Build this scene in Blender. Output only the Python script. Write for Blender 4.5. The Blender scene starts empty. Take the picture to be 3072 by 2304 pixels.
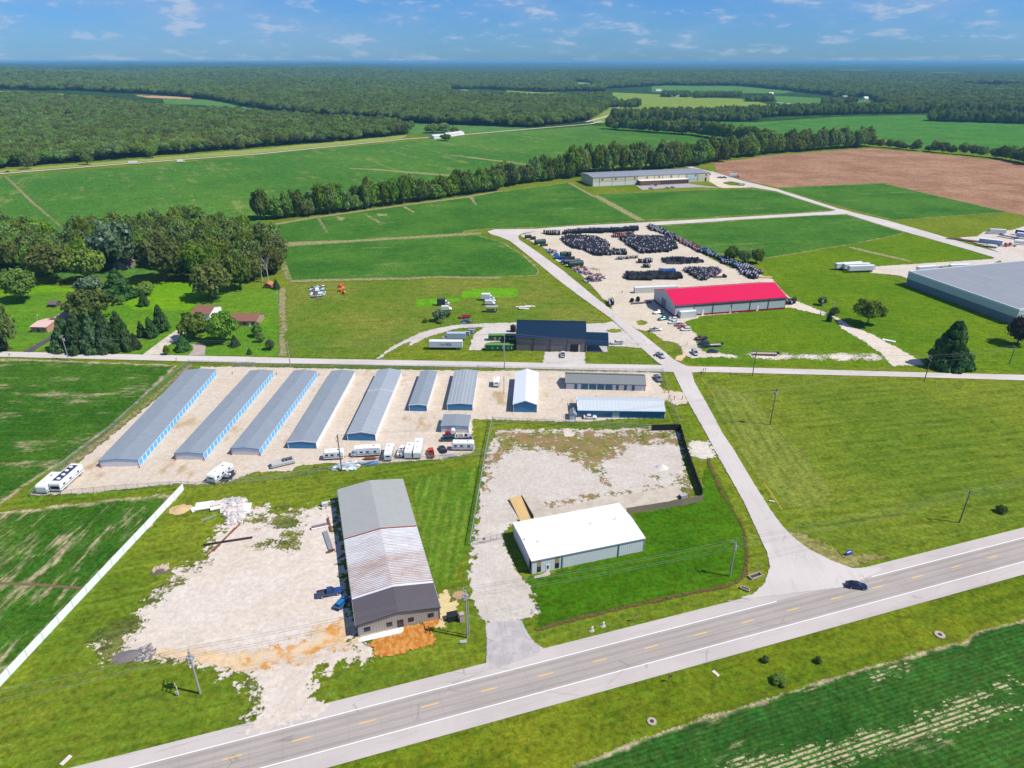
# aerial view: storage yard, workshops, reel yard and fields beside a two-lane highway
SKYTINT = (.27,.54,.98); CLOUDCOL = (4.5,5.0,6.2); SKYSTR = .10; SUNE = 4.6; HAZE = 6.5e-5; HAZECOL = (.26,.62,.95); HTOP = 118.0; EXPO = 0.28
import bpy, bmesh, math, random
import numpy as np
from mathutils import Vector, Matrix
R = math.radians
random.seed(7); rng = np.random.default_rng(7)
scene = bpy.context.scene
COL = scene.collection
# ---------------------------------------------------------------- camera model
F, CX, CY, HY, H = 2030.0, 1536.0, 1152.0, 182.0, 116.0
TH = math.atan((CY - HY) / F)
ct, st = math.cos(TH), math.sin(TH)
def G(p, z=0.0):
    """photo pixel (3072x2304) -> point of the plane at height z"""
    x = (p[0] - CX) / F; y = (p[1] - CY) / F
    dx, dy, dz = x, ct - y * st, -st - y * ct
    t = (H - z) / -dz
    return np.array((dx * t, dy * t))
def G3(p, z=0.0):
    g = G(p, z); return Vector((g[0], g[1], z))
def proj(P):
    x, y, z = P[0], P[1], (P[2] if len(P) > 2 else 0.0) - H
    fw = y * ct - z * st; dn = -(y * st + z * ct)
    return CX + F * x / fw, CY + F * dn / fw
def zf(x0, y0, s):
    return lambda x, y: (x0 + x * s, y0 + y * s)
a1 = zf(0, 0, .46293); a2 = zf(1024, 0, .46293); a3 = zf(2048, 0, .46293)
b1 = zf(0, 400, .36158); b2 = zf(700, 400, .36166); b3 = zf(1400, 400, .36166); b4 = zf(2150, 400, .42197)
c1 = zf(0, 1000, .3472); c2 = zf(700, 1000, .3472); c3 = zf(1400, 950, .3472); c4 = zf(2100, 1050, .43942)
d1 = zf(0, 1500, .48455); d2 = zf(750, 1400, .36166); d3 = zf(1400, 1250, .45203); d4 = zf(2200, 1650, .39421)
e1 = zf(1560, 660, .13562); e2 = zf(1820, 660, .13562); e3 = zf(2080, 700, .13562); e4 = zf(1840, 800, .23508)
e5 = zf(2840, 660, .10488); e6 = zf(1250, 860, .18083); e7 = zf(940, 1280, .22604); e8 = zf(1740, 490, .25316)
h1 = zf(0, 860, .19892); h2 = zf(440, 840, .19892); h3 = zf(1880, 880, .18083); h4 = zf(540, 1440, .23508)
h5 = zf(900, 1700, .24412); h6 = zf(2200, 1700, .22604); h7 = zf(1680, 1100, .18083); h8 = zf(440, 1900, .18083)
f = zf(0, 0, 1.38879)
def px(z, *pts): return [z(*p) for p in pts]
def hgt(base, topy):
    b = G(base); lo, hi = 0.0, 80.0
    for _ in range(40):
        m = (lo + hi) / 2
        if proj((b[0], b[1], m))[1] > topy: lo = m
        else: hi = m
    return lo
# ---------------------------------------------------------------- objects
def tag(o, label=None, cat=None, group=None, kind=None):
    if label: o['label'] = label
    if cat: o['category'] = cat
    if group: o['group'] = group
    if kind: o['kind'] = kind
    return o
def empty(name, loc, rz=0.0, label=None, cat=None, group=None):
    o = bpy.data.objects.new(name, None); COL.objects.link(o)
    o.empty_display_size = 0.5
    o.location = (loc[0], loc[1], loc[2] if len(loc) > 2 else 0.0); o.rotation_euler = (0, 0, rz)
    return tag(o, label, cat, group)
def ordn(n):
    base = ['zeroth','first','second','third','fourth','fifth','sixth','seventh','eighth','ninth','tenth','eleventh','twelfth','thirteenth','fourteenth','fifteenth','sixteenth','seventeenth','eighteenth','nineteenth']
    tens = {2:'twenty',3:'thirty',4:'forty',5:'fifty',6:'sixty',7:'seventy',8:'eighty',9:'ninety'}
    if n < 20: return base[n]
    if n < 100:
        t, u = divmod(n, 10)
        if u == 0: return tens[t][:-1] + 'ieth'
        return tens[t] + '-' + base[u]
    return 'hundred and ' + ordn(n - 100)
class MB:
    """collects shapes for one mesh object"""
    def __init__(s): s.v = []; s.f = []; s.m = []; s.mats = []
    def mi(s, mat):
        if mat not in s.mats: s.mats.append(mat)
        return s.mats.index(mat)
    def add(s, vs, fs, mat, M=None):
        o = len(s.v)
        if M is not None: vs = [tuple(M @ Vector(v)) for v in vs]
        s.v += [tuple(v) for v in vs]; k = s.mi(mat)
        for q in fs: s.f.append(tuple(o + i for i in q)); s.m.append(k)
        return s
    def box(s, c, d, mat, M=None, top=None, bot=None):
        x, y, z = c; a, b, h = d[0] / 2, d[1] / 2, d[2] / 2
        tx, ty = (top or (1, 1)); bx, by = (bot or (1, 1))
        vs = [(x-a*bx,y-b*by,z-h),(x+a*bx,y-b*by,z-h),(x+a*bx,y+b*by,z-h),(x-a*bx,y+b*by,z-h),
              (x-a*tx,y-b*ty,z+h),(x+a*tx,y-b*ty,z+h),(x+a*tx,y+b*ty,z+h),(x-a*tx,y+b*ty,z+h)]
        return s.add(vs, [(3,2,1,0),(4,5,6,7),(0,1,5,4),(1,2,6,5),(2,3,7,6),(3,0,4,7)], mat, M)
    def ext(s, poly, y0, y1, mat, M=None, axis='y'):
        """polygon (a,b) extruded: axis y -> (a, y, b); axis x -> (x, a, b); axis z -> (a, b, z)"""
        n = len(poly)
        def p(a, b, t): return (a, t, b) if axis == 'y' else ((t, a, b) if axis == 'x' else (a, b, t))
        vs = [p(a, b, y0) for a, b in poly] + [p(a, b, y1) for a, b in poly]
        fs = [tuple(range(n)), tuple(range(2*n-1, n-1, -1))] + [(i, i+n, (i+1)%n+n, (i+1)%n) for i in range(n)]
        if axis != 'y': fs = [tuple(reversed(q)) for q in fs]
        return s.add(vs, fs, mat, M)
    def cyl(s, p0, p1, r0, mat, r1=None, n=10, M=None, caps=True):
        p0, p1 = Vector(p0), Vector(p1); r1 = r0 if r1 is None else r1
        w = (p1 - p0).normalized(); u = w.orthogonal().normalized(); v = w.cross(u)
        vs = []
        for p, r in ((p0, r0), (p1, r1)):
            vs += [p + (u * math.cos(2*math.pi*i/n) + v * math.sin(2*math.pi*i/n)) * r for i in range(n)]
        fs = [(i, (i+1)%n, (i+1)%n+n, i+n) for i in range(n)]
        if caps: fs += [tuple(range(n-1, -1, -1)), tuple(range(n, 2*n))]
        return s.add([tuple(q) for q in vs], fs, mat, M)
    def ring(s, c, axis, R0, r0, w, mat, n=16, M=None):
        """annulus (pipe coil) of outer R0, inner r0, width w"""
        c = Vector(c); a = Vector(axis).normalized(); u = a.orthogonal().normalized(); v = a.cross(u); vs = []
        for (rr, t) in ((R0, -w/2), (R0, w/2), (r0, w/2), (r0, -w/2)):
            vs += [tuple(c + a*t + (u*math.cos(2*math.pi*i/n) + v*math.sin(2*math.pi*i/n))*rr) for i in range(n)]
        fs = []
        for k in range(4):
            for i in range(n): fs.append((k*n+i, k*n+(i+1)%n, ((k+1)%4)*n+(i+1)%n, ((k+1)%4)*n+i))
        return s.add(vs, fs, mat, M)
    def loft(s, secs, mat, M=None):
        n = len(secs[0]); vs = [p for q in secs for p in q]; fs = []
        for k in range(len(secs)-1):
            for i in range(n): fs.append((k*n+i, k*n+(i+1)%n, (k+1)*n+(i+1)%n, (k+1)*n+i))
        fs += [tuple(range(n-1, -1, -1)), tuple(range((len(secs)-1)*n, len(secs)*n))]
        return s.add(vs, fs, mat, M)
    def mesh(s, name):
        me = bpy.data.meshes.new(name); me.from_pydata(s.v, [], s.f)
        for m in s.mats: me.materials.append(m)
        me.polygons.foreach_set('material_index', s.m); me.update()
        bm = bmesh.new(); bm.from_mesh(me); bmesh.ops.recalc_face_normals(bm, faces=bm.faces); bm.to_mesh(me); bm.free()
        return me
    def build(s, name, parent=None, loc=None, rot=None, smooth=False, bevel=0):
        me = s.mesh(name); o = bpy.data.objects.new(name, me); COL.objects.link(o)
        if parent: o.parent = parent
        if loc is not None: o.location = loc if len(loc) == 3 else (*loc, 0)
        if rot is not None: o.rotation_euler = rot if isinstance(rot, tuple) else (0, 0, rot)
        if smooth:
            for p in me.polygons: p.use_smooth = True
        if bevel:
            md = o.modifiers.new('bevel', 'BEVEL'); md.width = bevel; md.segments = 2; md.limit_method = 'ANGLE'; md.angle_limit = R(40)
        return o
def copy_tree(o, parent=None):
    c = o.copy(); COL.objects.link(c)
    if parent: c.parent = parent
    for ch in list(o.children): copy_tree(ch, c)
    return c
# ---------------------------------------------------------------- node helper
class NT:
    def __init__(s, tree): s.t = tree; s.n = tree.nodes; s.l = tree.links
    def node(s, typ, **kw):
        n = s.n.new(typ)
        for k, v in kw.items(): setattr(n, k, v)
        return n
    def put(s, sock, v):
        if v is None: return
        if hasattr(v, 'is_output') or hasattr(v, 'links'): s.l.new(v, sock)
        elif isinstance(v, (tuple, list)):
            sock.default_value = (*v, 1) if len(v) == 3 and len(sock.default_value) == 4 else v
        else: sock.default_value = v
    def pos(s): return s.node('ShaderNodeNewGeometry').outputs['Position']
    def obj(s): return s.node('ShaderNodeTexCoord').outputs['Object']
    def map(s, v, rot=0.0, sc=(1, 1, 1), loc=(0, 0, 0)):
        n = s.node('ShaderNodeMapping'); s.put(n.inputs['Vector'], v)
        # rotate first, then stretch: two nodes
        n.inputs['Rotation'].default_value = (0, 0, -rot); n.inputs['Location'].default_value = loc
        m = s.node('ShaderNodeVectorMath', operation='MULTIPLY'); s.l.new(n.outputs[0], m.inputs[0]); m.inputs[1].default_value = sc
        return m.outputs[0]
    def noise(s, v, scale, detail=3, rough=.55, dist=0.0):
        n = s.node('ShaderNodeTexNoise'); s.put(n.inputs['Vector'], v)
        n.inputs['Scale'].default_value = scale; n.inputs['Detail'].default_value = detail
        n.inputs['Roughness'].default_value = rough; n.inputs['Distortion'].default_value = dist
        return n.outputs['Fac']
    def wave(s, v, scale, dist=0.0, dscale=1.0, axis='X'):
        n = s.node('ShaderNodeTexWave', bands_direction=axis); s.put(n.inputs['Vector'], v)
        n.inputs['Scale'].default_value = scale; n.inputs['Distortion'].default_value = dist; n.inputs['Detail Scale'].default_value = dscale
        return n.outputs['Fac']
    def vor(s, v, scale, out='Distance'):
        n = s.node('ShaderNodeTexVoronoi'); s.put(n.inputs['Vector'], v); n.inputs['Scale'].default_value = scale
        return n.outputs[out]
    def m(s, op, a, b=None, c=None):
        n = s.node('ShaderNodeMath', operation=op); s.put(n.inputs[0], a)
        if b is not None: s.put(n.inputs[1], b)
        if c is not None: s.put(n.inputs[2], c)
        return n.outputs[0]
    def step(s, v, lo, hi):
        n = s.node('ShaderNodeMapRange', interpolation_type='SMOOTHSTEP'); s.put(n.inputs[0], v)
        n.inputs[1].default_value = lo; n.inputs[2].default_value = hi
        return n.outputs[0]
    def lin(s, v, lo, hi, a, b):
        n = s.node('ShaderNodeMapRange'); s.put(n.inputs[0], v)
        for i, q in enumerate((lo, hi, a, b)): n.inputs[i+1].default_value = q
        return n.outputs[0]
    def mix(s, fac, a, b, blend='MIX'):
        n = s.node('ShaderNodeMix', data_type='RGBA', blend_type=blend)
        s.put(n.inputs['Factor'], fac); s.put(n.inputs[6], a); s.put(n.inputs[7], b)
        return n.outputs[2]
    def attr(s, name): 
        n = s.node('ShaderNodeAttribute', attribute_name=name); return n.outputs['Fac']
    def mottle(s, p, c, k=.5, sc=1.0):
        a = s.noise(p, .8*sc, 3, .62); b = s.noise(p, .21*sc, 4, .65); h = s.noise(p, .42*sc, 3, .6)
        g = s.m('MULTIPLY', s.lin(a, .32, .68, 1-k, 1+k), s.lin(b, .32, .68, 1-k*.6, 1+k*.6))
        v = s.node('ShaderNodeHueSaturation'); s.put(v.inputs['Color'], c); s.l.new(g, v.inputs['Value']); s.l.new(s.lin(h, .35, .65, .5-.022*k/.5, .5+.022*k/.5), v.inputs['Hue'])
        return v.outputs[0]
    def rand(s): return s.node('ShaderNodeObjectInfo').outputs['Random']
    def bump(s, h, strength=.3, dist=.1):
        n = s.node('ShaderNodeBump'); s.put(n.inputs['Height'], h); n.inputs['Strength'].default_value = strength; n.inputs['Distance'].default_value = dist
        return n.outputs[0]
    def bsdf(s, col, rough=.6, metal=0.0, spec=.3, normal=None, **kw):
        n = s.node('ShaderNodeBsdfPrincipled'); s.put(n.inputs['Base Color'], col); s.put(n.inputs['Roughness'], rough)
        n.inputs['Metallic'].default_value = metal; n.inputs['Specular IOR Level'].default_value = spec
        if normal is not None: s.l.new(normal, n.inputs['Normal'])
        for k, v in kw.items(): s.put(n.inputs[k], v)
        return n.outputs[0]
    def out(s, sh, vol=None):
        o = s.node('ShaderNodeOutputMaterial')
        if sh is not None: s.l.new(sh, o.inputs['Surface'])
        if vol is not None: s.l.new(vol, o.inputs['Volume'])
def newmat(name):
    m = bpy.data.materials.new(name); m.use_nodes = True; m.node_tree.nodes.clear(); return m, NT(m.node_tree)
_MC = {}
def mat(name, col, rough=.55, metal=0.0, spec=.3, var=.12, scale=1.5, dirt=0.0, dirtcol=(.16,.12,.08), coat=0.0):
    """plain surface with procedural mottling and optional dirt"""
    if name in _MC: return _MC[name]
    m, t = newmat(name); o = t.obj()
    n = t.noise(o, scale, 4); c = t.mix(n, tuple(max(0, q*(1-var)) for q in col), tuple(min(1, q*(1+var)) for q in col))
    if dirt: c = t.mix(t.m('MULTIPLY', t.step(t.noise(o, scale*.6, 5, .65), .48, .75), dirt), c, dirtcol)
    kw = {'Coat Weight': coat} if coat else {}
    t.out(t.bsdf(c, t.lin(n, .3, .7, max(0, rough-.08), min(1, rough+.08)), metal, spec, **kw)); _MC[name] = m
    return m
def ribbed(name, col, axis, period=.3, depth=.25, rough=.45, metal=0.0, var=.08, streak=0.0, streakcol=(.25,.2,.16), spec=.3, coat=0.0):
    """corrugated metal sheet: ribs along one local axis ('X','Y','Z' = direction in which ribs alternate)"""
    if name in _MC: return _MC[name]
    m, t = newmat(name); o = t.obj()
    w = t.wave(o, math.pi*2/period/20*1.0, axis=axis)
    n = t.noise(o, .5, 4)
    c = t.mix(n, tuple(max(0, q*(1-var)) for q in col), tuple(min(1, q*(1+var)) for q in col))
    c = t.mix(t.m('MULTIPLY', t.step(w, .75, 1.0), depth), c, tuple(q*.35 for q in col))
    if streak: c = t.mix(t.m('MULTIPLY', t.step(t.noise(o, 1.2, 6, .7), .5, .72), streak), c, streakcol)
    t.out(t.bsdf(c, rough, metal, spec, t.bump(w, .5, .03))); _MC[name] = m
    return m
# ---------------------------------------------------------------- ground zones
def sdf(P, poly):
    poly = np.asarray(poly, float); n = len(poly); d2 = np.full(len(P), 1e18); ins = np.zeros(len(P), bool)
    for i in range(n):
        a = poly[i]; b = poly[(i+1) % n]; e = b - a; w = P - a
        tt = np.clip((w @ e) / max(e @ e, 1e-9), 0, 1)
        q = w - tt[:, None] * e; d2 = np.minimum(d2, (q*q).sum(1))
        c = (a[1] <= P[:, 1]) != (b[1] <= P[:, 1])
        with np.errstate(divide='ignore', invalid='ignore'):
            xx = a[0] + (P[:, 1] - a[1]) / (b[1] - a[1]) * e[0]
        ins ^= c & (P[:, 0] < xx)
    d = np.sqrt(d2); return np.where(ins, d, -d)
_zk = 0
def zone(name, polys, material, z, cell=1.0, margin=3.0, label=None, cat=None, kind='structure', holes=()):
    """one ground sheet: a grid carrying the signed distance to the outline, so the shader can fray its edge"""
    global _zk; _zk += 1; z = z + _zk*.0011
    gp = [np.array([G(p) for p in q]) for q in polys]; hp = [np.array([G(p) for p in q]) for q in holes]
    lo = np.min([q.min(0) for q in gp], 0) - margin - cell; hi = np.max([q.max(0) for q in gp], 0) + margin + cell
    nx, ny = [int(math.ceil((hi[i]-lo[i])/cell)) + 1 for i in (0, 1)]
    X, Y = np.meshgrid(lo[0] + np.arange(nx)*cell, lo[1] + np.arange(ny)*cell)
    P = np.stack([X.ravel(), Y.ravel()], 1)
    d = np.max([sdf(P, q) for q in gp], 0)
    for q in hp: d = np.minimum(d, -sdf(P, q))
    ok = (d > -margin).reshape(ny, nx)
    cellok = ok[:-1, :-1] | ok[1:, :-1] | ok[:-1, 1:] | ok[1:, 1:]
    jj, ii = np.nonzero(cellok); k = jj*nx + ii
    quads = np.stack([k, k+1, k+1+nx, k+nx], 1)
    used, inv = np.unique(quads.ravel(), return_inverse=True); quads = inv.reshape(-1, 4)
    me = bpy.data.meshes.new(name); V = np.zeros((len(used), 3)); V[:, :2] = P[used]; V[:, 2] = z
    if V[:, 1].max() > 1900: V[:, 2] += [hills(x, y) for x, y in V[:, :2]]
    me.vertices.add(len(used)); me.vertices.foreach_set('co', V.ravel())
    me.loops.add(quads.size); me.loops.foreach_set('vertex_index', quads.ravel().astype(np.int32))
    me.polygons.add(len(quads)); me.polygons.foreach_set('loop_start', np.arange(0, quads.size, 4, dtype=np.int32))
    me.update(calc_edges=True)
    at = me.attributes.new('d', 'FLOAT', 'POINT'); at.data.foreach_set('value', d[used].astype(np.float32))
    me.materials.append(material); o = bpy.data.objects.new(name, me); COL.objects.link(o)
    tag(o, label, cat, None, kind); return o
def zmat(name, colfn, amp=1.0, nscale=.5, soft=.25, rough=.9, tuft=None):
    """ground-sheet material: colfn(t, pos, d) -> (colour, height); frayed edge"""
    m, t = newmat(name); p = t.pos(); d = t.attr('d')
    r = colfn(t, p, d); c, hgt_ = r if isinstance(r, tuple) else (r, None)
    n = t.m('SUBTRACT', t.noise(p, nscale, 4, .6), .5); n2 = t.m('SUBTRACT', t.noise(p, 1.7, 4, .8), .5)
    e = t.m('ADD', t.m('ADD', d, t.m('MULTIPLY', n, amp*4.5)), t.m('MULTIPLY', n2, soft*6))
    a = t.step(e, -.03, .03)
    if tuft:   # bare spots well inside
        a = t.m('MULTIPLY', a, t.step(t.m('ADD', t.m('MULTIPLY', t.m('SUBTRACT', t.noise(p, tuft[0]*.35, 4, .6), .5), tuft[1]*.6), t.m('ADD', t.m('MULTIPLY', d, tuft[2]), t.m('MULTIPLY', t.m('SUBTRACT', t.noise(p, 1.25, 5, .8), .5), 1.3))), tuft[3], tuft[3]+.04))
    sh = t.bsdf(c, rough, 0, 0.0, t.bump(hgt_, .6, .15) if hgt_ is not None else None)
    mx = t.node('ShaderNodeMixShader'); t.l.new(a, mx.inputs[0])
    t.l.new(t.node('ShaderNodeBsdfTransparent').outputs[0], mx.inputs[1]); t.l.new(sh, mx.inputs[2])
    t.out(mx.outputs[0]); return m
def strip(name, pts, width, z, material, label=None, cat=None, kind='structure', parent=None):
    """flat ribbon along ground points"""
    P = [np.asarray(p, float) for p in pts]; L = []; Rr = []
    for i, p in enumerate(P):
        a = P[max(0, i-1)]; b = P[min(len(P)-1, i+1)]; u = (b-a)/np.linalg.norm(b-a); n = np.array((-u[1], u[0]))*width/2
        L.append(p+n); Rr.append(p-n)
    vs = [(*q, z) for q in L] + [(*q, z) for q in Rr]; n = len(P)
    mb = MB(); mb.add(vs, [(i, i+n, i+n+1, i+1) for i in range(n-1)], material)
    o = mb.build(name, parent); tag(o, label, cat, None, kind); return o
def inpoly(P, poly): return sdf(np.asarray(P, float).reshape(-1, 2), poly) > 0
# ================================================================ GROUND
def ang(p, q):
    a, b = G(p), G(q); return math.atan2(b[1]-a[1], b[0]-a[0])
HWY = ang(h6(0, 982), h6(2212, 383))           # highway direction
LOC = ang(f(0, 765), f(2212, 815))             # farm road direction
FEN = ang(f(0, 1480), f(397, 1045))            # white fence direction
SID = ang(c4(480, 1480), c4(0, 490))           # side road direction
LAWN = ((.092,.155,.008), (.175,.208,.014), (.048,.088,.008))
def lawn(t, p, rot=HWY, pal=LAWN, stripe=0.0, period=2.2, streak=.5, patch=.03):
    big = t.noise(p, .018, 4, .6); st_ = t.noise(t.map(p, rot, (.07, .7, 1)), 1.0, 5, .7)
    c = t.mix(t.step(big, .38, .62), pal[0], pal[1])
    c = t.mix(t.m('MULTIPLY', t.step(st_, .42, .66), streak), c, pal[1])
    c = t.mix(t.m('MULTIPLY', t.step(t.noise(t.map(p, rot, (.04, .45, 1), (7, 3, 0)), 1.0, 5, .7), .48, .68), .55), c, pal[2])
    mid = t.noise(p, .30, 5, .75)
    c = t.mix(t.m('MULTIPLY', t.step(mid, .50, .66), .6), c, pal[2])
    fine = t.noise(p, 1.5, 4, .8)
    c = t.mix(t.m('MULTIPLY', t.step(fine, .46, .66), .6), c, pal[2])
    c = t.mix(t.m('MULTIPLY', t.step(t.noise(p, 1.9, 3, .8), .54, .72), .4), c, tuple(min(1, q*1.45) for q in pal[1]))
    c = t.mix(t.m('MULTIPLY', t.step(t.noise(t.map(p, rot, (.35, .9, 1), (3, 9, 0)), .5, 5, .75), .62, .76), patch*14), c, (.36,.30,.10))
    if stripe:
        w = t.wave(t.map(p, rot + math.pi/2, (1, 1, 1)), 2*math.pi/period/20, 2.5, .15)
        c = t.mix(t.m('MULTIPLY', t.m('MULTIPLY', t.step(w, .2, .8), t.step(t.noise(t.map(p, rot, (.05, .3, 1)), 1, 3), .3, .6)), stripe), c, (.20,.24,.035))
    return t.mottle(p, c, .30), fine
SOY = ((.036,.12,.014), (.07,.17,.02), (.40,.33,.20))
def crop(t, p, d, rot, pal=SOY, tan=.5, thr=.6, row=.9, rowamt=.5, edge=2.0, sx=.012, sy=.16, big=.02):
    """soybean rows: canopy, furrow lines, thin spots that show the soil along the rows"""
    q = t.map(p, rot, (1, 1, 1))
    n1 = t.noise(p, big, 4, .6); c = t.mix(t.step(n1, .35, .65), pal[0], pal[1])
    c = t.mix(t.m('MULTIPLY', t.step(t.noise(t.map(p, rot, (.05, .7, 1)), 1, 4, .65), .45, .75), .5), c, tuple(x*1.35 for x in pal[1]))
    f_ = t.noise(p, 1.3, 4, .8); c = t.mix(t.m('MULTIPLY', t.step(f_, .46, .68), .6), c, tuple(x*.5 for x in pal[0]))
    if rowamt:
        w = t.wave(t.map(p, rot + math.pi/2), 2*math.pi/row/20, .6, .5)
        c = t.mix(t.m('MULTIPLY', t.step(w, .45, 1), rowamt), c, tuple(x*.42 for x in pal[0]))
    s1 = t.noise(t.map(p, rot, (sx, sy, 1)), 1.0, 6, .72, .2)
    s2 = t.noise(p, .045, 4, .65)
    s3 = t.noise(t.map(p, rot, (.25, 1.1, 1)), 1.0, 4, .75)
    v = t.m('ADD', t.m('ADD', t.m('MULTIPLY', s1, .55), t.m('MULTIPLY', s2, .3)), t.m('MULTIPLY', s3, .15))
    c = t.mix(t.m('MULTIPLY', t.step(v, thr - .02, thr + .09), tan), c, pal[2])
    if edge: 
        e = t.m('ADD', d, t.m('MULTIPLY', t.m('SUBTRACT', t.noise(p, .25, 4, .7), .5), edge*3))
        c = t.mix(t.m('MULTIPLY', t.m('SUBTRACT', 1.0, t.step(e, 0, edge)), .85), c, tuple(x*.9 for x in pal[2]))
    return t.mottle(p, c, .36, .55 if rowamt < .1 else 1.0), f_
def gravel(t, p, col=(.62,.55,.46), tint=(.55,.42,.26), dark=(.36,.31,.25), amt=.5, rot=0.0, stains=.0, weeds=0.0):
    n = t.noise(p, .06, 5, .6); c = t.mix(t.m('MULTIPLY', t.step(n, .4, .7), amt), col, tint)
    s = t.noise(t.map(p, rot, (.05, .5, 1)), 1.0, 5, .65); c = t.mix(t.m('MULTIPLY', t.step(s, .5, .75), .4), c, tuple(min(1, x*1.15) for x in col))
    k = t.noise(p, 2.2, 5, .85); c = t.mix(t.m('MULTIPLY', t.step(k, .48, .68), .5), c, dark)
    c = t.mix(t.m('MULTIPLY', t.step(t.noise(p, .35, 5, .7), .5, .72), .45), c, tint)
    if stains: c = t.mix(t.m('MULTIPLY', t.step(t.noise(t.map(p, R(88), (.5, 1, 1)), .11, 4, .6), .55, .70), stains), c, (.36,.25,.11))
    if weeds: c = t.mix(t.m('MULTIPLY', t.step(t.noise(p, 1.9, 5, .8), .56, .72), weeds), c, (.12,.14,.04))
    return t.mottle(p, c, .10), k
def hills(x, y):
    r = math.hypot(x, y)
    if r < 1850:
        q = G(f(80, 262)); return 15*math.exp(-((x-q[0])/330)**2 - ((y-q[1])/150)**2) if (r > 900 and x < 0) else 0.0
    from mathutils import noise as N
    out = 0.0
    k = min(1, max(0, (-x/max(y, 1) - .12)/.12)) * min(1, (r - 1850)/900)
    if k > 0: out += k*max(0, N.fractal(Vector((x/700, y/950, 1.7)), 1.0, 2.0, 3)*.5 + .35)*58
    if r > 3000:
        s = min(1, (r - 3000) / 3500); s = s*s*(3-2*s)
        v = N.fractal(Vector((x/2200, y/2600, 3.1)), 1.0, 2.0, 5) * .5 + .5
        v2 = N.fractal(Vector((x/9000, y/9000, 7.7)), 1.0, 2.0, 3) * .5 + .5
        out += s * (max(0, v) * 40 + max(0, v2) * min(1, r/14000) * 46 - 8)
    return min(out, 100.0)
# base sheet out to the horizon
def base_ground():
    ys = np.concatenate([np.linspace(-400, 60, 4), np.linspace(80, 3000, 40), np.geomspace(3100, 60000, 110)])
    us = np.linspace(-1.25, 1.25, 150)
    V = []; nx = len(us)
    for y in ys:
        w = max(y, 420.0)
        for u in us:
            x = u * w; V.append((x, y, hills(x, y)))
    ny = len(ys); Fc = [(j*nx+i, j*nx+i+1, (j+1)*nx+i+1, (j+1)*nx+i) for j in range(ny-1) for i in range(nx-1)]
    m, t = newmat('ground'); p = t.pos()
    c, hh = lawn(t, p, patch=.05, stripe=.22, period=3.0)
    sp = t.node('ShaderNodeSeparateXYZ'); t.l.new(p, sp.inputs[0]); r = sp.outputs[1]
    far = t.step(r, 1150, 1500)
    n = t.noise(p, .035, 5, .7); fc = t.mix(t.step(n, .35, .7), (.012,.035,.008), (.05,.105,.02))
    clear = t.step(t.noise(t.map(p, 0, (.0007, .0016, 1)), 1.0, 4, .6), .64, .66)
    fc = t.mix(t.m('MULTIPLY', clear, t.step(r, 5500, 6500)), fc, (.10,.17,.04))
    c = t.mix(far, c, fc)
    t.out(t.bsdf(c, .95, 0, 0.0))
    me = bpy.data.meshes.new('ground'); me.from_pydata(V, [], Fc); me.materials.append(m)
    o = bpy.data.objects.new('ground', me); COL.objects.link(o); tag(o, 'green land reaching to the wooded horizon', 'ground', None, 'structure')
    for q in me.polygons: q.use_smooth = True
base_ground()
Z1, Z2, Z3, Z4, Z5 = .03, .06, .09, .12, .15
# ---- crop fields, far to near
pale = ((.07,.17,.035), (.10,.20,.045), (.3,.3,.15))
yel = ((.15,.24,.03), (.22,.27,.05), (.35,.32,.12))
def cropzone(name, polys, rot, lab, cell=4, z=Z1, amp=1.0, margin=4, **kw):
    return zone(name, polys, zmat(name, lambda t, p, d: crop(t, p, d, rot, **kw), amp, .15, .5), z, cell, margin, lab, 'field')
farkw = dict(row=3, rowamt=0.0, tan=.15, edge=0)
cropzone('crop_field', [px(a1, (1060,680),(1450,683),(1920,718),(1935,745),(2212,768),(2212,800),(1300,800),(1080,720))], 0, 'pale green crop field between the woods at left', 10, pal=pale, **farkw)
cropzone('bare_field', [px(a1, (880,652),(1180,655),(1260,672),(1240,684),(960,680),(900,668))], 0, 'small bare brown field among the left woods', 10, pal=((.42,.24,.13),(.48,.30,.17),(.45,.3,.2)), **farkw)
cropzone('hay_field', [px(a1, (-100,650),(80,658),(560,680),(560,692),(230,684),(-100,672))], 0, 'thin yellow meadow among the left woods', 10, pal=yel, **farkw)
cropzone('crop_field', [px(a2, (-20,765),(500,798),(1290,832),(1420,822),(1000,864),(-20,880))], 0, 'crop field strip below the middle woods', 8, pal=pale, **farkw)
cropzone('hay_field', [px(a2, (705,590),(800,578),(870,600),(1050,640),(1000,665),(820,630)), px(a2, (1030,558),(1480,578),(1400,598),(1290,620),(1100,650),(1080,600))], 0, 'yellow-green hill meadow in the woods', 12, pal=yel, **farkw)
cropzone('hay_field', [px(a2, (520,470),(620,464),(710,474),(660,482),(545,486)), px(a2, (1510,541),(1600,543),(1650,566),(1540,574))], 0, 'small pale clearings high in the far woods', 14, pal=yel, **farkw)
cropzone('crop_field', [px(a3, (1560,486),(1760,484),(2000,492),(1800,500),(1600,498)), px(a3, (940,470),(1150,466),(1300,474),(1100,480)), px(a3, (1700,560),(1950,556),(2212,566),(2000,578))], 0, 'small pale fields in the far right woods', 14, pal=pale, **farkw)
cropzone('hay_field', [px(a2, (1640,700),(1850,690),(2212,740),(2212,800),(1640,798),(1600,760)), px(a3, (-40,740),(330,720),(600,688),(420,642),(-40,624)), px(a2, (1760,598),(2212,620),(2212,745),(1700,690))], 0, 'yellow-green meadow beside the far farmstead', 12, pal=yel, **farkw)
cropzone('crop_field', [px(a3, (-200,556),(420,556),(640,566),(900,574),(640,606),(-200,596)), px(a3, (580,620),(1000,640),(1600,660),(1190,672),(800,684),(640,690))], 0, 'far crop fields below the far woods', 14, pal=pale, **farkw)
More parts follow.
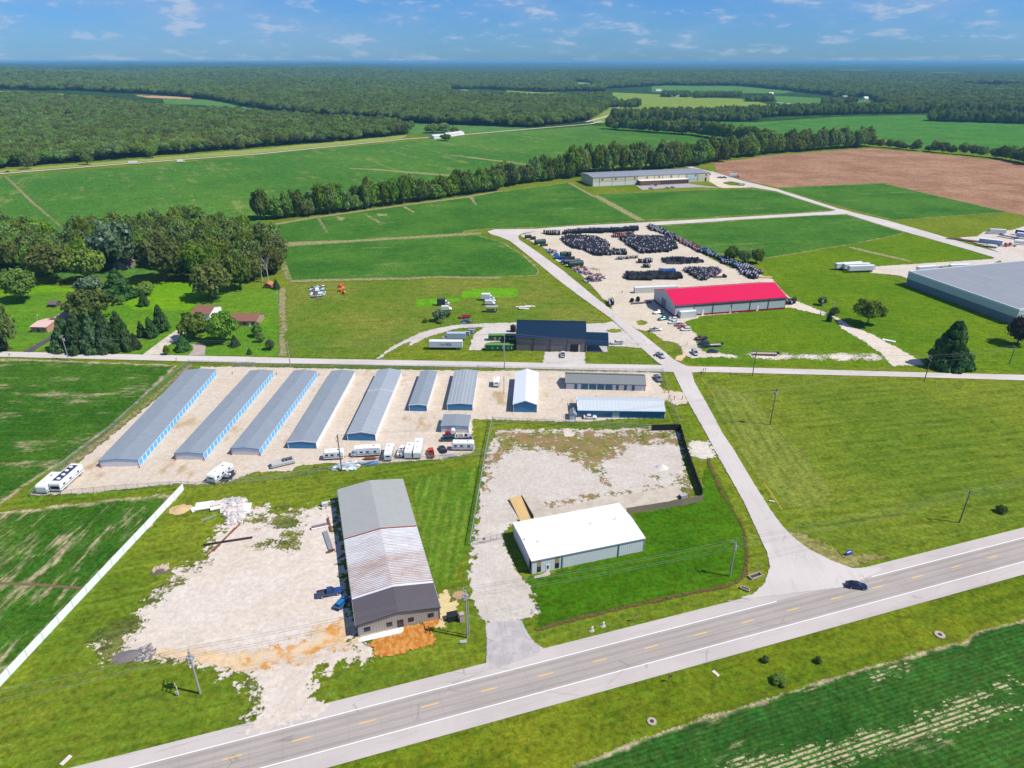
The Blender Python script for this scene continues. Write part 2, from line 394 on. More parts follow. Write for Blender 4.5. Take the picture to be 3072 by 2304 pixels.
cropzone('crop_field', [px(a3, (120,792),(480,792),(1000,757),(1500,745),(2300,745),(2300,800),(2300,1010),(1500,960),(1200,870),(300,880)) ], R(3), 'wide green crop field behind the brown field', 8, pal=((.05,.155,.022),(.075,.195,.03),(.2,.26,.05)), row=3, rowamt=0, tan=.5, thr=.58, edge=0)
cropzone('crop_field', [px(f, (1300,272),(1480,285),(1650,300),(1660,285),(1560,270),(1380,262))], 0, 'crop field strip beside the far road', 8, pal=((.05,.155,.022),(.07,.18,.03),(.2,.26,.05)), **farkw)
BIGF = px(f, (-160,392),(0,381),(350,354.5),(880,305.5),(1275,271),(1480,288),(1660,304),(1500,330),(1240,375),(950,400),(700,440),(560,480),(470,560),(300,600),(-160,600))
cropzone('crop_field', [BIGF], R(118), 'big green soybean field in front of the far road', 5, pal=((.045,.14,.018),(.085,.185,.026),(.30,.28,.09)), row=3, rowamt=0, tan=.5, thr=.54, edge=0, sx=.006, sy=.05, big=.006)
G2 = ((.038,.125,.015),(.075,.175,.022),(.36,.31,.15))
kw2 = dict(pal=G2, row=1.6, rowamt=.18, tan=.5, thr=.565, sx=.012, sy=.10, edge=1.5)
cropzone('crop_field', [px(b2, (340,785),(240,775),(700,700),(1400,602),(1955,530),(2212,482)) + px(b3, (230,490),(840,410),(1040,520),(1440,727),(870,762),(600,778),(200,790),(0,806)) + px(b2, (1900,828),(1000,888),(380,912),(345,880))], R(8), 'soybean field below the hedgerow', 3, **kw2)
cropzone('crop_field', [px(b2, (400,942),(1000,900),(2100,838)) + px(b3, (100,848),(300,905),(470,1010),(600,1130),(600,1180),(300,1192),(0,1192)) + px(b2, (1500,1195),(640,1215),(475,1222),(440,1120),(390,1000))], R(5), 'soybean field left of the dead-end road', 2.5, **kw2)
cropzone('crop_field', [px(b3, (1055,505),(1110,525),(1470,720),(2212,692)) + px(b4, (0,592),(600,562),(835,548),(640,484),(420,418),(250,396),(0,398)) + px(b3, (2000,468),(1500,490))], R(8), 'soybean field below the long tan factory', 3, **kw2)
cropzone('crop_field', [px(b3, (1520,775),(2212,728)) + px(b4, (0,628),(700,584),(925,578),(1200,664),(1345,708),(1000,782),(400,880),(340,886),(290,900),(0,850)) + px(b3, (2000,980),(1700,860))], R(8), 'soybean field right of the reel yard', 3, **kw2)
cropzone('crop_field', [px(b4, (415,390),(1180,356),(2075,560),(1255,618),(900,528),(700,470))], R(8), 'soybean field right of the plant road', 3, **kw2)
cropzone('tilled_field', [px(b4, (-20,205),(200,185),(430,152),(1100,106),(1500,142),(2000,192),(2185,222),(2320,240),(2330,620),(2080,562),(1180,353),(440,384),(215,340),(0,282))], R(6), 'bare brown tilled field', 4, amp=.6, pal=((.26,.135,.075),(.36,.205,.125),(.40,.26,.16)), row=6, rowamt=.15, tan=.7, thr=.53, sx=.006, sy=.07, edge=0)
# ---- near fields
TANS = (.46,.36,.22)
nearkw = dict(pal=((.030,.10,.008),(.065,.145,.013),TANS), row=.95, rowamt=.18)
cropzone('crop_field', [px(c1, (-500,222),(0,217),(1180,262),(1530,275),(1290,520),(980,800),(640,1055),(300,1265),(60,1440),(-100,1530),(-700,1760))], R(2), 'patchy soybean field left of the storage sheds', 1.0, tan=.75, thr=.535, sx=.03, sy=.12, edge=2.2, **nearkw)
cropzone('crop_field', [px(c1, (-500,1640),(0,1555),(600,1475),(1430,1392),(1470,1400)) + [f(395,1062), f(200,1268), f(0,1476), f(-160,1640), f(-300,1640)]], FEN, 'patchy soybean field behind the white fence', 1.0, tan=.8, thr=.53, sx=.05, sy=.3, edge=2.6, **nearkw)
strip('ditch', [G(d1(-200,515)), G(d1(0,516)), G(d1(260,528)), G(d1(515,547))], .9, Z2+.03, mat('wet_soil', (.15,.10,.05), .7), 'dark wet furrow crossing the field', 'ditch')
cropzone('crop_field', [px(d4, (-1200,1640),(-400,1330),(0,1215),(500,1050),(1000,900),(1500,760),(1760,700),(1850,620),(2212,535),(2900,360),(3300,1000),(3000,2200),(-1500,2200))], HWY, 'soybean field in front of the highway', 1.0, amp=.5, tan=.9, thr=.575, sx=.035, sy=.22, edge=1.0, pal=((.026,.088,.012),(.05,.125,.018),(.46,.37,.22)), row=.9, rowamt=.38)
u = np.array((math.cos(HWY), math.sin(HWY))); nrm = np.array((-u[1], u[0]))
def along(p): return float(G(p) @ u)
def across(p): return float(G(p) @ nrm)
def hw(s, o): return u*s + nrm*o
o_sl = .5*(across(h6(0,1178)) + across(h6(2212,565)))
BANK = [proj((*hw(s_, o_sl), 0)) for s_ in np.linspace(-75, 420, 12)] + [proj((*hw(s_, o_sl - 34), 0)) for s_ in np.linspace(420, -35, 12)] + [proj((-60, 34, 0)), proj((-110, 34, 0))]
def barerow(t, p, d):
    w = t.wave(t.map(p, HWY + math.pi/2), 2*math.pi/.9/20, .6, .5); n = t.noise(p, .9, 5, .8)
    return t.mix(t.m('SUBTRACT', 1.0, t.m('MULTIPLY', t.step(w, .25, .7), t.step(n, .42, .54))), (.46,.37,.23), t.mottle(p, (.045,.115,.016), .4)), n
zone('bare_strip', [px(d4, (-300,1720),(0,1600),(400,1535),(850,1430),(1160,1350),(1230,1380),(1500,1240),(1680,1160),(1950,1050),(2130,990),(2150,1010),(1960,1100),(1820,1190),(2180,1180),(2300,1180),(1900,1310),(1450,1440),(1000,1590),(700,1700),(300,1800)), px(d4, (990,970),(1330,865),(1340,885),(1250,925),(1010,990)), px(d4, (1440,1300),(1600,1255),(1600,1265),(1450,1320))], zmat('bare_rows', barerow, 2.6, .35, .9, .95, (.6, 2.6, .10, -.16)), Z2, .8, 4, 'tan bare rows across the bottom soybean field', 'field')
# ---- grass of other character
wild = ((.11,.185,.015), (.21,.23,.02), (.05,.10,.012))
def gzone(name, polys, lab, rot=HWY, pal=LAWN, cell=2, z=Z1, amp=1.2, ns=.3, soft=.6, **kw):
    return zone(name, polys, zmat(name + str(len(bpy.data.materials)), lambda t, p, d: lawn(t, p, rot, pal, **kw), amp, ns, soft), z, cell, 4, lab, 'grass')
gzone('meadow', [px(b2, (470,1245),(1500,1220),(2212,1205)) + px(b3, (300,1205),(610,1190),(900,1420),(1165,1560),(980,1585),(400,1570)) + px(b2, (2212,1590),(1700,1640)) + px(c2, (1260,220),(490,205),(470,0)) + px(b2, (440,1600),(440,1300))], 'rough yellow-green meadow behind the farm road', LOC, ((.10,.18,.012),(.19,.205,.03),(.05,.10,.012)), 2, patch=.07, streak=.3)
gzone('meadow', [px(e6, (730,190),(760,90),(870,45),(1620,10),(1690,70),(1680,170),(900,185)), px(e6, (0,215),(300,190),(720,195),(730,240),(300,330),(0,330))], 'freshly cut bright green strip in the rough meadow', LOC, ((.10,.30,.008),(.14,.31,.01),(.07,.2,.01)), 1.5, Z2, .8, .3, .8, streak=.2, patch=0)
gzone('lawn', [px(b1, (960,1405),(1270,1245),(1620,1230),(1950,1270),(2100,1270)) + px(b2, (170,1260),(380,1290),(370,1659)) + px(c2, (400,205),(0,190)) + px(c1, (1780,195),(1440,180),(1060,165),(280,150),(-60,150)) + px(b1, (-60,1659),(-60,1200),(350,1250),(640,1290))], 'mown lawn round the houses', LOC, ((.085,.21,.012),(.13,.235,.015),(.06,.14,.01)), 1.5, Z1, .6, .3, .5, streak=.4, patch=.01)
gzone('lawn', [px(b1, (1130,1250),(1640,1225),(1630,1300),(1700,1380),(1560,1470),(1100,1465),(970,1410)), px(b1, (0,1290),(340,1260),(630,1290),(620,1320),(330,1320),(0,1350))], 'vivid uncut lawn in front of the woods', LOC, ((.11,.27,.004),(.15,.29,.006),(.08,.2,.005)), 1.5, Z2, .8, .3, .8, streak=.2, patch=0)
gzone('lawn', [px(d3, (560,1060),(610,1015),(1175,895),(1110,650),(1560,560),(1590,290),(1660,380),(1790,660),(1840,760),(1860,900),(1850,1050),(1700,1130),(1300,1215),(1000,1270),(460,1410),(480,1290),(400,1100),(440,1050))], 'vivid lawn round the white-roofed building', HWY, ((.045,.125,.003),(.072,.155,.005),(.028,.085,.003)), 1, Z1, .8, .25, .8, streak=.35, patch=.006)
gzone('lawn', [px(d2, (1330,130),(1480,75),(1920,0),(1840,560),(1800,700),(1640,960),(1560,1000),(1480,860))], 'striped mown grass right of the long shed', ang(d2(1640,700), d2(1765,60)), ((.075,.165,.01),(.115,.2,.014),(.05,.11,.008)), 1, Z1, .5, .3, .6, stripe=.45, period=2.6, patch=.006)
gzone('grass_bank', [BANK], 'tall rough verge grass below the highway', HWY, ((.092,.145,.006),(.175,.195,.011),(.045,.085,.006)), 1.2, Z1-.01, .2, .3, .3, patch=.05)
gzone('mown_field', [px(c4, (60,210),(600,190),(1500,200),(2212,225),(2900,245),(2900,900),(2212,1190),(1500,1330),(1060,1380),(900,1330),(700,1250),(560,1130),(400,900),(230,620),(100,380))], 'large mown field beside the highway and the side road', HWY - R(7), ((.095,.155,.010),(.165,.20,.016),(.05,.095,.009)), 1.6, Z1, .8, .2, .4, stripe=.28, period=4.2, patch=.05)
gzone('mown_field', [px(c4, (60,230),(330,300),(520,520),(700,700),(830,860),(900,1000),(820,1080),(620,1080),(400,860),(230,600),(100,380))], 'paler mown headland beside the side road', SID, ((.11,.16,.02),(.19,.215,.035),(.06,.10,.012)), 1.4, Z2, 3.0, .15, .8, stripe=.5, period=3.4, patch=.08)
gzone('lawn', [px(b4, (300,900),(930,808),(1360,712),(1990,882),(1100,955),(1365,1085),(2060,1350),(2350,1430),(2350,1700),(1500,1668),(0,1645)) + px(h3, (1700,1180),(1000,1160),(960,1100),(1250,990),(1130,790),(1170,700),(1080,620),(960,480),(1180,400),(2200,300)) + px(b4, (490,1240),(560,1195),(400,1040))], 'wide bright lawn between the reel yard and the plant', R(5), ((.078,.165,.004),(.125,.195,.006),(.05,.115,.004)), 1.6, Z1, .6, .25, .4, streak=.35, patch=.02, stripe=.15, period=3.0)
# weedy strips beside storage lot fence
gzone('grass_strip', [px(c1, (1545,285),(1640,255),(1740,295),(1480,460),(1000,860),(730,1075),(640,1165),(300,1390),(560,1395),(1540,1320),(1560,1350),(700,1430),(170,1470),(300,1270),(650,1040),(960,810),(1300,500))], 'tall weedy strip outside the storage fence', FEN, ((.08,.17,.01),(.17,.22,.012),(.045,.10,.01)), 1, Z2, .8, .4, .4, patch=.05)
zone('brush_strip', [px(c1, (1640,255),(1500,380),(1280,580),(960,840),(640,1080),(470,1225),(540,1225),(760,1050),(1010,850),(1330,570),(1560,360),(1680,270))], zmat('brush', lambda t, p, d: (t.mix(t.step(t.noise(p, .8, 5, .75), .4, .65), (.13,.12,.045), (.34,.27,.16)), None), .8, .5, .5), Z3, 1, 2, 'dry brown strip along the chain-link fence', 'verge')
# ---- gravel, dirt, roads
def grv(name, polys, lab, cell=1.2, z=Z2, amp=.8, ns=.5, soft=.35, cat_='gravel', tuft=None, holes=(), margin=3, **kw):
    return zone(name, polys, zmat(name + str(len(bpy.data.materials)), lambda t, p, d: gravel(t, p, **kw), amp, ns, soft, .95, tuft), z, cell, margin, lab, cat_, holes=holes)
CREAM = dict(col=(.56,.475,.385), tint=(.53,.43,.31), dark=(.36,.30,.23), amt=.6)
STOR = px(c1, (1740,292)) + px(c2, (0,290),(700,305),(1400,318),(2212,326)) + px(c3, (120,478),(430,462),(850,470),(1560,480),(1680,490),(1670,600),(1720,640),(1870,650),(1920,745),(1800,770),(1730,720),(1705,765),(1712,880),(1330,882),(1000,912),(880,910),(220,892),(60,885)) + px(c2, (2065,745),(2065,870),(2085,1030),(1780,1092),(1270,1120),(880,1120),(760,1130),(540,1152),(500,1200),(370,1195),(190,1200),(90,1232),(0,1217)) + px(c1, (2110,1240),(1960,1290),(1600,1315),(1550,1295),(1100,1350),(700,1392),(530,1388),(330,1402),(270,1382),(520,1200),(640,1170),(730,1080),(1000,860),(1500,450))
grv('gravel_yard', [STOR], 'cream gravel yard of the storage sheds', 1.2, Z3, .7, .4, .3, stains=.75, **CREAM)
LOT = px(d1, (1110,440),(1270,365)) + px(h4, (500,640),(640,560),(800,480),(960,330),(1090,330),(1170,460),(1500,420),(1900,310)) + px(d2, (690,290),(760,700),(800,1100),(880,1420),(1010,1490),(960,1590),(700,1650)) + [f(690,1445), f(676,1480), f(705,1535), f(560,1600), f(545,1560)] + px(d1, (1590,1230),(1570,1150),(1450,1080),(1200,995),(960,985),(720,960),(640,960),(600,900),(840,800),(870,680),(960,590))
grv('gravel_lot', [LOT], 'wide pale gravel lot beside the long grey shed', .9, Z3, 4.0, .4, 1.2, col=(.60,.525,.45), tint=(.55,.45,.34), dark=(.38,.32,.25), amt=.6, rot=HWY, weeds=.12)
zone('weed_patch', [px(h4, (760,560),(960,440),(1180,470),(1320,320),(1600,420),(1560,620),(1540,860),(1380,930),(1000,880),(900,800),(1240,760),(1300,640),(1100,600)), px(d1, (540,860),(700,750),(850,715),(880,800),(790,900),(1000,985),(1110,1010),(900,1015),(650,1000),(590,930)), px(d1, (870,640),(990,560),(1140,430),(1270,350),(1310,390),(1170,470),(1010,610),(890,710)), px(d1, (1440,1080),(1600,1150),(1620,1240),(1560,1340),(1500,1370),(1570,1230),(1540,1150))], zmat('weedpatch', lambda t, p, d: lawn(t, p, HWY, ((.09,.14,.02),(.2,.19,.05),(.035,.06,.015)), patch=.06), 2.6, .45, 1.0, .95, (.7, 2.2, .05, .0)), Z4, .8, 3.5, 'dark weeds growing through the gravel', 'weeds', 'stuff')
zone('dirt_track', [px(d1, (960,930),(1200,915),(1480,960),(1651,930),(1651,1030),(1500,1070),(1440,1060),(1200,990),(980,975))], zmat('dirttrack', lambda t, p, d: gravel(t, p, (.60,.46,.30), (.62,.42,.22), (.45,.33,.2), .7, HWY), 1.2, .3, 1.0), Z4, 1, 2.5, 'tan wheel track across the gravel lot', 'dirt')
zone('dirt', [px(d2, (330,1500),(500,1420),(620,1330),(760,1290),(840,1400),(880,1440),(760,1480),(620,1540),(300,1640),(100,1659),(0,1600))], zmat('orangestain', lambda t, p, d: (t.mix(t.step(t.noise(p, .25, 4, .6), .4, .62), (.60,.46,.30), (.55,.24,.04)), None), 3.2, .3, 1.6, .95), Z4, 1, 3, 'orange stained dirt at the corner of the lot', 'dirt')
zone('clay_bed', [px(h5, (880,905),(1290,745),(1700,640),(1720,660),(1620,760),(1650,965),(1400,1030),(1150,1090),(910,1105),(930,1040),(860,1000))], zmat('clay', lambda t, p, d: (t.mix(t.step(t.noise(t.map(p, HWY+1.57, (.7,1.1,1)), 1, 5, .8), .42, .60), (.42,.15,.022), (.55,.27,.08)), t.noise(p, 1.1, 5, .8)), .9, .6, .35), Z4+.02, .6, 2, 'fresh orange clay bed in front of the grey shed', 'clay')
zone('dirt', [px(h5, (1700,340),(1810,290),(1860,440),(1930,420),(1940,520),(1900,600),(1800,640),(1780,760),(1650,760),(1720,640))], zmat('paledirt', lambda t, p, d: (t.mix(t.step(t.noise(p, .9, 5, .7), .4, .65), (.62,.48,.22), (.50,.42,.24)), None), .8, .6, .4), Z4, .6, 2, 'pale trampled dirt at the end of the grey shed', 'dirt')
zone('straw_patch', [px(h5, (1860,350),(1960,300),(2040,310),(2050,420),(1960,415),(1880,390))], zmat('straw', lambda t, p, d: (t.mix(t.noise(p, 2, 4, .7), (.30,.17,.09), (.5,.34,.2)), None), .4, .6, .3), Z4, .6, 2, 'brown dead patch beside the utility pole', 'dirt')
# fenced yard + its drive
YARD = px(d3, (200,92),(600,85),(900,88),(1390,72),(1420,130),(1440,330),(1500,480),(1440,470),(1000,560),(520,640),(330,690),(230,790),(335,1040),(400,1100),(470,1290),(360,1352),(120,1372),(60,1280),(22,1130),(40,880),(90,560),(135,250))
grv('gravel_yard', [YARD], 'weedy gravel yard inside the black fence', .9, Z2, 1.5, .4, .5, col=(.53,.475,.415), tint=(.46,.39,.31), dark=(.36,.31,.25), amt=.6, weeds=.6)
zone('weed_patch', [px(d3, (200,85),(420,90),(900,95),(1400,75),(1440,200),(1300,190),(1080,190),(1040,250),(900,330),(960,460),(900,470),(840,380),(660,260),(480,230),(300,230),(180,330),(120,520),(100,500),(140,250)), px(d3, (1170,390),(1280,380),(1290,410),(1200,415)), px(d3, (1380,380),(1480,400),(1540,540),(1460,540),(1400,440)), px(d3, (500,590),(760,520),(960,500),(1380,445),(1380,462),(780,560),(520,620))],
     zmat('yardweeds', lambda t, p, d: (t.mix(t.step(t.noise(p, .12, 4, .6), .40, .62), lawn(t, p, HWY, ((.16,.17,.035),(.25,.21,.06),(.07,.08,.025)), patch=.06)[0], (.26,.17,.08)), None), 2.4, .55, .9, .95, (.8, 2.4, .035, .02)), Z3, .8, 3.5, 'olive and russet weeds in the gravel yard', 'weeds', 'stuff')
def concrete(name, polys, lab, z=Z3, col=(.52,.45,.36), amp=.06, cell=.6, cracks=0, cat_='concrete'):
    def cf(t, p, d):
        n = t.noise(p, .3, 5, .6); c = t.mix(t.step(n, .35, .65), col, tuple(q*.82 for q in col))
        c = t.mix(t.m('MULTIPLY', t.step(t.noise(p, 2.5, 4, .7), .5, .8), .4), c, tuple(q*.6 for q in col))
        if cracks:
            v = t.node('ShaderNodeTexVoronoi', feature='DISTANCE_TO_EDGE'); t.l.new(t.map(p, SID, (.16, .5, 1)), v.inputs['Vector']); v.inputs['Scale'].default_value = 1
            c = t.mix(t.m('MULTIPLY', t.m('SUBTRACT', 1.0, t.step(v.outputs['Distance'], 0.004, .02)), .4), c, (.12,.12,.12))
        return c, n
    return zone(name, polys, zmat(name + str(len(bpy.data.materials)), cf, amp, 1, .05, .85), z, cell, 1.5, lab, cat_)
concrete('concrete_slab', [px(d3, (425,635),(900,552),(1385,458),(1460,535),(1050,640),(440,690))], 'stained concrete apron behind the white-roofed building', Z4)
concrete('concrete_slab', [px(d3, (362,540),(450,522),(525,612),(425,635))], 'small square concrete pad beside the wooden ramp', Z4, (.50,.43,.35))
concrete('concrete_slab', [px(d3, (640,95),(680,85),(720,115),(705,135),(650,135))], 'broken concrete slab lying in the weedy yard', Z4, (.6,.53,.42))
concrete('concrete_slab', [px(h5, (718,880),(1175,770),(1185,760),(1265,740),(1280,790),(1250,825),(720,940))], 'new white concrete walk in front of the grey shed', Z5, (.8,.78,.74))
concrete('concrete_slab', [px(d3, (445,1062),(520,1045),(515,1035),(548,1022),(558,1056),(450,1078))], 'short concrete step walk at the corner door', Z4, (.45,.40,.34))
concrete('driveway', [px(d3, (122,1372),(362,1352),(400,1430),(440,1490),(510,1540),(440,1590),(90,1700),(130,1640),(135,1500))], 'cracked asphalt apron onto the highway', Z3, (.46,.42,.40), .15, .8, 1, 'driveway')
# highway
ASPH = dict()
def asphalt(col, rot, amt=.35, joints=None, tracks=None):
    def cf(t, p, d):
        n = t.noise(p, .05, 4, .6); c = t.mix(t.step(n, .35, .65), col, tuple(q*.9 for q in col))
        s = t.noise(t.map(p, rot, (.02, .9, 1)), 1.0, 4, .6); c = t.mix(t.m('MULTIPLY', t.step(s, .45, .7), amt), c, tuple(q*.8 for q in col))
        k = t.noise(p, 4, 3, .8); c = t.mix(t.m('MULTIPLY', t.step(k, .5, .8), .35), c, tuple(q*.66 for q in col))
        big = t.noise(t.map(p, rot, (.03, .25, 1), (5, 2, 0)), 1.0, 5, .7); c = t.mix(t.m('MULTIPLY', t.step(big, .52, .66), .35), c, tuple(q*.72 for q in col))
        vo = t.node('ShaderNodeTexVoronoi', feature='DISTANCE_TO_EDGE'); t.l.new(t.map(p, rot, (.07, .22, 1)), vo.inputs['Vector']); vo.inputs['Scale'].default_value = 1.0
        c = t.mix(t.m('MULTIPLY', t.m('MULTIPLY', t.m('SUBTRACT', 1.0, t.step(vo.outputs['Distance'], .004, .018)), t.step(t.noise(p, .12, 3), .48, .6)), .45), c, tuple(q*.4 for q in col))
        if tracks:
            sp = t.node('ShaderNodeSeparateXYZ'); t.l.new(t.map(p, rot), sp.inputs[0]); yv = sp.outputs[1]
            for o_, w_, a_ in tracks:
                dd = t.m('ABSOLUTE', t.m('SUBTRACT', yv, o_)); bandn = t.m('MULTIPLY', t.m('SUBTRACT', 1.0, t.step(dd, w_*.3, w_)), t.lin(t.noise(t.map(p, rot, (.05, .6, 1)), 1.0, 4), .3, .7, .4, 1.2))
                c = t.mix(t.m('MULTIPLY', bandn, a_), c, tuple(q*.62 for q in col))
        if joints:
            w = t.wave(t.map(p, rot), 2*math.pi/joints/20, 1.5, .2); c = t.mix(t.m('MULTIPLY', t.step(w, .9975, 1.0), .22), c, tuple(q*.5 for q in col))
        return c, k
    return cf
o_low = .5*(across(h6(0,982)) + across(h6(2212,383))); o_top = .5*(across(h6(0,615)) + across(h6(575,465)))
o_st = across(h6(0,455))
def quad_sheet(name, quads, z, material, label, cat):
    mb = MB()
    for q in quads: mb.add([(*p, z) for p in q], [(0, 1, 2, 3)], material)
    o = mb.build(name); tag(o, label, cat, None, 'structure'); return o
def solid(name, cf):
    m, t = newmat(name); c, k = cf(t, t.pos(), None); t.out(t.bsdf(c, .9, 0, 0.0)); return m
S0, S1 = -420, 900
lw = (o_top - o_low)/2; TRK = [(o_low + lw*.27, .55, .5), (o_low + lw*.73, .55, .5), (o_low + lw*1.27, .55, .5), (o_low + lw*1.73, .55, .5), (o_low + lw - .16, .07, .9), (o_low + lw*.5, .3, .3)]
quad_sheet('highway_shoulder', [(hw(S0,o_sl),hw(S1,o_sl),hw(S1,o_st),hw(S0,o_st))], Z4, solid('shoulder_asphalt', asphalt((.50,.445,.405), HWY, .2)), 'pale paved shoulders of the two-lane highway', 'road shoulder')
quad_sheet('highway', [(hw(S0,o_low-.1),hw(S1,o_low-.1),hw(S1,o_top+.1),hw(S0,o_top+.1))], Z4+.012, solid('lane_asphalt', asphalt((.40,.35,.312), HWY, .35, 6.1, TRK)), 'grey two-lane highway', 'road')
white = mat('road_paint_white', (.82,.82,.80), .6, var=.06, scale=3); yellow = mat('road_paint_yellow', (.80,.48,.07), .6, var=.12, scale=3)
sA = along(h6(575,465)); sB = along(h6(1835,140))
quad_sheet('road_edge_line', [(hw(S0,o_low-.09),hw(S1,o_low-.09),hw(S1,o_low+.09),hw(S0,o_low+.09)),
   (hw(S0,o_top-.09),hw(sA,o_top-.09),hw(sA,o_top+.09),hw(S0,o_top+.09)), (hw(sB,o_top-.09),hw(S1,o_top-.09),hw(S1,o_top+.09),hw(sB,o_top+.09))], Z4+.024, white, 'white painted edge lines of the highway', 'road marking')
dash0 = along(h6(712,592)); dash1 = along(h6(1312,437)); per = (along(h6(1865,290)) - along(h6(135,748)))/3; o_mid = .5*(across(h6(135,748))+across(h6(1865,290))) + .02
ln = abs(along(h6(870,550)) - dash0)
quad_sheet('road_centre_line', [(hw(s,o_mid-.1),hw(s+ln,o_mid-.1),hw(s+ln,o_mid+.1),hw(s,o_mid+.1)) for s in [dash0 + per*k for k in range(-32, 55)]], Z4+.024, yellow, 'yellow dashed centre line of the highway', 'road marking')
# side road with its flared mouth, dead-end turnaround and yard road
ROADC = (.57,.515,.47)
RA = px(d3, (1700,1232),(1900,1180)) + px(c4, (440,1600),(478,1480),(455,1380),(400,1262),(300,1042),(200,862),(108,700),(0,492)) + px(c3, (2085,1050),(1990,872),(1925,760),(1862,642),(1790,490),(1775,470),(1650,398),(1500,265),(1380,140),(1250,20)) + px(b3, (922,1341),(754,1214),(600,1086),(442,959),(360,895),(280,862),(200,838),(172,815),(235,798),(620,793),(620,806),(470,830),(428,850),(430,872),(442,888),(592,989),(802,1143),(1042,1341),(1200,1465),(1300,1560)) + px(c3, (1505,140),(1640,250),(1790,372),(1862,412),(1935,440),(1945,487),(1970,570),(2090,782)) + px(c4, (155,572),(230,682),(360,902),(480,1092),(560,1202),(660,1302),(760,1372),(900,1442),(1040,1492),(1300,1480),(1000,1620))
RB2 = px(b3, (560,795),(870,770),(1430,743),(2212,699)) + px(b4, (600,570),(800,557),(890,540),(960,560),(920,576),(700,584),(0,624)) + px(b3, (2212,724),(1470,770),(1000,792),(560,806))
RC2 = px(b4, (-40,268),(0,282),(200,342),(430,397),(700,482),(900,547),(1200,617),(1500,702),(1800,792),(2020,852),(2010,900),(1960,880),(1800,832),(1500,747),(1200,662),(925,576),(840,545),(640,484),(420,412),(270,388),(210,375),(-40,300))
zone('side_road', [RA, RB2, RC2], zmat('side_asphalt', asphalt(ROADC, SID, .25), .12, .6, .12), Z4+.004, 1.2, 2, 'pale asphalt side road from the highway to the dead end', 'road')
LUP = px(c1, (-900,135),(0,160),(2212,207)) + px(c2, (700,222),(2212,248)) + px(c3, (670,402),(1650,420),(1900,432),(2212,437)) + px(c4, (600,130),(1500,155),(2212,172),(3000,192))
LLO = px(c4, (3000,232),(2212,210),(1500,188),(600,166),(0,152)) + px(c3, (1945,487),(1700,478),(840,458),(0,438)) + px(c2, (0,254)) + px(c1, (0,205),(-900,180))
zone('farm_road', [LUP + LLO], zmat('farm_asphalt', asphalt((.58,.525,.48), LOC, .25), .1, .6, .12), Z4-.006, 1.0, 2, 'pale farm road crossing behind the storage yard', 'road')
strip('far_road', [G(f(*q)) for q in ((-200,395),(0,376),(280,353.5),(560,333),(880,300.5),(960,295),(1120,281),(1275,268),(1300,262))], 7, .4, mat('far_road_chip', (.50,.45,.36), .9), 'pale country road between the woods and the big field', 'road')
gzone('road_verge', [px(f, (-160,385),(0,368),(280,346),(470,329),(560,322),(880,292),(870,300),(560,331),(280,351.5),(0,374),(-160,390))], 'yellow-green verge along the far road', 0, yel, 6, .2, 1, .1, 1)
strip('gravel_lane', [G(p) for p in px(a3, (560,690),(640,682),(690,672),(600,664))], 12, .3, mat('far_road_chip', (.50,.45,.36), .9), 'pale lane between the far meadows', 'road')
strip('gravel_lane', [G(p) for p in px(a2, (1590,790),(1700,760),(1790,735),(1850,715),(1780,697))], 9, .3, mat('far_road_chip', (.50,.45,.36), .9), 'pale lane leading up from the far road', 'road')
strip('side_road', [G(p) for p in px(e8, (1225,22),(1330,52),(1530,105),(1660,138))], 8, Z4-.01, mat('far_road_chip', (.50,.45,.36), .9), 'pale road end behind the long factory', 'road')
# dirt field paths
tanp = zmat('tan_path', lambda t, p, d: (t.mix(t.step(t.noise(p, .5, 5, .7), .38, .62), (.34,.275,.15), (.16,.19,.06)), None), 1.1, .35, .8)
def path(polys, lab): zone('field_path', polys, tanp, Z3, 1.2, 3, lab, 'path')
path([px(b2, (360,940),(390,905),(1000,886),(2050,822),(2060,838),(1000,902),(400,940),(380,1000),(470,1220),(440,1215),(345,1000)), px(b2, (470,1222),(700,1212),(1500,1200),(1700,1185),(2212,1195),(2212,1208),(1700,1200),(1500,1212),(480,1238))], 'tan bare path along the field edges')
path([px(b2, (200,772),(700,690),(1400,594),(1950,522),(2212,474),(2212,484),(1955,534),(1400,604),(700,702),(240,780))], 'tan strip along the foot of the hedgerow')
path([px(b3, (830,402),(880,420),(1040,510),(1110,525),(1250,600),(1470,722),(1420,728),(1230,625),(1080,535),(1030,520),(870,430))], 'tan eroded gully between two fields')
path([px(b2, (690,705),(715,705),(790,830),(770,820)), px(b2, (1065,660),(1090,665),(1230,740),(1200,742)), px(b2, (1955,530),(1985,525),(2020,600),(2000,590)), px(b2, (1400,610),(1430,608),(1510,660),(1490,660)), px(b2, (850,690),(930,700),(900,730),(870,720)), px(b2, (1190,665),(1270,670),(1270,688),(1200,685))], 'bare wash marks in the field below the hedgerow')
path([px(b2, (380,1290),(440,1270),(430,1450),(450,1659),(400,1659),(385,1500))+px(c2, (470,200),(400,195))], 'brown dirt lane beside the meadow')
path([px(b2, (960,288),(1200,298),(1800,345),(1950,358),(1950,364),(1600,342),(1200,308),(960,294)), px(b2, (1800,178),(1980,197),(2212,228),(2212,236),(1970,203),(1800,183)), px(b3, (0,195),(300,228),(540,262),(540,268),(260,234),(0,203))], 'pale wash lines across the big field')
path([px(b1, (40,360),(60,360),(280,570),(440,710),(560,820),(520,800),(420,710),(250,570))], 'tan wash line down the left of the big field')
path([px(b4, (920,806),(960,808),(1380,905),(1380,918),(1000,832))], 'tan trench line in the plant lawn')
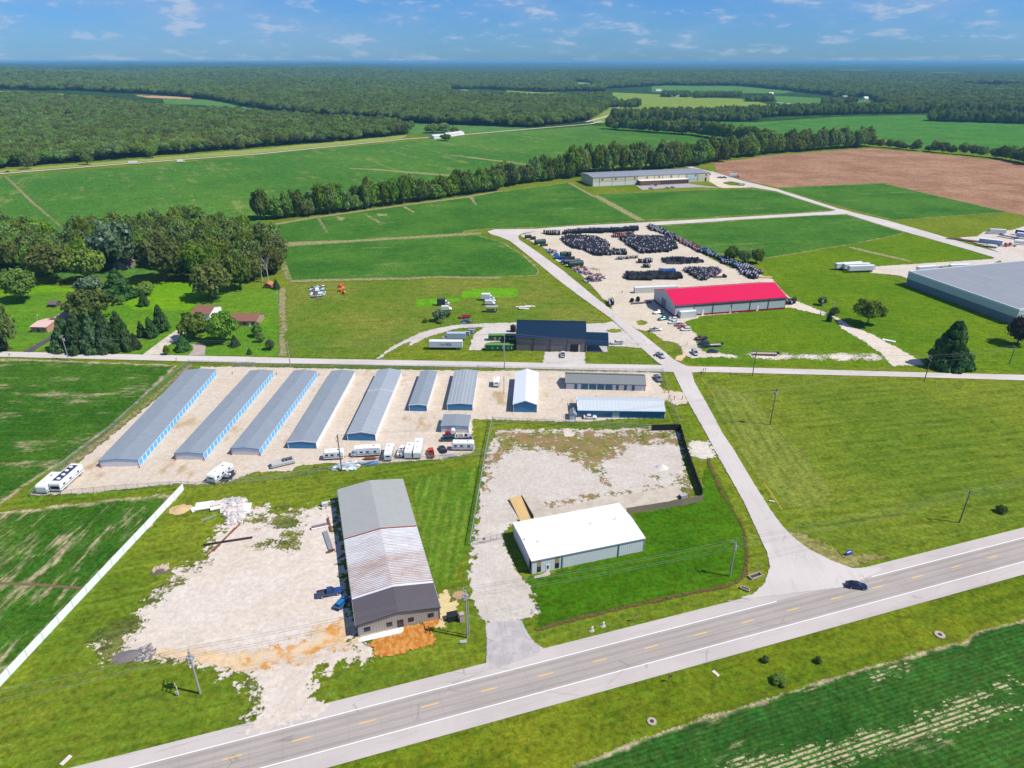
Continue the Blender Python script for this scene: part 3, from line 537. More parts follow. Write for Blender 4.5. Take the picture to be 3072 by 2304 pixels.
# reel yard gravel, plant drives, building lots
YREEL = px(b3, (440,848),(620,800),(870,778),(1430,768),(1480,770),(1700,872),(1900,975),(2060,1060),(2200,1125)) + px(b4, (140,960),(230,1040),(300,1000),(400,1040),(480,1140),(560,1195),(540,1240),(490,1240)) + px(h3, (2200,290),(1200,385),(1180,405),(1100,440),(950,480),(1080,625),(1170,700),(1130,790),(1250,960),(1560,990),(1600,1050),(1200,1075),(1080,1080),(930,1010),(930,935),(870,858),(780,805),(620,800),(440,655),(380,640),(250,620)) + px(b3, (1290,1575),(1200,1510),(1205,1420),(1130,1372),(1050,1282),(980,1202),(870,1112),(750,1062),(660,962),(480,870))
grv('gravel_yard', [YREEL], 'cream gravel yard of the cable reels', 1.4, Z3, .9, .35, .4, col=(.56,.485,.385), tint=(.50,.41,.29), dark=(.38,.32,.24), amt=.6)
gzone('grass_strip', [px(h3, (150,470),(240,445),(330,470),(350,500),(280,530),(200,530)), px(c3, (1205,120),(1260,108),(1330,115),(1345,132),(1280,142),(1220,135))], 'small round grass islands in the gravel', HWY, wild, 1, Z4+.01, .5, .5, .3)
grv('gravel_lot', [px(e6, (-80,900),(0,790),(300,700),(640,640),(1100,615),(1660,598),(1700,620),(1640,900),(1150,935),(1080,1062),(860,1060),(920,880),(960,780),(1080,705),(1120,672),(700,692),(480,752),(200,832),(0,930),(-150,1010)) + [], px(c2, (1260,232),(1330,170),(1480,90),(1640,40),(1760,0),(1640,-10),(1500,50),(1350,130),(1240,220))], 'pale gravel drive looping behind the dark-roofed building', 1.2, Z3, .6, .5, .3, col=(.53,.485,.43), tint=(.46,.38,.30), dark=(.36,.31,.26), amt=.5)
grv('gravel_lot', [px(c3, (1020,62),(1200,58),(1260,40),(1390,150),(1510,275),(1440,270),(1380,262),(1230,256),(1020,260)), px(c3, (675,305),(1022,308),(1022,412),(660,402))], 'pale gravel pads round the dark-roofed building', 1.2, Z3, .5, .5, .3, col=(.52,.48,.43), tint=(.46,.40,.33), dark=(.36,.32,.28), amt=.5)
gzone('grass_strip', [px(c3, (1210,122),(1262,108),(1330,112),(1345,130),(1280,142),(1225,136))], 'oval grass island in the gravel pad', HWY, wild, 1, Z4+.012, .3, .5, .3)
grv('gravel_track', [px(b4, (500,1160),(560,1192),(740,1262),(870,1318),(960,1378),(1100,1428),(1250,1508),(1400,1590),(1490,1650),(1250,1655),(1160,1560),(1050,1482),(890,1392),(840,1312),(700,1282),(530,1242))], 'washed gravel track beside the round tree', 1.2, Z3, 1.0, .4, .5, col=(.62,.54,.45), tint=(.55,.45,.34), dark=(.42,.36,.28), weeds=.5)
grv('gravel_track', [px(b4, (0,1575),(180,1565),(420,1560),(560,1570),(900,1565),(1150,1570),(1240,1615),(900,1625),(560,1605),(400,1615),(200,1600),(0,1595))], 'broken gravel strip beside the farm road', 1.0, Z3, 2.0, .35, .6, col=(.66,.58,.48), tint=(.55,.45,.34), dark=(.4,.35,.28), weeds=.6, tuft=(.35, 2.0, .05, .05))
grv('gravel_track', [px(c3, (1800,350),(1895,320),(1900,335),(1850,390),(1812,380))], 'tan dirt crossing beside the side road', .8, Z4+.01, .5, .5, .3, col=(.62,.42,.22), tint=(.6,.45,.28))
grv('gravel_yard', [px(b4, (1720,742),(1850,735),(1900,700),(2000,690),(2100,690),(2250,640),(2300,700),(2300,975),(2050,930),(2010,905),(1950,935),(1600,945),(1420,1000),(1375,1040),(1300,1012),(1090,992),(1100,950),(1640,915),(1960,895),(2000,870),(2015,850),(1900,800))], 'gravel truck yard and plant drive', 1.4, Z3, .6, .4, .4, col=(.56,.50,.43), tint=(.50,.39,.29), dark=(.38,.33,.27))
concrete('parking_lot', [px(e8, (660,260),(720,268),(1290,240),(1420,262),(1700,292),(1400,285),(1200,292),(950,300),(740,318))], 'grey asphalt car park of the long factory', Z3, (.40,.36,.36), .3, 2, 0, 'car park')
grv('gravel_yard', [px(e8, (1530,150),(1560,130),(1700,165),(1780,190),(1980,250),(2080,285),(1700,295),(1640,280),(1530,215))], 'pale yard at the end of the long factory', 2, Z2, .6, .3, .4, col=(.62,.53,.42))
gzone('lawn', [px(e8, (1700,225),(1790,215),(1960,245),(1940,270),(1780,262),(1700,240))], 'oval grass island by the long factory', 0, LAWN, 2, Z4, .3, .3, .3)
# house drives
concrete('driveway', [px(h1, (340,990),(700,790),(780,735),(860,740),(800,790),(470,995))], 'dark asphalt drive of the brick house', Z3, (.10,.09,.11), .2, .8, 0, 'driveway')
concrete('driveway', [px(h2, (-60,1130),(100,1010),(330,840),(500,730),(640,780),(600,860),(380,960),(250,1040),(270,1130))], 'pale concrete drive beside the two lawn trees', Z3, (.60,.52,.42), .2, .8, 0, 'driveway')
concrete('driveway', [px(h2, (630,1140),(710,1050),(690,990),(640,980),(850,950),(890,1010),(880,1140)), ], 'brown concrete drive with a curved kerb', Z3+.005, (.42,.35,.30), .1, .8, 0, 'driveway')
# drainage ditch round the white-roofed building
dm = zmat('ditch_mud', lambda t, p, d: (t.mix(t.noise(p, 1.5, 5, .7), (.07,.045,.02), (.19,.12,.05)), None), .35, .8, .35)
zone('ditch', [px(d3, (450,1412),(700,1340),(1000,1270),(1300,1205),(1560,1150),(1740,1115),(1820,1070),(1842,1000),(1852,900),(1835,760),(1800,680),(1815,672),(1850,760),(1868,900),(1862,1050),(1830,1090),(1740,1135),(1560,1168),(1300,1222),(1000,1288),(700,1362),(460,1428)), px(d3, (1592,285),(1612,280),(1640,370),(1700,500),(1760,600),(1800,672),(1785,672),(1740,590),(1680,500),(1625,380))], dm, Z4, .7, 2, 'muddy drainage ditch round the vivid lawn', 'ditch')
zone('dirt', [px(c3, (1925,1085),(2090,1075),(2150,1215),(2040,1235),(1920,1200))], zmat('padweed', lambda t, p, d: gravel(t, p, (.60,.54,.47), (.5,.43,.33), (.3,.3,.15), .6, 0, 0, .6), 1.4, .5, .6), Z3, .8, 2.5, 'weedy gravel pad beside the side road', 'gravel')
zone('dirt', [px(c4, (560,1250),(660,1330),(760,1400),(900,1470),(1040,1490),(1300,1400),(1060,1400),(960,1395),(800,1300),(640,1240))], zmat('cornerdirt', lambda t, p, d: lawn(t, p, HWY, ((.22,.2,.06),(.28,.25,.09),(.12,.12,.03)), patch=.06), 1.6, .4, .8), Z2, .8, 2.5, 'thin dry grass on the road corner', 'grass')
strip('tyre_line', [G(p) for p in px(c4, (10,190),(140,380),(260,590),(400,850),(560,1090))], .5, Z3, mat('dry_line', (.30,.26,.03), .9, scale=.5), 'yellow dry line in the field beside the side road', 'grass')
# ================================================================ BUILDINGS
WHT = mat('white_trim', (.78,.78,.76), .45, var=.05)
GLASS = mat('dark_glass', (.02,.025,.03), .08, 0, .6, var=.2)
CONC = mat('grey_concrete', (.46,.43,.38), .85, var=.15, dirt=.3)
DKTRIM = mat('dark_trim', (.07,.065,.065), .5)
def frame(A, B, C, z=0.0):
    """A,B = photo pixels of the near wall's foot, C = far right eave corner at height z -> centre, angle, width, length"""
    a, b, c = G(A), G(B), G(C, z)
    ux = (b - a); w = np.linalg.norm(ux); ux /= w; L = float((c - b) @ np.array((-ux[1], ux[0])))
    return (a + b)/2, math.atan2(ux[1], ux[0]), w, L, ux
def walls(mb, w, l, e, r, ridge, m):
    if ridge == 'y': mb.ext([(-w/2,0),(w/2,0),(w/2,e),(0,r),(-w/2,e)], 0, l, m)
    else: mb.ext([(0,0),(l,0),(l,e),(l/2,r),(0,e)], -w/2, w/2, m, axis='x')
def roof(mb, w, l, e, r, ridge, m, ov=.25, th=.14, t0=0.0, t1=1.0, lift=.02):
    e += lift; r += lift
    if ridge == 'y':
        k = (r-e)/(w/2); eo = e - k*ov; y0 = l*t0 - (ov if t0 == 0 else 0); y1 = l*t1 + (ov if t1 == 1 else 0)
        mb.ext([(-w/2-ov,eo),(0,r),(w/2+ov,eo),(w/2+ov,eo+th),(0,r+th),(-w/2-ov,eo+th)], y0, y1, m)
    else:
        k = (r-e)/(l/2); eo = e - k*ov; x0 = -w/2 + w*t0 - (ov if t0 == 0 else 0); x1 = -w/2 + w*t1 + (ov if t1 == 1 else 0)
        mb.ext([(-ov,eo),(l/2,r),(l+ov,eo),(l+ov,eo+th),(l/2,r+th),(-ov,eo+th)], x0, x1, m, axis='x')
def panel(parent, name, w, l, side, u0, u1, z0, z1, m, proud=.05, label=None):
    """flat door / window on a wall; u runs along the wall in metres (S: left to right, E: near to far, W: near to far)"""
    mb = MB(); c, d = (u0+u1)/2, u1-u0; h = z1-z0; zc = (z0+z1)/2; t = proud*2
    if side == 'S': mb.box((-w/2+c, 0, zc), (d, t, h), m)
    elif side == 'N': mb.box((-w/2+c, l, zc), (d, t, h), m)
    elif side == 'E': mb.box((w/2, c, zc), (t, d, h), m)
    else: mb.box((-w/2, c, zc), (t, d, h), m)
    o = mb.build(name, parent)
    if label: o['label'] = label
    return o
def building(name, label, cat, A, B, C, e, r, ridge, wm, rm, group=None, ov=.25, trim=None, rise=0.0, walldepth=None, th=.14):
    c, a, w, l, ux = frame(A, B, C, e)
    if walldepth: l = walldepth
    root = empty(name, (*c, 0), a, label, cat, group)
    mb = MB(); walls(mb, w, l, e, r, ridge, wm); mb.build('wall', root)
    mb = MB(); roof(mb, w, l, e, r, ridge, rm, ov, th); mb.build('roof', root)
    if trim:
        k = (r-e)/(w/2)
        if ridge == 'y':
            for y in (-ov-.03, l+ov-.03):
                mb = MB(); mb.ext([(-w/2-ov,e-k*ov-.10),(0,r-.10),(w/2+ov,e-k*ov-.10),(w/2+ov,e-k*ov+.19),(0,r+.19),(-w/2-ov,e-k*ov+.19)], y, y+.06, trim); mb.build('gable_trim', root)
        else:
            for y in (-ov-.04, l+ov-.02): 
                mb = MB(); mb.box((0, y, e-.02), (w+2*ov, .06, .26), trim); mb.build('eave_trim', root)
        for x in (-w/2, w/2):
            for y in (0, l): mb = MB(); mb.box((x, y, e/2), (.16, .16, e), trim); mb.build('corner_trim', root)
    return root, w, l
SW = ribbed('storage_white_wall', (.62,.64,.68), 'X', .6, .3)
SB = ribbed('storage_blue_wall', (.05,.22,.42), 'X', .62, .6)
GALV = ribbed('storage_galvanised_roof', (.27,.305,.335), 'Y', 1.05, .30, .5, .1, .14, .25, (.22,.24,.27))
GALV2 = ribbed('storage_pale_roof', (.35,.38,.41), 'Y', 1.6, .35, .5, .1, .14, .25, (.25,.27,.29))
DOORB = ribbed('storage_door_blue', (.10,.42,.80), 'Z', .25, .15)
DOORW = ribbed('storage_door_white', (.74,.75,.76), 'Z', .25, .12)
BLT = mat('blue_trim', (.06,.27,.50), .4, var=.06)
def storage(label, A, B, C, e, r, wm, n, door, trim, posts, rm=GALV, bollards=True):
    root, w, l = building('storage_shed', label, 'storage building', A, B, C, e, r, 'y', wm, rm, 'long storage sheds in the gravel yard', .15, trim)
    if n:
        pit = l / n
        mb = MB(); mb.box((w/2+.02, l/2, e-.12), (.10, l-.4, .24), posts)
        for i in range(n+1): mb.box((w/2+.02, min(l-.1, max(.1, i*pit)), e/2-.06), (.10, .38, e-.12), posts)
        mb.build('door_frame', root)
        for i in range(n): panel(root, 'roll_up_door', w, l, 'E', i*pit+.22, (i+1)*pit-.22, .02, e-.28, door, .04)
    return root, w, l
storage('longest storage shed, leftmost of the row, with light blue doors', c1(870,1157), c1(1206,1150), c1(1995,314), 2.35, 2.85, SW, 26, DOORB, BLT, WHT)
storage('second storage shed from the left with light blue doors', c1(1522,1092), c1(1766,1096), c2(373,328), 2.35, 2.8, SW, 25, DOORB, BLT, WHT)
storage('third storage shed from the left with light blue doors', c1(2005,1050), c2(232,1056), c2(737,330), 2.4, 2.85, SW, 23, DOORB, BLT, WHT)
storage('fourth storage shed from the left, blue end wall and white doors', c2(478,997), c2(722,999), c2(1100,328), 2.5, 3.0, SB, 21, DOORW, WHT, WHT)
r5, w5, l5 = storage('fifth storage shed from the left, with a step in its roof', c2(990,928), c2(1231,931), c2(1482,326), 2.7, 3.5, SB, 20, DOORW, WHT, WHT, GALV2)
mb = MB(); roof(mb, w5, l5, 2.85, 3.65, 'y', GALV2, .15, .14, .63, 1.0); mb.build('raised_roof', r5)
mb = MB(); mb.ext([(-w5/2-.15,2.72),(0,3.55),(w5/2+.15,2.72),(w5/2+.15,3.05),(0,3.86),(-w5/2-.15,3.05)], l5*.63-.15, l5*.63+.02, WHT); mb.build('roof_step_trim', r5)
storage('narrow short storage shed between the stepped shed and the grid-roofed shed', c2(1522,674), c2(1674,676), c2(1778,330), 2.6, 3.0, SB, 13, DOORW, WHT, WHT)
r7, w7, l7 = storage('wide short storage shed with a pale grid of roof seams', c2(1850,667), c2(2068,669), c2(2135,326), 2.7, 3.1, SB, 12, DOORW, WHT, WHT, ribbed('grid_roof', (.32,.35,.37), 'Y', 1.3, .3, .5, .1, .14))
mb = MB()
for i in range(1, 7):
    x = -w7/2 + w7*i/7; z = 2.7 + .4*(1-abs(x)/(w7/2)) + .18
    mb.box((x, l7/2, z), (.10, l7, .05), mat('seam_white', (.6,.62,.62), .5))
mb.build('roof_seam', r7)
root, w, l = building('storage_shed', 'small square storage shed behind the parked cars and boat', 'storage building', c2(1796,858), c2(2032,862), c2(2045,710), 2.5, 2.8, 'y', SW, ribbed('small_shed_roof', (.24,.27,.29), 'X', .9, .3), 'long storage sheds in the gravel yard', .15, BLT)
for i in range(3): panel(root, 'roll_up_door', w, l, 'E', .3+i*(l-.4)/3, i*(l-.4)/3+(l-.4)/3, .02, 2.1, DOORW, .04)
WR = ribbed('white_metal_roof', (.74,.77,.80), 'Y', .9, .12, .4, 0, .06)
root, w, l = building('storage_shed', 'steep white-roofed storage shed with a blue gable wall', 'storage building', c3(406,827), c3(606,831), c3(620,487), 3.5, 5.0, 'y', SB, WR, None, .35, WHT)
for i in range(8): panel(root, 'roll_up_door', w, l, 'E', .8+i*(l-1)/8, .3+(i+1)*(l-1)/8, .02, 2.5, DOORW, .04)
# grey roofed office block with blue doors (ridge along x)
OW = ribbed('office_white_wall', (.62,.64,.66), 'X', .45, .18)
GR = ribbed('grey_office_roof', (.20,.21,.205), 'X', .6, .2, .55, 0, .08)
e10 = hgt(c3(855,627), 578); c_, a_, w10, _, _ = frame(c3(855,627), c3(1540,645), c3(1542,592), 3)
dep = 9.6
root, w, l = building('storage_shed', 'white storage block with a grey roof and dark blue doors', 'storage building', c3(855,627), c3(1540,645), c3(1542,592), 2.75, 4.5, 'x', OW, GR, None, .3, DKTRIM, walldepth=dep)
TEAL = ribbed('dark_teal_door', (.035,.16,.27), 'Z', .25, .2)
for (p, q) in ((235,286),(348,462),(483,598),(618,732),(752,868),(925,973),(1060,1106),(1187,1238)):
    k = w / (1410-92); panel(root, 'roll_up_door', w, l, 'S', (p-92)*k, (q-92)*k, .02, 2.35, TEAL, .05)
mb = MB(); mb.box((0,l/2,4.72), (w+.6,.35,.08), DKTRIM); mb.build('ridge_cap', root)
# blue building with pale roof, ridge along x
BW = ribbed('blue_long_wall', (.035,.15,.30), 'X', .5, .45)
PALE = ribbed('pale_weathered_roof', (.50,.54,.555), 'X', 1.3, .12, .5, 0, .05, .35, (.42,.45,.48))
root, w, l = building('storage_shed', 'long dark blue shed with a pale weathered roof', 'storage building', c3(962,872), c3(1706,882), c3(1708,820), 3.0, 4.3, 'x', BW, PALE, None, .3, BLT, walldepth=10.5)
k = w/(1730-300)
panel(root, 'sliding_door', w, l, 'S', (865-300)*k, (983-300)*k, .02, 2.5, mat('grey_blue_door', (.35,.43,.50), .5), .06)
mb = MB(); mb.box((-w/2-.32,l/2,4.0), (.1,l,.4), WHT); mb.build('verge_board', root)
root, w, l = building('garden_shed', 'tiny grey garden shed at the end of the dark blue shed', 'shed', c3(888,895), c3(947,897), c3(946,840), 2.0, 2.9, 'y', ribbed('pale_blue_wall', (.50,.60,.68), 'X', .3, .2), mat('grey_shingle', (.22,.23,.24), .8, var=.2, scale=4), None, .15, None, walldepth=4.2)
panel(root, 'door', w, l, 'S', w/2-.45, w/2+.45, .02, 1.8, mat('pale_door', (.62,.68,.72), .5), .04)
# ---- long grey shed with the rusty roof
A, B, C = d2(900,1414), d2(1574,1263), d2(1281,106); e = 3.6; r = 4.9
GW = ribbed('taupe_wall', (.34,.31,.28), 'X', .6, .45)
ROOFA = ribbed('grey_green_roof', (.34,.345,.325), 'Y', .95, .2, .5, 0, .10, .2, (.26,.26,.245))
ROOFC = ribbed('dark_umber_roof', (.105,.09,.093), 'Y', 1.0, .12, .45, 0, .08)
def rusty():
    m, t = newmat('rusty_white_roof'); o = t.obj()
    y = t.node('ShaderNodeSeparateXYZ'); t.l.new(o, y.inputs[0])
    c = t.mix(t.noise(o, .5, 4), (.55,.58,.60), (.68,.70,.70))
    q = t.map(o, 0, (.35, 2.6, 1)); n = t.noise(q, 1.0, 5, .72)
    n2 = t.noise(t.map(o, 0, (.12, .25, 1)), 1.0, 3, .5); n3 = t.noise(t.map(o, 0, (2.5, 1.2, 1)), 1.0, 3, .6)
    w = t.wave(o, 2*math.pi/.62/20, 1.2, 2.0, 'Y')
    half = t.lin(y.outputs[1], RY - 1.5, RY + 1.5, 1.0, .25)    # the lower half of the sheeting is rustier
    v = t.m('ADD', t.m('MULTIPLY', n, .45), t.m('ADD', t.m('MULTIPLY', w, .22), t.m('MULTIPLY', n2, .22)))
    v = t.m('ADD', v, t.m('MULTIPLY', half, .14))
    rr = t.step(v, .465, .60); c = t.mix(t.m('MULTIPLY', rr, .78), c, t.mix(n3, (.22,.085,.045), (.40,.24,.16)))
    t.out(t.bsdf(c, .6, .1, .3, t.bump(w, .4, .04))); return m
c_, a_, w, l, _ = frame(A, B, C, e)
root = empty('workshop_shed', (*c_, 0), a_, 'long grey workshop shed with a rusty white and dark brown roof', 'workshop')
mb = MB(); walls(mb, w, l, e, r, 'y', GW); mb.build('wall', root)
ub = Vector((*c_, 0)); M_ = Matrix.Translation(ub) @ Matrix.Rotation(a_, 4, 'Z'); Mi = M_.inverted()
def frac(p, z): 
    g = G(p, z); return (Mi @ Vector((g[0], g[1], 0))).y / l
t2 = frac(d2(795,604), e); t1 = frac(d2(855,1100), e); RY = l*(t1 + (t2-t1)*.55); RUST = rusty()
for nm, m, q0, q1, lf in (('rear_roof', ROOFA, t2, 1.0, .10), ('rusty_roof', RUST, t1, t2, .06), ('front_roof', ROOFC, 0.0, t1, .02)):
    mb = MB(); roof(mb, w, l, e, r, 'y', m, .3, .12, q0, q1, lf); mb.build(nm, root)
mb = MB(); roof(mb, w, l, e, r, 'y', mat('rust_red', (.27,.07,.04), .7), .3, .10, t2-.004, t2+.003, .2); mb.build('rust_flashing', root)
mb = MB(); roof(mb, w, l, e, r, 'y', mat('pale_flashing', (.6,.62,.68), .5), .3, .10, t1-.004, t1+.006, .12); mb.build('flashing', root)
mb = MB(); mb.ext([(-w/2-.3,e-.2),(0,r-.12),(w/2+.3,e-.2),(w/2+.3,e+.18),(0,r+.2),(-w/2-.3,e+.18)], -.36, -.3, DKTRIM)
for x in (-w/2, w/2): mb.box((x, 0, e/2), (.2, .2, e), DKTRIM)
for x in (-w/2-.36, w/2+.36): mb.box((x, l/2, e-.06), (.12, l+.6, .2), mat('grey_trim', (.3,.3,.31), .5))
mb.build('trim', root)
fr = mat('window_frame_black', (.03,.03,.03), .4)
k = w/(1710-712)
def wallu(p): 
    g = G(p); return (Mi @ Vector((g[0], g[1], 0))).x + w/2
for (x0, x1) in ((.075,.150),(.345,.415),(.610,.680),(.855,.928)):
    o = panel(root, 'window', w, l, 'S', x0*w, x1*w, 1.15, 2.35, fr, .05)
    mbp = MB(); n = 2
    for i in range(n):
        xa = -w/2 + x0*w + .08 + i*((x1-x0)*w-.08)/2; xb = xa + ((x1-x0)*w-.24)/2
        mbp.box(((xa+xb)/2, -.06, 1.75), (xb-xa, .06, .98), GLASS)
    mbp.build('pane', o)
o = panel(root, 'entrance_door', w, l, 'S', .475*w, .552*w, .05, 2.35, fr, .06)
mbp = MB(); mbp.box((-w/2+.496*w, -.08, 1.25), (.034*w, .06, 2.0), GLASS); mbp.box((-w/2+.532*w, -.08, 1.25), (.03*w, .06, 2.0), GLASS); mbp.build('pane', o)
mb = MB(); mb.box((-w/2+.24*w, -.12, .18), (.44*w, .2, .35), mat('tan_sill', (.5,.42,.3), .7)); mb.build('base_sill', root)
# ---- white-roofed building
A, B, C = d3(432,1046), d3(1172,892), d3(1010,578)
PW = ribbed('pale_panel_wall', (.60,.63,.62), 'X', .55, .35)
WROOF = mat('white_membrane_roof', (.80,.80,.79), .5, var=.03, scale=.4, dirt=.08, dirtcol=(.6,.6,.58))
root, w, l = building('office_building', 'wide white-roofed metal building on the vivid lawn', 'building', A, B, C, 4.2, 4.75, 'x', PW, WROOF, None, .2, mat('grey_trim', (.3,.3,.31), .5))
tan = mat('tan_panel', (.36,.25,.13), .6)
for (x0, x1) in ((.045,.078),(.20,.235)):
    panel(root, 'tan_panel', w, l, 'S', x0*w, x1*w, 2.0, 4.0, tan, .05)
    o = panel(root, 'window', w, l, 'S', x0*w, x1*w, .35, 2.0, fr, .06); mbp = MB(); mbp.box((-w/2+(x0+x1)/2*w, -.075, 1.15), ((x1-x0)*w*.8, .06, 1.4), GLASS); mbp.build('pane', o)
o = panel(root, 'entrance_door', w, l, 'S', .122*w, .152*w, .05, 2.15, mat('white_door', (.72,.72,.70), .5), .07)
mbp = MB(); mbp.box((-w/2+.137*w, -.09, 1.3), (.014*w, .06, 1.1), GLASS); mbp.build('pane', o)
for x in (.262, .765): 
    mb = MB(); mb.cyl((-w/2+x*w, -.12, 0), (-w/2+x*w, -.12, 4.1), .11, mat('downspout_teal', (.14,.20,.22), .5), n=8); mb.build('downspout', root)
mb = MB(); mb.box((-w/2, 1.2, 2.0), (.12, 1.6, 3.0), fr); mb.build('corner_window', root)
for (p) in (d3(820,716), d3(985,685), d3(472,835), d3(385,822)):
    g = G(p, 4.7); v = (Matrix.Translation((*frame(A,B,C,4.2)[0],0)) @ Matrix.Rotation(frame(A,B,C,4.2)[1],4,'Z')).inverted() @ Vector((g[0],g[1],0))
    mb = MB(); mb.cyl((v.x,v.y,4.3),(v.x,v.y,5.3),.09,CONC,n=8); mb.cyl((v.x,v.y,5.25),(v.x,v.y,5.45),.18,CONC,n=8); mb.build('vent_pipe', root)
# ---- dark blue-roofed building with annex
NAVY = ribbed('navy_roof', (.005,.024,.052), 'X', .9, .25, .4, 0, .1)
TAUP = ribbed('taupe_block_wall', (.185,.165,.165), 'X', 1.1, .15, .7)
A, B = c3(430,292), c3(1022,306)
e = hgt(c3(430,292), c3(0,180)[1]); 
c_, a_, w, _, _ = frame(A, B, c3(1028,186), e)
dk = 19.0; r = e + 4.6
root, w, l = building('warehouse', 'tall warehouse with a dark navy roof beside the side road', 'warehouse', A, B, c3(1028,186), e, r, 'x', TAUP, NAVY, None, .4, DKTRIM, walldepth=dk)
for i in (1,2,3):
    mb = MB(); mb.box((-w/2+w*(.245*i), -.1, e/2), (.35, .25, e), DKTRIM); mb.build('wall_pier', root)
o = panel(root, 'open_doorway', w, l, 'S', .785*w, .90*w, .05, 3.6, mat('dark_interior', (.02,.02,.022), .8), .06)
panel(root, 'door_jamb', w, l, 'S', .90*w+.1, .925*w, .05, 3.6, mat('cream_board', (.6,.56,.48), .6), .08)
mb = MB(); mb.box((0,l/2,r+.2),(w+.8,.5,.12),DKTRIM); mb.build('ridge_cap', root)
# annex: lean-to carport on the right
c2_, a2_, w2, _, _ = frame(c3(1026,305), c3(1218,311), c3(1222,252), 3)
an = empty('carport', (*c2_, 0), a2_, 'open carport with a navy roof at the warehouse end', 'carport')
mb = MB(); he = hgt(c3(1218,311), c3(0,252)[1]); d_ = 10.5
mb.ext([(-.3,he-.05),(d_*.75,he+2.6),(d_+.3,he+1.9),(d_+.3,he+2.1),(d_*.75,he+2.8),(-.3,he+.15)], -w2/2, w2/2+.3, NAVY, axis='x'); mb.build('roof', an)
mb = MB()
for x in (-w2/2+.4, w2/2): 
    for y in (.15, d_-.2): mb.cyl((x,y,0),(x,y,he+(0 if y<1 else 1.6)),.13,mat('pale_post',(.6,.58,.54),.6),n=8)
mb.build('post', an)
mb = MB(); mb.box((0,d_,he/2+.6),(w2,.15,he+1.2),TAUP); mb.build('back_wall', an)
mb = MB(); mb.box((0,d_/2,.17),(w2,d_,.06),CONC); mb.build('floor_slab', an)
# ---- red roof building
A, B = e4(777,648), e4(2183,541); e = hgt(e4(777,648), e4(0,492)[1]); r = e + 3.9
cL = G(e4(462,428)); aL = G(A); d_ = np.linalg.norm(cL-aL)
RED = ribbed('crimson_roof', (.60,.005,.062), 'X', .9, .12, .42, 0, .10, .12, (.40,.02,.04))
LG = ribbed('pale_grey_wall', (.46,.50,.53), 'X', .7, .15)
root, w, l = building('reel_warehouse', 'long warehouse with a bright red roof', 'warehouse', A, B, e4(2205,388), e, r, 'x', LG, RED, None, .35, mat('crimson_trim', (.33,.01,.03), .5), walldepth=float(d_)*.93)
DR = mat('dark_red_band', (.24,.008,.02), .6)
mb = MB(); mb.box((0,-.05,.5),(w+.1,.12,1.0),DR); mb.box((-w/2-.05,l/2,.5),(.12,l,1.0),DR); mb.build('base_band', root)
mb = MB(); mb.box((0,-.06,e-1.15),(w-.6,.1,.62),mat('clerestory_dark',(.06,.075,.08),.3)); mb.build('clerestory', root)
for i in (1,2,3,4,5):
    mb = MB(); x = -w/2 + w*(.168*i if i<4 else .168*i); mb.box((x,-.1,e/2),(.28,.22,e-.1),mat('maroon_pier',(.13,.05,.05),.6)); mb.build('wall_pier', root)
for x in (.25,.50,.745):
    panel(root, 'white_door', w, l, 'S', x*w-.55, x*w+.55, .1, 2.9, WHT, .12)
panel(root, 'tall_sliding_door', w, l, 'W', l*.42, l*.64, .05, 5.4, ribbed('slate_door',(.16,.185,.21),'Z',.4,.2), .06)
panel(root, 'side_door', w, l, 'W', l*.24, l*.28, .1, 2.2, WHT, .1)
mb = MB(); mb.box((0,l/2,r+.2),(w+.7,.3,.1),mat('pink_ridge',(.6,.25,.28),.5)); mb.build('ridge_cap', root)
# ---- long tan factory with brick annex
A, B = e8(150,274), e8(1522,211); e = hgt(e8(150,274), e8(0,172)[1])
cL = G(e8(68,250)); d_ = np.linalg.norm(cL-G(A))
CRM = ribbed('cream_wall', (.62,.56,.42), 'X', 2.0, .05)
FR = ribbed('slate_roof', (.24,.25,.28), 'X', 2.4, .15, .6, 0, .08)
c_, a_, w, _, _ = frame(A, B, e8(1525,115), e); l = max(float(d_), 34.0)
root = empty('factory', (*c_,0), a_, 'very long cream factory with a slate roof at the tree line', 'factory')
mb = MB(); mb.box((0,l/2,e/2),(w,l,e),CRM); mb.build('wall', root)
mb = MB(); mb.ext([(-.3,e),(l/2,e+.9),(l+.3,e),(l+.3,e+.25),(l/2,e+1.15),(-.3,e+.25)],-w/2-.3,w/2+.3,FR,axis='x'); mb.build('roof', root)
mb = MB(); mb.box((-w/2+.19*w,-.06,1.6),(.375*w,.12,3.2),mat('white_base',(.7,.7,.68),.6)); mb.build('base_band', root)
for x in (.055,.16,.27,.37,.52,.59,.66,.73,.80,.90):
    mb = MB(); mb.box((-w/2+x*w,-.1,e/2),(.3,.2,e),mat('brown_joint',(.2,.16,.12),.6)); mb.build('wall_joint', root)
for x in (.08,.19,.35,.455,.56,.665,.88,.975):
    mb = MB(); mb.box((-w/2+x*w,-.1,e-1.9),(1.7,.2,1.9),mat('brown_louvre',(.24,.17,.10),.6)); mb.build('wall_louvre', root)
panel(root,'pale_blue_panel',w,l,'S',.803*w,.895*w,3.0,7.0,mat('pale_blue_panel',(.45,.62,.70),.5),.08); panel(root,'dock_door',w,l,'S',.965*w,.98*w,.1,4,GLASS,.08)
A2, B2 = e8(715,264), e8(1287,239); ea = hgt(e8(715,264), e8(0,212)[1]); c_, a_, wa, _, _ = frame(A2, B2, e8(1290,180), ea)
BRK = mat('brown_brick', (.20,.115,.07), .8, var=.2, scale=3)
cw = G(e8(665,246)); da = float(np.linalg.norm(cw-G(A2)))
an = empty('office_annex', (*c_,0), a_, 'low brown brick annex with a white roof in front of the factory', 'office')
mb = MB(); mb.box((0,da/2,ea/2),(wa,da,ea),BRK); mb.build('wall', an)
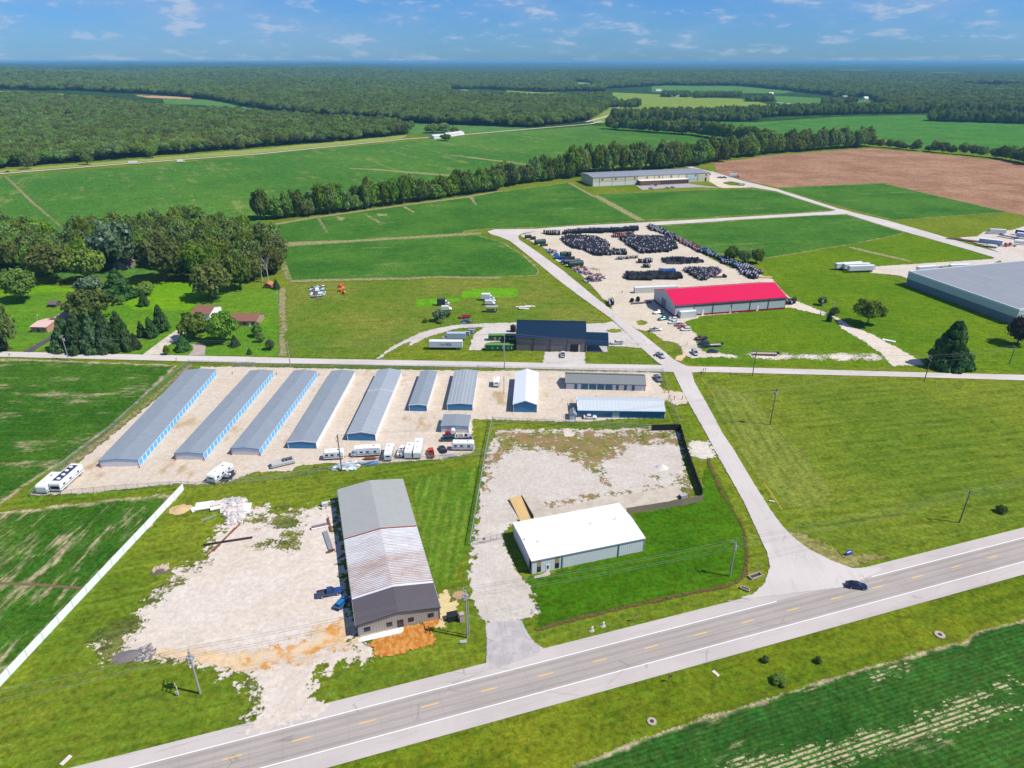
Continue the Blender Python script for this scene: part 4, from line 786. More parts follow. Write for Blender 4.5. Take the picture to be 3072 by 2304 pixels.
mb = MB(); mb.box((0,da/2,ea+.12),(wa+.5,da+.5,.26),mat('cream_roof',(.72,.68,.6),.6)); mb.build('roof', an)
for i in range(12):
    panel(an,'window',wa,da,'S',wa*(.42+i*.048),wa*(.42+i*.048)+1.7,.9,3.4,GLASS,.06)
# ---- big flat-roofed plant at right
P0, P1 = b4(1365,1078), b4(2050,1335); eP = hgt(P0, b4(0,985)[1])
q0 = G(b4(1368,985), eP); q1 = G(b4(2152,1258), eP); ux = q1-q0; wP = np.linalg.norm(ux); ux /= wP
root = empty('plant_building', (*((q0+q1)/2),0), math.atan2(ux[1],ux[0]), 'huge flat grey-roofed plant at the right edge', 'factory')
lP = 95.0
PWA = ribbed('grey_blue_block', (.16,.20,.225), 'X', 3, .1); PWB = ribbed('pale_band', (.50,.56,.58), 'X', 1.2, .12)
mb = MB(); mb.box((0,lP/2,eP*.25),(wP,lP,eP*.5),PWA); mb.build('lower_wall', root)
mb = MB(); mb.box((0,lP/2,eP*.725),(wP+.3,lP+.3,eP*.45),PWB); mb.build('upper_wall', root)
mb = MB(); t_=.5
for (cx,cy,sx,sy) in ((0,0,wP+.5,t_),(0,lP,wP+.5,t_),(-wP/2,lP/2,t_,lP-t_-.02),(wP/2,lP/2,t_,lP-t_-.02)): mb.box((cx,cy,eP+.1),(sx,sy,1.0),mat('white_parapet',(.66,.70,.72),.5))
mb.build('parapet', root)
mb = MB(); mb.box((0,lP/2,eP-.05),(wP-.6,lP-.6,.5),mat('grey_membrane',(.235,.25,.275),.8,var=.10,scale=.15,dirt=.25,dirtcol=(.16,.17,.19))); mb.build('roof', root)
for k_ in (.18,.36,.62):
    mb = MB(); mb.box((0,lP*k_,eP+.215),(wP-.8,.22,.03),mat('seam_pale',(.45,.46,.48),.7)); mb.build('roof_seam', root)
# ---- houses
def house(name, label, cat, A, B, depth, e, r, ridge, wm, rm, doors=(), wins=()):
    a, b = G(A), G(B); ux = b-a; w = float(np.linalg.norm(ux)); c = (a+b)/2
    root = empty(name, (*c,0), math.atan2(ux[1],ux[0]), label, cat)
    mb = MB(); walls(mb, w, depth, e, r, ridge, wm); mb.build('wall', root)
    mb = MB(); roof(mb, w, depth, e, r, ridge, rm, .35, .12); mb.build('roof', root)
    for x0, x1, z1, m in doors: panel(root, 'door', w, depth, 'S', x0*w, x1*w, .05, z1, m, .05)
    for x0, x1 in wins: panel(root, 'window', w, depth, 'S', x0*w, x1*w, 1.0, 2.0, GLASS, .05)
    return root
PINK = mat('pink_brick', (.46,.24,.17), .85, var=.12, scale=3)
house('brick_outbuilding', 'pink brick outbuilding with a flat pinkish roof by the lawn', 'house', h1(486,692), h1(722,698), 11, 2.9, 3.7, 'x', PINK, mat('pink_roof', (.62,.42,.36), .8), ((.38,.52,2.0,DKTRIM),))
house('brick_house', 'brick house with a striped pale brown roof behind the pines', 'house', h1(740,600), h1(960,600), 15, 3.0, 4.6, 'y', PINK, ribbed('striped_roof', (.36,.25,.24), 'Y', 2.0, .5))
BRN = mat('brown_shingle', (.23,.10,.07), .85, var=.15, scale=2)
house('garage', 'white garage with a brown shingle roof behind the lawn oaks', 'garage', h2(690,600), h2(960,605), 13, 3.0, 5.0, 'x', mat('white_siding', (.78,.78,.76), .6), BRN)
hr = house('ranch_house', 'long low house with a brown roof and a dark porch', 'house', h2(1250,700), h2(1660,702), 11, 2.8, 4.6, 'x', mat('tan_brick', (.36,.24,.17), .8), BRN, ((.72,.80,2.1,WHT),), ((.05,.15),(.52,.62),(.85,.93)))
house('barn', 'small barn with a purple-brown roof among the woods', 'barn', b1(945,1130), b1(1050,1132), 10, 3.2, 5.6, 'y', mat('barn_grey', (.22,.19,.19), .8), mat('plum_roof', (.22,.11,.10), .8))
house('well_house', 'little dark shingled hut alone on the lawn', 'hut', h1(728,312), h1(846,314), 4.5, 1.7, 2.9, 'x', mat('dark_timber', (.10,.075,.06), .8), mat('dark_shingle', (.13,.11,.10), .9))
house('garden_hut', 'rusty red hut at the top of the dirt lane', 'hut', h2(1770,128), h2(1880,130), 4.5, 2.0, 3.2, 'y', mat('rust_timber', (.33,.13,.06), .8), mat('rust_roof', (.42,.17,.08), .8))
# far farm houses: small white and grey houses with roofs
FW = mat('far_white', (.75,.75,.74), .6); FGR = mat('far_grey_roof', (.28,.28,.31), .8); FB = mat('far_brown_roof', (.4,.27,.2), .8)
for i, (p, q, rm, lab) in enumerate(((a2(1885,560), a2(1935,558), FB, 'far white farmhouse at the edge of the distant field'), (a2(2040,590), a2(2075,588), FGR, 'far grey shed right of the distant farmhouse'), (a2(2140,630), a2(2190,630), FGR, 'far dark-roofed house in the small tree clump'), (a3(135,618), a3(190,618), FGR, 'far white house left of the lone dark tree'), (a3(300,615), a3(360,614), FB, 'far tan house right of the lone dark tree'), (a3(565,614), a3(590,613), FW, 'far white shed at the end of the farmstead row'), (a3(1045,636), a3(1070,635), FGR, 'far house by the round trees at right'), (a3(1180,644), a3(1205,643), FW, 'far white barn among the round trees'), (a3(1470,644), a3(1500,643), FB, 'far red-roofed house at the wood edge'), (a2(1850,822), a2(1885,822), FGR, 'white house half hidden in the hedgerow trees'))):
    house('farm_house', lab, 'house', p, q, 12, 4.5, 8, 'x', FW, rm)
for p, q, lab in ((f(938,300), f(962,298), 'long white poultry house left of the lone tree on the far road'), (f(968,296), f(1003,291), 'long white poultry house right of the lone tree on the far road')):
    house('poultry_house', lab, 'farm building', p, q, 14, 3.5, 6, 'x', FW, mat('poultry_roof', (.55,.56,.56), .5))
# ================================================================ VEHICLES
RUB = mat('tyre_rubber', (.018,.018,.018), .8); RIM = mat('wheel_rim', (.45,.45,.46), .35, .7)
HEAD = mat('headlamp_lens', (.7,.72,.75), .15, 0, .6); TAIL = mat('tail_lamp', (.35,.01,.01), .25); BLK = mat('black_plastic', (.02,.02,.022), .5)
STEEL = mat('dark_steel', (.10,.10,.105), .5, .4); BEDM = mat('bed_liner', (.05,.05,.055), .7)
ZV = .16
_wheels = {}
def wheel(parent, x, y, r=.34, w=.24):
    k = (round(r,2), round(w,2))
    if k not in _wheels:
        mb = MB(); mb.cyl((0,-w/2,0),(0,w/2,0),r,RUB,n=14); mb.cyl((0,-w/2-.015,0),(0,w/2+.015,0),r*.58,RIM,n=10); _wheels[k] = mb.mesh('wheel')
    o = bpy.data.objects.new('wheel', _wheels[k]); COL.objects.link(o); o.parent = parent; o.location = (x, y, r); return o
def paint(name, col): return mat('paint_' + name, col, .28, .15, .5, .05, coat=.6)
def sec(x, zb, zt, hw):
    return [(x,-hw*.9,zb),(x,-hw,zb+.18),(x,-hw,zt-.14),(x,-hw*.86,zt),(x,hw*.86,zt),(x,hw,zt-.14),(x,hw,zb+.18),(x,hw*.9,zb)]
def slab(mb, x0, x1, z, hw, th, m): mb.box(((x0+x1)/2, 0, z+th/2), (x1-x0, hw*2, th), m)
_vp = {}
KINDS = {
 'sedan': dict(L=4.8, body=[(-2.4,.42,.78,.72),(-2.3,.3,1.0,.86),(-1.3,.24,1.02,.92),(.9,.24,1.0,.92),(1.9,.28,.90,.88),(2.3,.32,.78,.76),(2.4,.4,.66,.6)], cab=((-1.85,1.05),(-1.05,.2),.98,1.42,.84,.64)),
 'hatchback': dict(L=4.3, body=[(-2.1,.4,.9,.74),(-2.05,.3,1.05,.86),(-1.0,.24,1.06,.9),(.9,.24,1.02,.9),(1.8,.28,.92,.86),(2.15,.4,.68,.62)], cab=((-2.0,1.1),(-1.55,.3),1.02,1.5,.83,.66)),
 'suv': dict(L=4.9, body=[(-2.45,.5,.95,.8),(-2.35,.36,1.15,.92),(-1.2,.3,1.18,.96),(1.0,.3,1.15,.96),(2.0,.34,1.06,.92),(2.4,.42,.8,.75)], cab=((-2.35,1.15),(-2.0,.4),1.12,1.75,.88,.72)),
 'minivan': dict(L=5.1, body=[(-2.55,.45,.9,.85),(-2.45,.3,1.1,.95),(-1.0,.26,1.12,.98),(1.3,.26,1.08,.98),(2.2,.3,.95,.9),(2.55,.42,.7,.7)], cab=((-2.45,1.7),(-2.2,.7),1.06,1.75,.92,.78)),
}
def car(label, kind, col, p_rear, p_front, group=None, cat=None, z=None):
    a, b = G(p_rear), G(p_front); c = (a+b)/2; ang_ = math.atan2(b[1]-a[1], b[0]-a[0]); z = ZV if z is None else z
    key = (kind, col)
    if key not in _vp:
        root = empty('pickup_truck' if kind == 'pickup' else ('delivery_van' if kind == 'van' else 'parked_' + kind), (*c, z), ang_)
        P = paint(col, PAINT[col])
        if kind == 'pickup':
            mb = MB(); mb.loft([sec(*q) for q in [(-.62,.42,1.12,.98),(.9,.40,1.12,.99),(1.9,.42,1.14,.98),(2.6,.46,1.06,.95),(2.85,.55,.9,.86)]], P); mb.build('body', root, smooth=False)
            mb = MB(); mb.box((-1.75,0,.62),(2.3,1.9,.26),P)
            for y in (-.93,.93): mb.box((-1.75,y,.93),(2.3,.12,.40),P)
            mb.box((-2.86,0,.84),(.10,1.92,.58),P); mb.build('cargo_bed', root)
            mb = MB(); mb.box((-1.75,0,.77),(2.1,1.7,.04),BEDM); mb.build('bed_liner', root)
            cab = ((-.62,1.15),(-.45,.55),1.10,1.78,.90,.74)
            wx, r, W = (-1.75,1.85), .40, .86
            L = 5.7
        elif kind == 'van':
            mb = MB(); mb.loft([sec(*q) for q in [(-2.7,.45,2.3,.95),(-2.6,.35,2.5,1.0),(.9,.35,2.5,1.0),(1.5,.35,1.6,1.0),(2.5,.4,1.15,.92),(2.75,.5,.9,.8)]], P); mb.build('body', root)
            cab = ((.7,1.72),(.8,1.0),1.35,2.2,1.02,.9); wx, r, W = (-1.6,1.7), .36, .88; L = 5.5
        else:
            k = KINDS[kind]; mb = MB(); mb.loft([sec(*q) for q in k['body']], P); mb.build('body', root); cab = k['cab']; L = k['L']; wx, r, W = (-L*.29, L*.30), (.38 if kind == 'suv' else .33), .82
        (b0,b1),(t0,t1),z0,z1,hb,ht = cab
        mb = MB(); mb.add([(b0,-hb,z0),(b1,-hb,z0),(b1,hb,z0),(b0,hb,z0),(t0,-ht,z1),(t1,-ht,z1),(t1,ht,z1),(t0,ht,z1)], [(3,2,1,0),(4,5,6,7),(0,1,5,4),(1,2,6,5),(2,3,7,6),(3,0,4,7)], GLASS); mb.build('window', root)
        if kind != 'van':
            mb = MB(); mb.box(((t0+t1)/2,0,z1+.03),(t1-t0+.12,ht*2+.1,.08),P,top=(.9,.9))
            for s_ in (-1,1):   # pillars
                mb.cyl((b1-.05,s_*hb*.97,z0),(t1,s_*ht*.98,z1),.05,P,n=6); mb.cyl((b0+.08,s_*hb*.97,z0),(t0,s_*ht*.98,z1),.08,P,n=6); mb.cyl(((b0+b1)/2,s_*hb*1.0,z0),((t0+t1)/2,s_*ht*1.0,z1),.05,P,n=6)
            mb.build('roof', root)
        for x in wx:
            for y in (-W, W): wheel(root, x, y, r)
        zf_ = .78 if kind not in ('pickup','van') else .92; xf = L/2-.12
        for y in (-.62,.62):
            mb = MB(); mb.box((xf,y,zf_-.08),(.2,.34,.16),HEAD); mb.build('headlight', root)
            mb = MB(); mb.box((-L/2+(.06 if kind!='pickup' else -.05),y*1.15,zf_+.05),(.14,.22,.24),TAIL); mb.build('tail_light', root)
        mb = MB(); mb.box((L/2-.03,0,.5),(.18,1.5,.2),BLK); mb.box((-L/2+.03,0,.5),(.18,1.5,.2),BLK); mb.build('bumper', root)
        _vp[key] = root; o = root
    else:
        o = copy_tree(_vp[key]); o.location = (*c, z); o.rotation_euler = (0,0,ang_)
        for k in list(o.keys()): del o[k]
    tag(o, label, cat or ({'pickup':'pickup','van':'van','suv':'suv','minivan':'minivan'}.get(kind,'car')), group); return o
PAINT = {'navy':(.008,.012,.05),'blue':(.015,.06,.22),'bright_blue':(.02,.17,.42),'white':(.78,.78,.78),'silver':(.42,.44,.47),'teal':(.01,.17,.20),'red':(.55,.012,.02),'orange_red':(.58,.05,.02),'maroon':(.09,.012,.03),'black':(.015,.015,.018),'grey':(.13,.14,.16),'dark_teal':(.012,.045,.06),'slate':(.16,.19,.27)}
GC = 'vehicles parked by the red-roofed warehouse'
car('dark navy sedan driving on the highway', 'sedan', 'navy', h6(1505,262), h6(1752,296))
car('blue pickup truck parked on the pale lot beside the grey shed', 'pickup', 'blue', h5(215,378), h5(515,318))
car('bright blue hatchback half in the shade of the grey shed', 'hatchback', 'bright_blue', h5(475,520), h5(560,425))
car('white sedan parked in front of the dark blue shed', 'sedan', 'white', h7(385,862), h7(610,866))
car('slate pickup parked by the fence at the storage gate', 'pickup', 'slate', h7(1590,185), h7(1650,262))
car('silver pickup driving on the side road', 'pickup', 'silver', h3(515,1020), h3(605,1090))
car('white pickup at the right end of the carport', 'pickup', 'white', c3(1352,238), c3(1240,240))
car('white pickup in front of the warehouse doorway', 'pickup', 'white', c3(830,366), c3(833,314))
car('teal pickup, nearest to the red warehouse corner', 'pickup', 'teal', h3(690,432), h3(525,455), GC)
car('white pickup in the warehouse shade behind the teal pickup', 'pickup', 'white', h3(600,330), h3(445,348), GC)
car('white hatchback beside the red warehouse corner', 'hatchback', 'white', h3(855,448), h3(690,456), GC)
car('white sedan second in line from the warehouse corner', 'sedan', 'white', h3(860,505), h3(685,510), GC)
car('grey sedan squeezed beside the red car', 'sedan', 'grey', h3(945,538), h3(800,550), GC)
car('red sedan in the middle of the parked line', 'sedan', 'red', h3(1015,580), h3(845,588), GC)
car('white suv at the grass end of the parked line', 'suv', 'white', h3(1065,618), h3(890,624), GC)
car('silver pickup parked at the grass bank near the side road', 'pickup', 'silver', h3(390,632), h3(568,618), GC)
car('maroon pickup parked on the gravel edge', 'pickup', 'maroon', h3(1330,766), h3(1125,778), GC)
car('dark teal suv next to the maroon pickup', 'suv', 'dark_teal', h3(1380,850), h3(1165,856), GC)
car('black sedan next to the utility trailer', 'sedan', 'black', h3(1385,900), h3(1190,902), GC)
car('navy sedan on the rubble strip right of the silver van', 'sedan', 'navy', h3(1320,985), h3(1540,985), GC)
car('silver minivan parked by the rubble strip', 'minivan', 'silver', h3(1090,960), h3(1165,1058), GC)
car('orange-red pickup in the row of stored campers', 'pickup', 'orange_red', e7(1572,428), e7(1555,318))
car('dark hatchback beside the orange-red pickup', 'hatchback', 'navy', e7(1745,358), e7(1690,285))
car('dark navy minivan behind the stored camper', 'minivan', 'dark_teal', e7(1875,186), e7(1695,190))
car('red pickup abandoned in the meadow', 'pickup', 'red', e6(885,515), e6(705,530))
car('wrecked dark car with blue tarp in the meadow', 'sedan', 'grey', e6(750,590), e6(910,592))
car('white van in front of the dark box truck', 'van', 'white', e6(405,398), e6(590,395))
car('white van nearest the grey-roofed trailer', 'van', 'white', e6(1135,300), e6(1300,302))
car('white pickup between the two meadow vans', 'pickup', 'white', e6(1140,255), e6(1305,258))
car('white car by the scrap pile beside the side road', 'sedan', 'white', e1(1800,1270), e1(1890,1300))
GF = 'cars in front of the long factory'
for i, (p, q, cl, lab) in enumerate(((e8(818,304), e8(860,306), 'silver', 'silver car alone at the front of the factory car park'), (e8(838,272), e8(875,272), 'white', 'white car beside the black one at the brick annex'), (e8(868,270), e8(902,270), 'black', 'black car by the brick annex'), (e8(1018,296), e8(1057,296), 'silver', 'silver car in the middle of the factory car park'), (e8(1076,292), e8(1120,292), 'slate', 'slate car at the right of the factory car park'))):
    car(lab, 'sedan', cl, p, q, GF)
car('white suv by the oval island at the factory drive', 'suv', 'white', e8(1878,258), e8(1925,258))
car('black pickup at the factory end, left one', 'pickup', 'black', e8(1635,176), e8(1680,178)); car('black pickup at the factory end, right one', 'pickup', 'black', e8(1685,174), e8(1728,178))
car('dark car at the left end of the far road', 'sedan', 'black', b1(80,326), b1(42,328), z=.5)
# ---- box vehicles defined by the foot of their near side
def bframe(A, B, L=None):
    a, b = G(A), G(B); ux = b-a; w = float(np.linalg.norm(ux)); ux /= w
    if L: 
        c = (a+b)/2; w = L
    else: c = (a+b)/2
    return c, math.atan2(ux[1], ux[0]), w
RVW = mat('camper_white', (.78,.78,.77), .35, 0, .4, .04, dirt=.15, dirtcol=(.55,.52,.46)); STR = mat('camper_stripe', (.14,.19,.30), .4)
def camper(label, A, B, endon=False, length=None, width=2.5, hh=2.9, cat='camper', name='travel_trailer', front=None, ac=1, stripe=STR, group='stored campers and trailers', wins=True, z=ZV, darkroof=False):
    """near side A-B; endon: A-B is the short end and the body runs away from the camera"""
    c, a, w = bframe(A, B)
    if endon: W, L = w, length
    else: W, L = width, w
    root = empty(name, (*c, z), a, label, cat, group)
    # local: X along A->B, Y into the depth. body axes: long axis = X (side on) or Y (end on)
    Mx = Matrix.Identity(4) if not endon else Matrix(((0,-1,0,0),(1,0,0,0),(0,0,1,0),(0,0,0,1)))
    off = Matrix.Translation((0, W/2, 0)) if not endon else Matrix.Translation((0, L/2, 0))
    T = off @ Mx; z0 = .65
    prof = [(-L/2,z0),(L/2,z0),(L/2,hh-.35),(L/2-.3,hh),(-L/2+.35,hh),(-L/2,hh-.5)]
    mb = MB(); mb.ext(prof, -W/2, W/2, RVW, T); o = mb.build('body', root)
    mb = MB(); mb.box((0,-W/2-.02,1.25),(L*.96,.04,.22),stripe,T); mb.box((0,W/2+.02,1.25),(L*.96,.04,.22),stripe,T); mb.build('stripe', root)
    mb = MB(); mb.box((0,0,.5),(L*.94,W*.8,.3),STEEL,T); mb.build('chassis', root)
    if wins:
        for (x, s_) in ((-.32,.9),(-.05,.9),(.28,.8)):
            for y in (-1,1):
                mb = MB(); mb.box((x*L, y*(W/2+.025), 1.95),(s_,.05,.55),GLASS,T); mb.build('window', root)
        mb = MB(); mb.box((-L/2-.01,0,2.0),(.06,W*.5,.45),GLASS,T); mb.build('end_window', root)
        mb = MB(); mb.box((.12*L,-W/2-.03,1.55),(.65,.05,1.75),mat('camper_door',(.68,.68,.67),.4),T); mb.build('door', root)
    for i in range(ac):
        mb = MB(); mb.box(((-.18+.36*i)*L,0,hh+.13),(.9,.75,.28),mat('ac_unit',(.66,.66,.65),.5),T,top=(.8,.8)); mb.build('roof_unit', root)
    mb = MB(); mb.box((.22*L,.3,hh+.05),(.45,.45,.1),BLK,T); mb.build('roof_vent', root)
    if darkroof:
        mb = MB(); mb.box((0,0,hh+.02),(L*.78,W*.8,.05),mat('dark_roof_coat',(.035,.045,.07),.5),T); mb.build('roof_coating', root)
        for x in (-.3,-.1,.1,.28):
            mb = MB(); mb.cyl(T@Vector((x*L,.2*(1 if x>0 else -1),hh+.04)),T@Vector((x*L,.2*(1 if x>0 else -1),hh+.25)),.55,RVW,n=12); mb.build('roof_hatch', root)
    for x in ((-.05,.05) if not front else (-.28,.33)):
        for y in (-1,1):
            p = T @ Vector((x*L, y*(W/2-.15), 0)); o = wheel(root, p.x, p.y, .36); o.rotation_euler = (0,0,math.pi/2 if endon else 0)
    if front:
        s_ = -1 if front == 'left' else 1
        mb = MB(); mb.box((s_*(L/2-.02),0,1.75),(.12,W*.86,1.0),GLASS,T); mb.build('windscreen', root)
    else:
        mb = MB(); mb.box((L/2+.6,0,.5),(1.4,.12,.1),STEEL,T); mb.box((-L/2-.03,0,.55),(.1,W*.8,.15),STEEL,T); mb.build('drawbar', root)
    return root
camper('white travel trailer with dark windows, leftmost of the stored row', e7(140,458), e7(402,444), ac=1)
o = camper('large white motorhome with a cab, front facing left in the stored row', e7(590,416), e7(892,400), cat='motorhome', name='motorhome', front=None, hh=3.3)
mb = MB(); cc = bframe(e7(590,416), e7(892,400)); Lm = cc[2]
P_ = mat('motorhome_cab', (.60,.66,.75), .3, 0, .5)
mb.loft([[(-Lm/2+.1-x,1.25-hw,.5),(-Lm/2+.1-x,1.25-hw,zt),(-Lm/2+.1-x,1.25+hw,zt),(-Lm/2+.1-x,1.25+hw,.5)] for x,zt,hw in ((0,2.2,1.1),(.8,2.1,1.05),(1.3,1.35,1.0),(2.1,1.2,.92),(2.3,.9,.85))], P_); mb.build('cab', o)
mb = MB(); mb.box((-Lm/2-.4,1.25,2.75),(1.2,2.4,.9),RVW,top=(.85,.95)); mb.build('overcab_bunk', o)
mb = MB(); mb.box((-Lm/2-.75,1.25,1.72),(.5,1.9,.55),GLASS); mb.build('windscreen', o)
wheel(o, -Lm/2-1.5, .25, .38); wheel(o, -Lm/2-1.5, 2.25, .38)
camper('white box camper seen end-on, right of the motorhome', e7(945,472), e7(1046,470), True, 7.0)
camper('short white box trailer right of the stored speedboat', e7(1212,440), e7(1308,442), True, 6.4, wins=False, name='cargo_trailer', cat='trailer')
camper('long white box trailer left of the orange-red pickup', e7(1330,444), e7(1432,442), True, 9.2, wins=False, name='cargo_trailer', cat='trailer')
camper('white travel trailer with three dark windows, rightmost of the stored row', e7(1838,328), e7(2130,330))
camper('white camper parked alone near the end of the white fence', c1(1788,1302), c1(1872,1306), True, 8.2)
camper('white box trailer in the bottom corner of the storage yard', c1(320,1398), c1(418,1392), True, 8.0, wins=False, name='cargo_trailer', cat='trailer')
camper('long motorhome with a dark roof patch in the storage yard corner', c1(445,1380), c1(536,1380), True, 11.0, hh=3.4, cat='motorhome', name='motorhome', front='left', ac=0, stripe=mat('teal_stripe',(.03,.20,.28),.4), darkroof=True)
camper('small white camper on the weedy patch in the storage yard', c3(232,616), c3(284,616), True, 4.8, ac=0, hh=2.6)
# rotate the end-on bodies that do not run straight along the yard
for o in COL.objects:
    if o.get('label') in ('white box trailer in the bottom corner of the storage yard', 'long motorhome with a dark roof patch in the storage yard corner'):
        o.rotation_euler.z = math.atan2(G(c1(690,1240))[1]-G(c1(536,1378))[1], G(c1(690,1240))[0]-G(c1(536,1378))[0]) - math.pi/2
    if o.get('label') == 'white camper parked alone near the end of the white fence': o.rotation_euler.z -= R(14)
# ---- semi trailers, trucks, containers
TRW = ribbed('trailer_white', (.62,.64,.67), 'X', .9, .10, .4, 0, .04)
def lettering(parent, text, size, m, loc, name='lettering', wid=None):
    cu = bpy.data.curves.new('txt', 'FONT'); cu.body = text; cu.size = size; cu.extrude = .01; cu.align_x = 'LEFT'
    t = bpy.data.objects.new('txt', cu); COL.objects.link(t); bpy.context.view_layer.update()
    me = bpy.data.meshes.new_from_object(t.evaluated_get(bpy.context.evaluated_depsgraph_get()))
    bpy.data.objects.remove(t); bpy.data.curves.remove(cu); me.materials.clear(); me.materials.append(m)
    o = bpy.data.objects.new(name, me); COL.objects.link(o); o.parent = parent; o.location = loc; o.rotation_euler = (math.pi/2, 0, 0)
    if wid and o.dimensions.x > 0: s_ = wid / max(v.co.x for v in me.vertices); o.scale = (s_, 1, 1)
    return o
def semi(label, A, B, hh=3.9, m=None, L=None, group=None, wheels_right=True, z=ZV, deck=False):
    c, a, L = bframe(A, B, L); W = 2.55; m = m or TRW
    root = empty('flatbed_trailer' if deck else 'semi_trailer', (*c, z), a, label, 'trailer', group)
    if deck:
        mb = MB(); mb.box((0,W/2,1.25),(L,W,.28),m); mb.build('deck', root)
    else:
        mb = MB(); mb.box((0,W/2,(1.15+hh)/2),(L,W,hh-1.15),m); mb.build('box_body', root)
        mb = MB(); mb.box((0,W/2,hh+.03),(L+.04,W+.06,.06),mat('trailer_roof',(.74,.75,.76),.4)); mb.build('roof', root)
    s_ = 1 if wheels_right else -1
    mb = MB(); mb.box((0,W/2,.98),(L*.96,1.0,.25),STEEL); mb.box((s_*L*.36,W/2,.7),(2.6,1.6,.2),STEEL); mb.build('chassis', root)
    for x in (.33,.40):
        for y in (.2, W-.2): wheel(root, s_*x*L, y, .5, .4)
    mb = MB()
    for y in (.5, W-.5): mb.box((-s_*L*.33,y,.5),(.14,.14,1.0),STEEL)
    mb.build('landing_leg', root)
    return root
o = semi('white semi trailer lettered ClearView on the grass', e6(212,1052), e6(762,1056))
Ls = bframe(e6(212,1052), e6(762,1056))[2]; NB = mat('lettering_blue', (.02,.10,.35), .5)
mb = MB(); x0 = -Ls/2 + Ls*.49; mb.add([(x0+.35,-.03,2.15),(x0+2.6,-.03,2.15),(x0+2.25,-.03,3.1),(x0,-.03,3.1)], [(0,1,2,3)], NB); mb.build('logo_block', o)
lettering(o, 'Clear', 1.05, NB, (-Ls/2+Ls*.32, -.04, 2.3), wid=Ls*.165)
lettering(o, 'View', 1.0, WHT, (x0+.4, -.06, 2.3), wid=1.75)
o = semi('long grey semi trailer in the truck yard', e5(890,690), e5(1560,770), m=ribbed('trailer_grey',(.30,.36,.50),'X',1.2,.1))
GT = 'white trailers parked on the plant lawn'
semi('white semi trailer nearest the camera of the three on the plant lawn', b4(940,994), b4(1120,987), group=GT)
semi('white semi trailer in the middle of the three on the plant lawn', b4(906,980), b4(1086,972), group=GT)
semi('white semi trailer farthest of the three on the plant lawn', b4(850,975), b4(1032,963), group=GT)
semi('flatbed trailer beside the long grey trailer', e5(850,735), e5(1450,800), m=mat('flatbed_grey',(.50,.50,.52),.5), deck=True)
semi('low white flatbed nearest the plant road', e5(1060,765), e5(1390,825), m=mat('flatbed_pale',(.66,.64,.62),.5), deck=True)
semi('dark flatbed trailer behind the long grey trailer', e5(1460,480), e5(2040,580), m=mat('flatbed_dark',(.06,.08,.13),.5), deck=True)
semi('dark blue semi trailer at the right edge of the truck yard', e5(1930,430), e5(2420,500), m=mat('trailer_navy',(.02,.04,.22),.4))
semi('pale semi trailer in front of the dark blue trailer', e5(1960,520), e5(2450,590), m=mat('trailer_pale_blue',(.45,.52,.68),.4))
semi('pale trailer behind the roof edge of the plant, left one', b4(1432,1000), b4(1560,990), L=13)
semi('pale trailer behind the roof edge of the plant, right one', b4(1665,985), b4(1790,980), L=13)
def truck(label, A, B, boxm, cabm, front='right', hh=3.6, name='box_truck', box=True, L=None, z=ZV, cat='truck'):
    c, a, L = bframe(A, B, L); W = 2.4; s_ = 1 if front == 'right' else -1
    root = empty(name, (*c, z), a, label, cat); Lc = 2.3
    if box:
        mb = MB(); mb.box((-s_*Lc/2,W/2,(1.0+hh)/2),(L-Lc,W,hh-1.0),boxm); mb.build('box_body', root)
    mb = MB(); x = s_*(L/2-Lc)
    mb.loft([[(x+s_*d,W/2-hw,.55),(x+s_*d,W/2-hw,zt),(x+s_*d,W/2+hw,zt),(x+s_*d,W/2+hw,.55)] for d,zt,hw in ((.05,2.5,1.05),(.9,2.45,1.05),(1.3,1.6,1.02),(2.1,1.4,.95),(2.3,1.0,.9))], cabm); mb.build('cab', root)
    mb = MB(); mb.add([(x+s_*.95,W/2-.95,1.6),(x+s_*.95,W/2+.95,1.6),(x+s_*1.34,W/2+.95,1.62),(x+s_*1.34,W/2-.95,1.62),(x+s_*.9,W/2-.9,2.4),(x+s_*.9,W/2+.9,2.4),(x+s_*.98,W/2+.9,2.4),(x+s_*.98,W/2-.9,2.4)],[(0,1,2,3),(7,6,5,4),(0,4,5,1),(1,5,6,2),(2,6,7,3),(3,7,4,0)],GLASS); mb.box((x+s_*.5,W/2,2.0),(.6,2.16,.5),GLASS); mb.build('window', root)
    mb = MB(); mb.box((0,W/2,.75),(L*.95,1.0,.25),STEEL); mb.build('chassis', root)
    for xx in (-s_*L*.28, s_*(L/2-1.0)):
        for y in (.2, W-.2): wheel(root, xx, y, .45, .3)
    return root
TG = ribbed('truck_box_grey', (.40,.47,.55), 'X', 1.2, .1)
truck('grey box truck behind the ClearView trailer', e6(420,905), e6(812,905), TG, paint('white', PAINT['white']), 'left')
truck('box truck with a black box in the meadow', e6(340,325), e6(545,325), mat('truck_box_black',(.05,.05,.055),.6), paint('white', PAINT['white']))
truck('white box truck farthest in the meadow', e6(1075,238), e6(1290,240), mat('truck_box_white',(.74,.74,.74),.5), paint('white', PAINT['white']))
truck('white box truck at the back of the truck yard', e5(1120,400), e5(1680,430), mat('truck_box_white',(.74,.74,.74),.5), paint('white', PAINT['white']), 'left')
truck('red truck tractor beside the long grey trailer', e5(1500,745), e5(1640,770), TG, paint('red', PAINT['red']), 'right', box=False, L=6.5, name='truck_tractor')
truck('small red truck tractor in front of the white tanker', e5(1780,765), e5(1950,780), TG, paint('red', PAINT['red']), 'left', box=False, L=6.0, name='truck_tractor')
truck('dark red truck tractor behind the plant roof', b4(1590,985), b4(1655,982), TG, paint('maroon', PAINT['maroon']), 'left', box=False, L=7, name='truck_tractor')
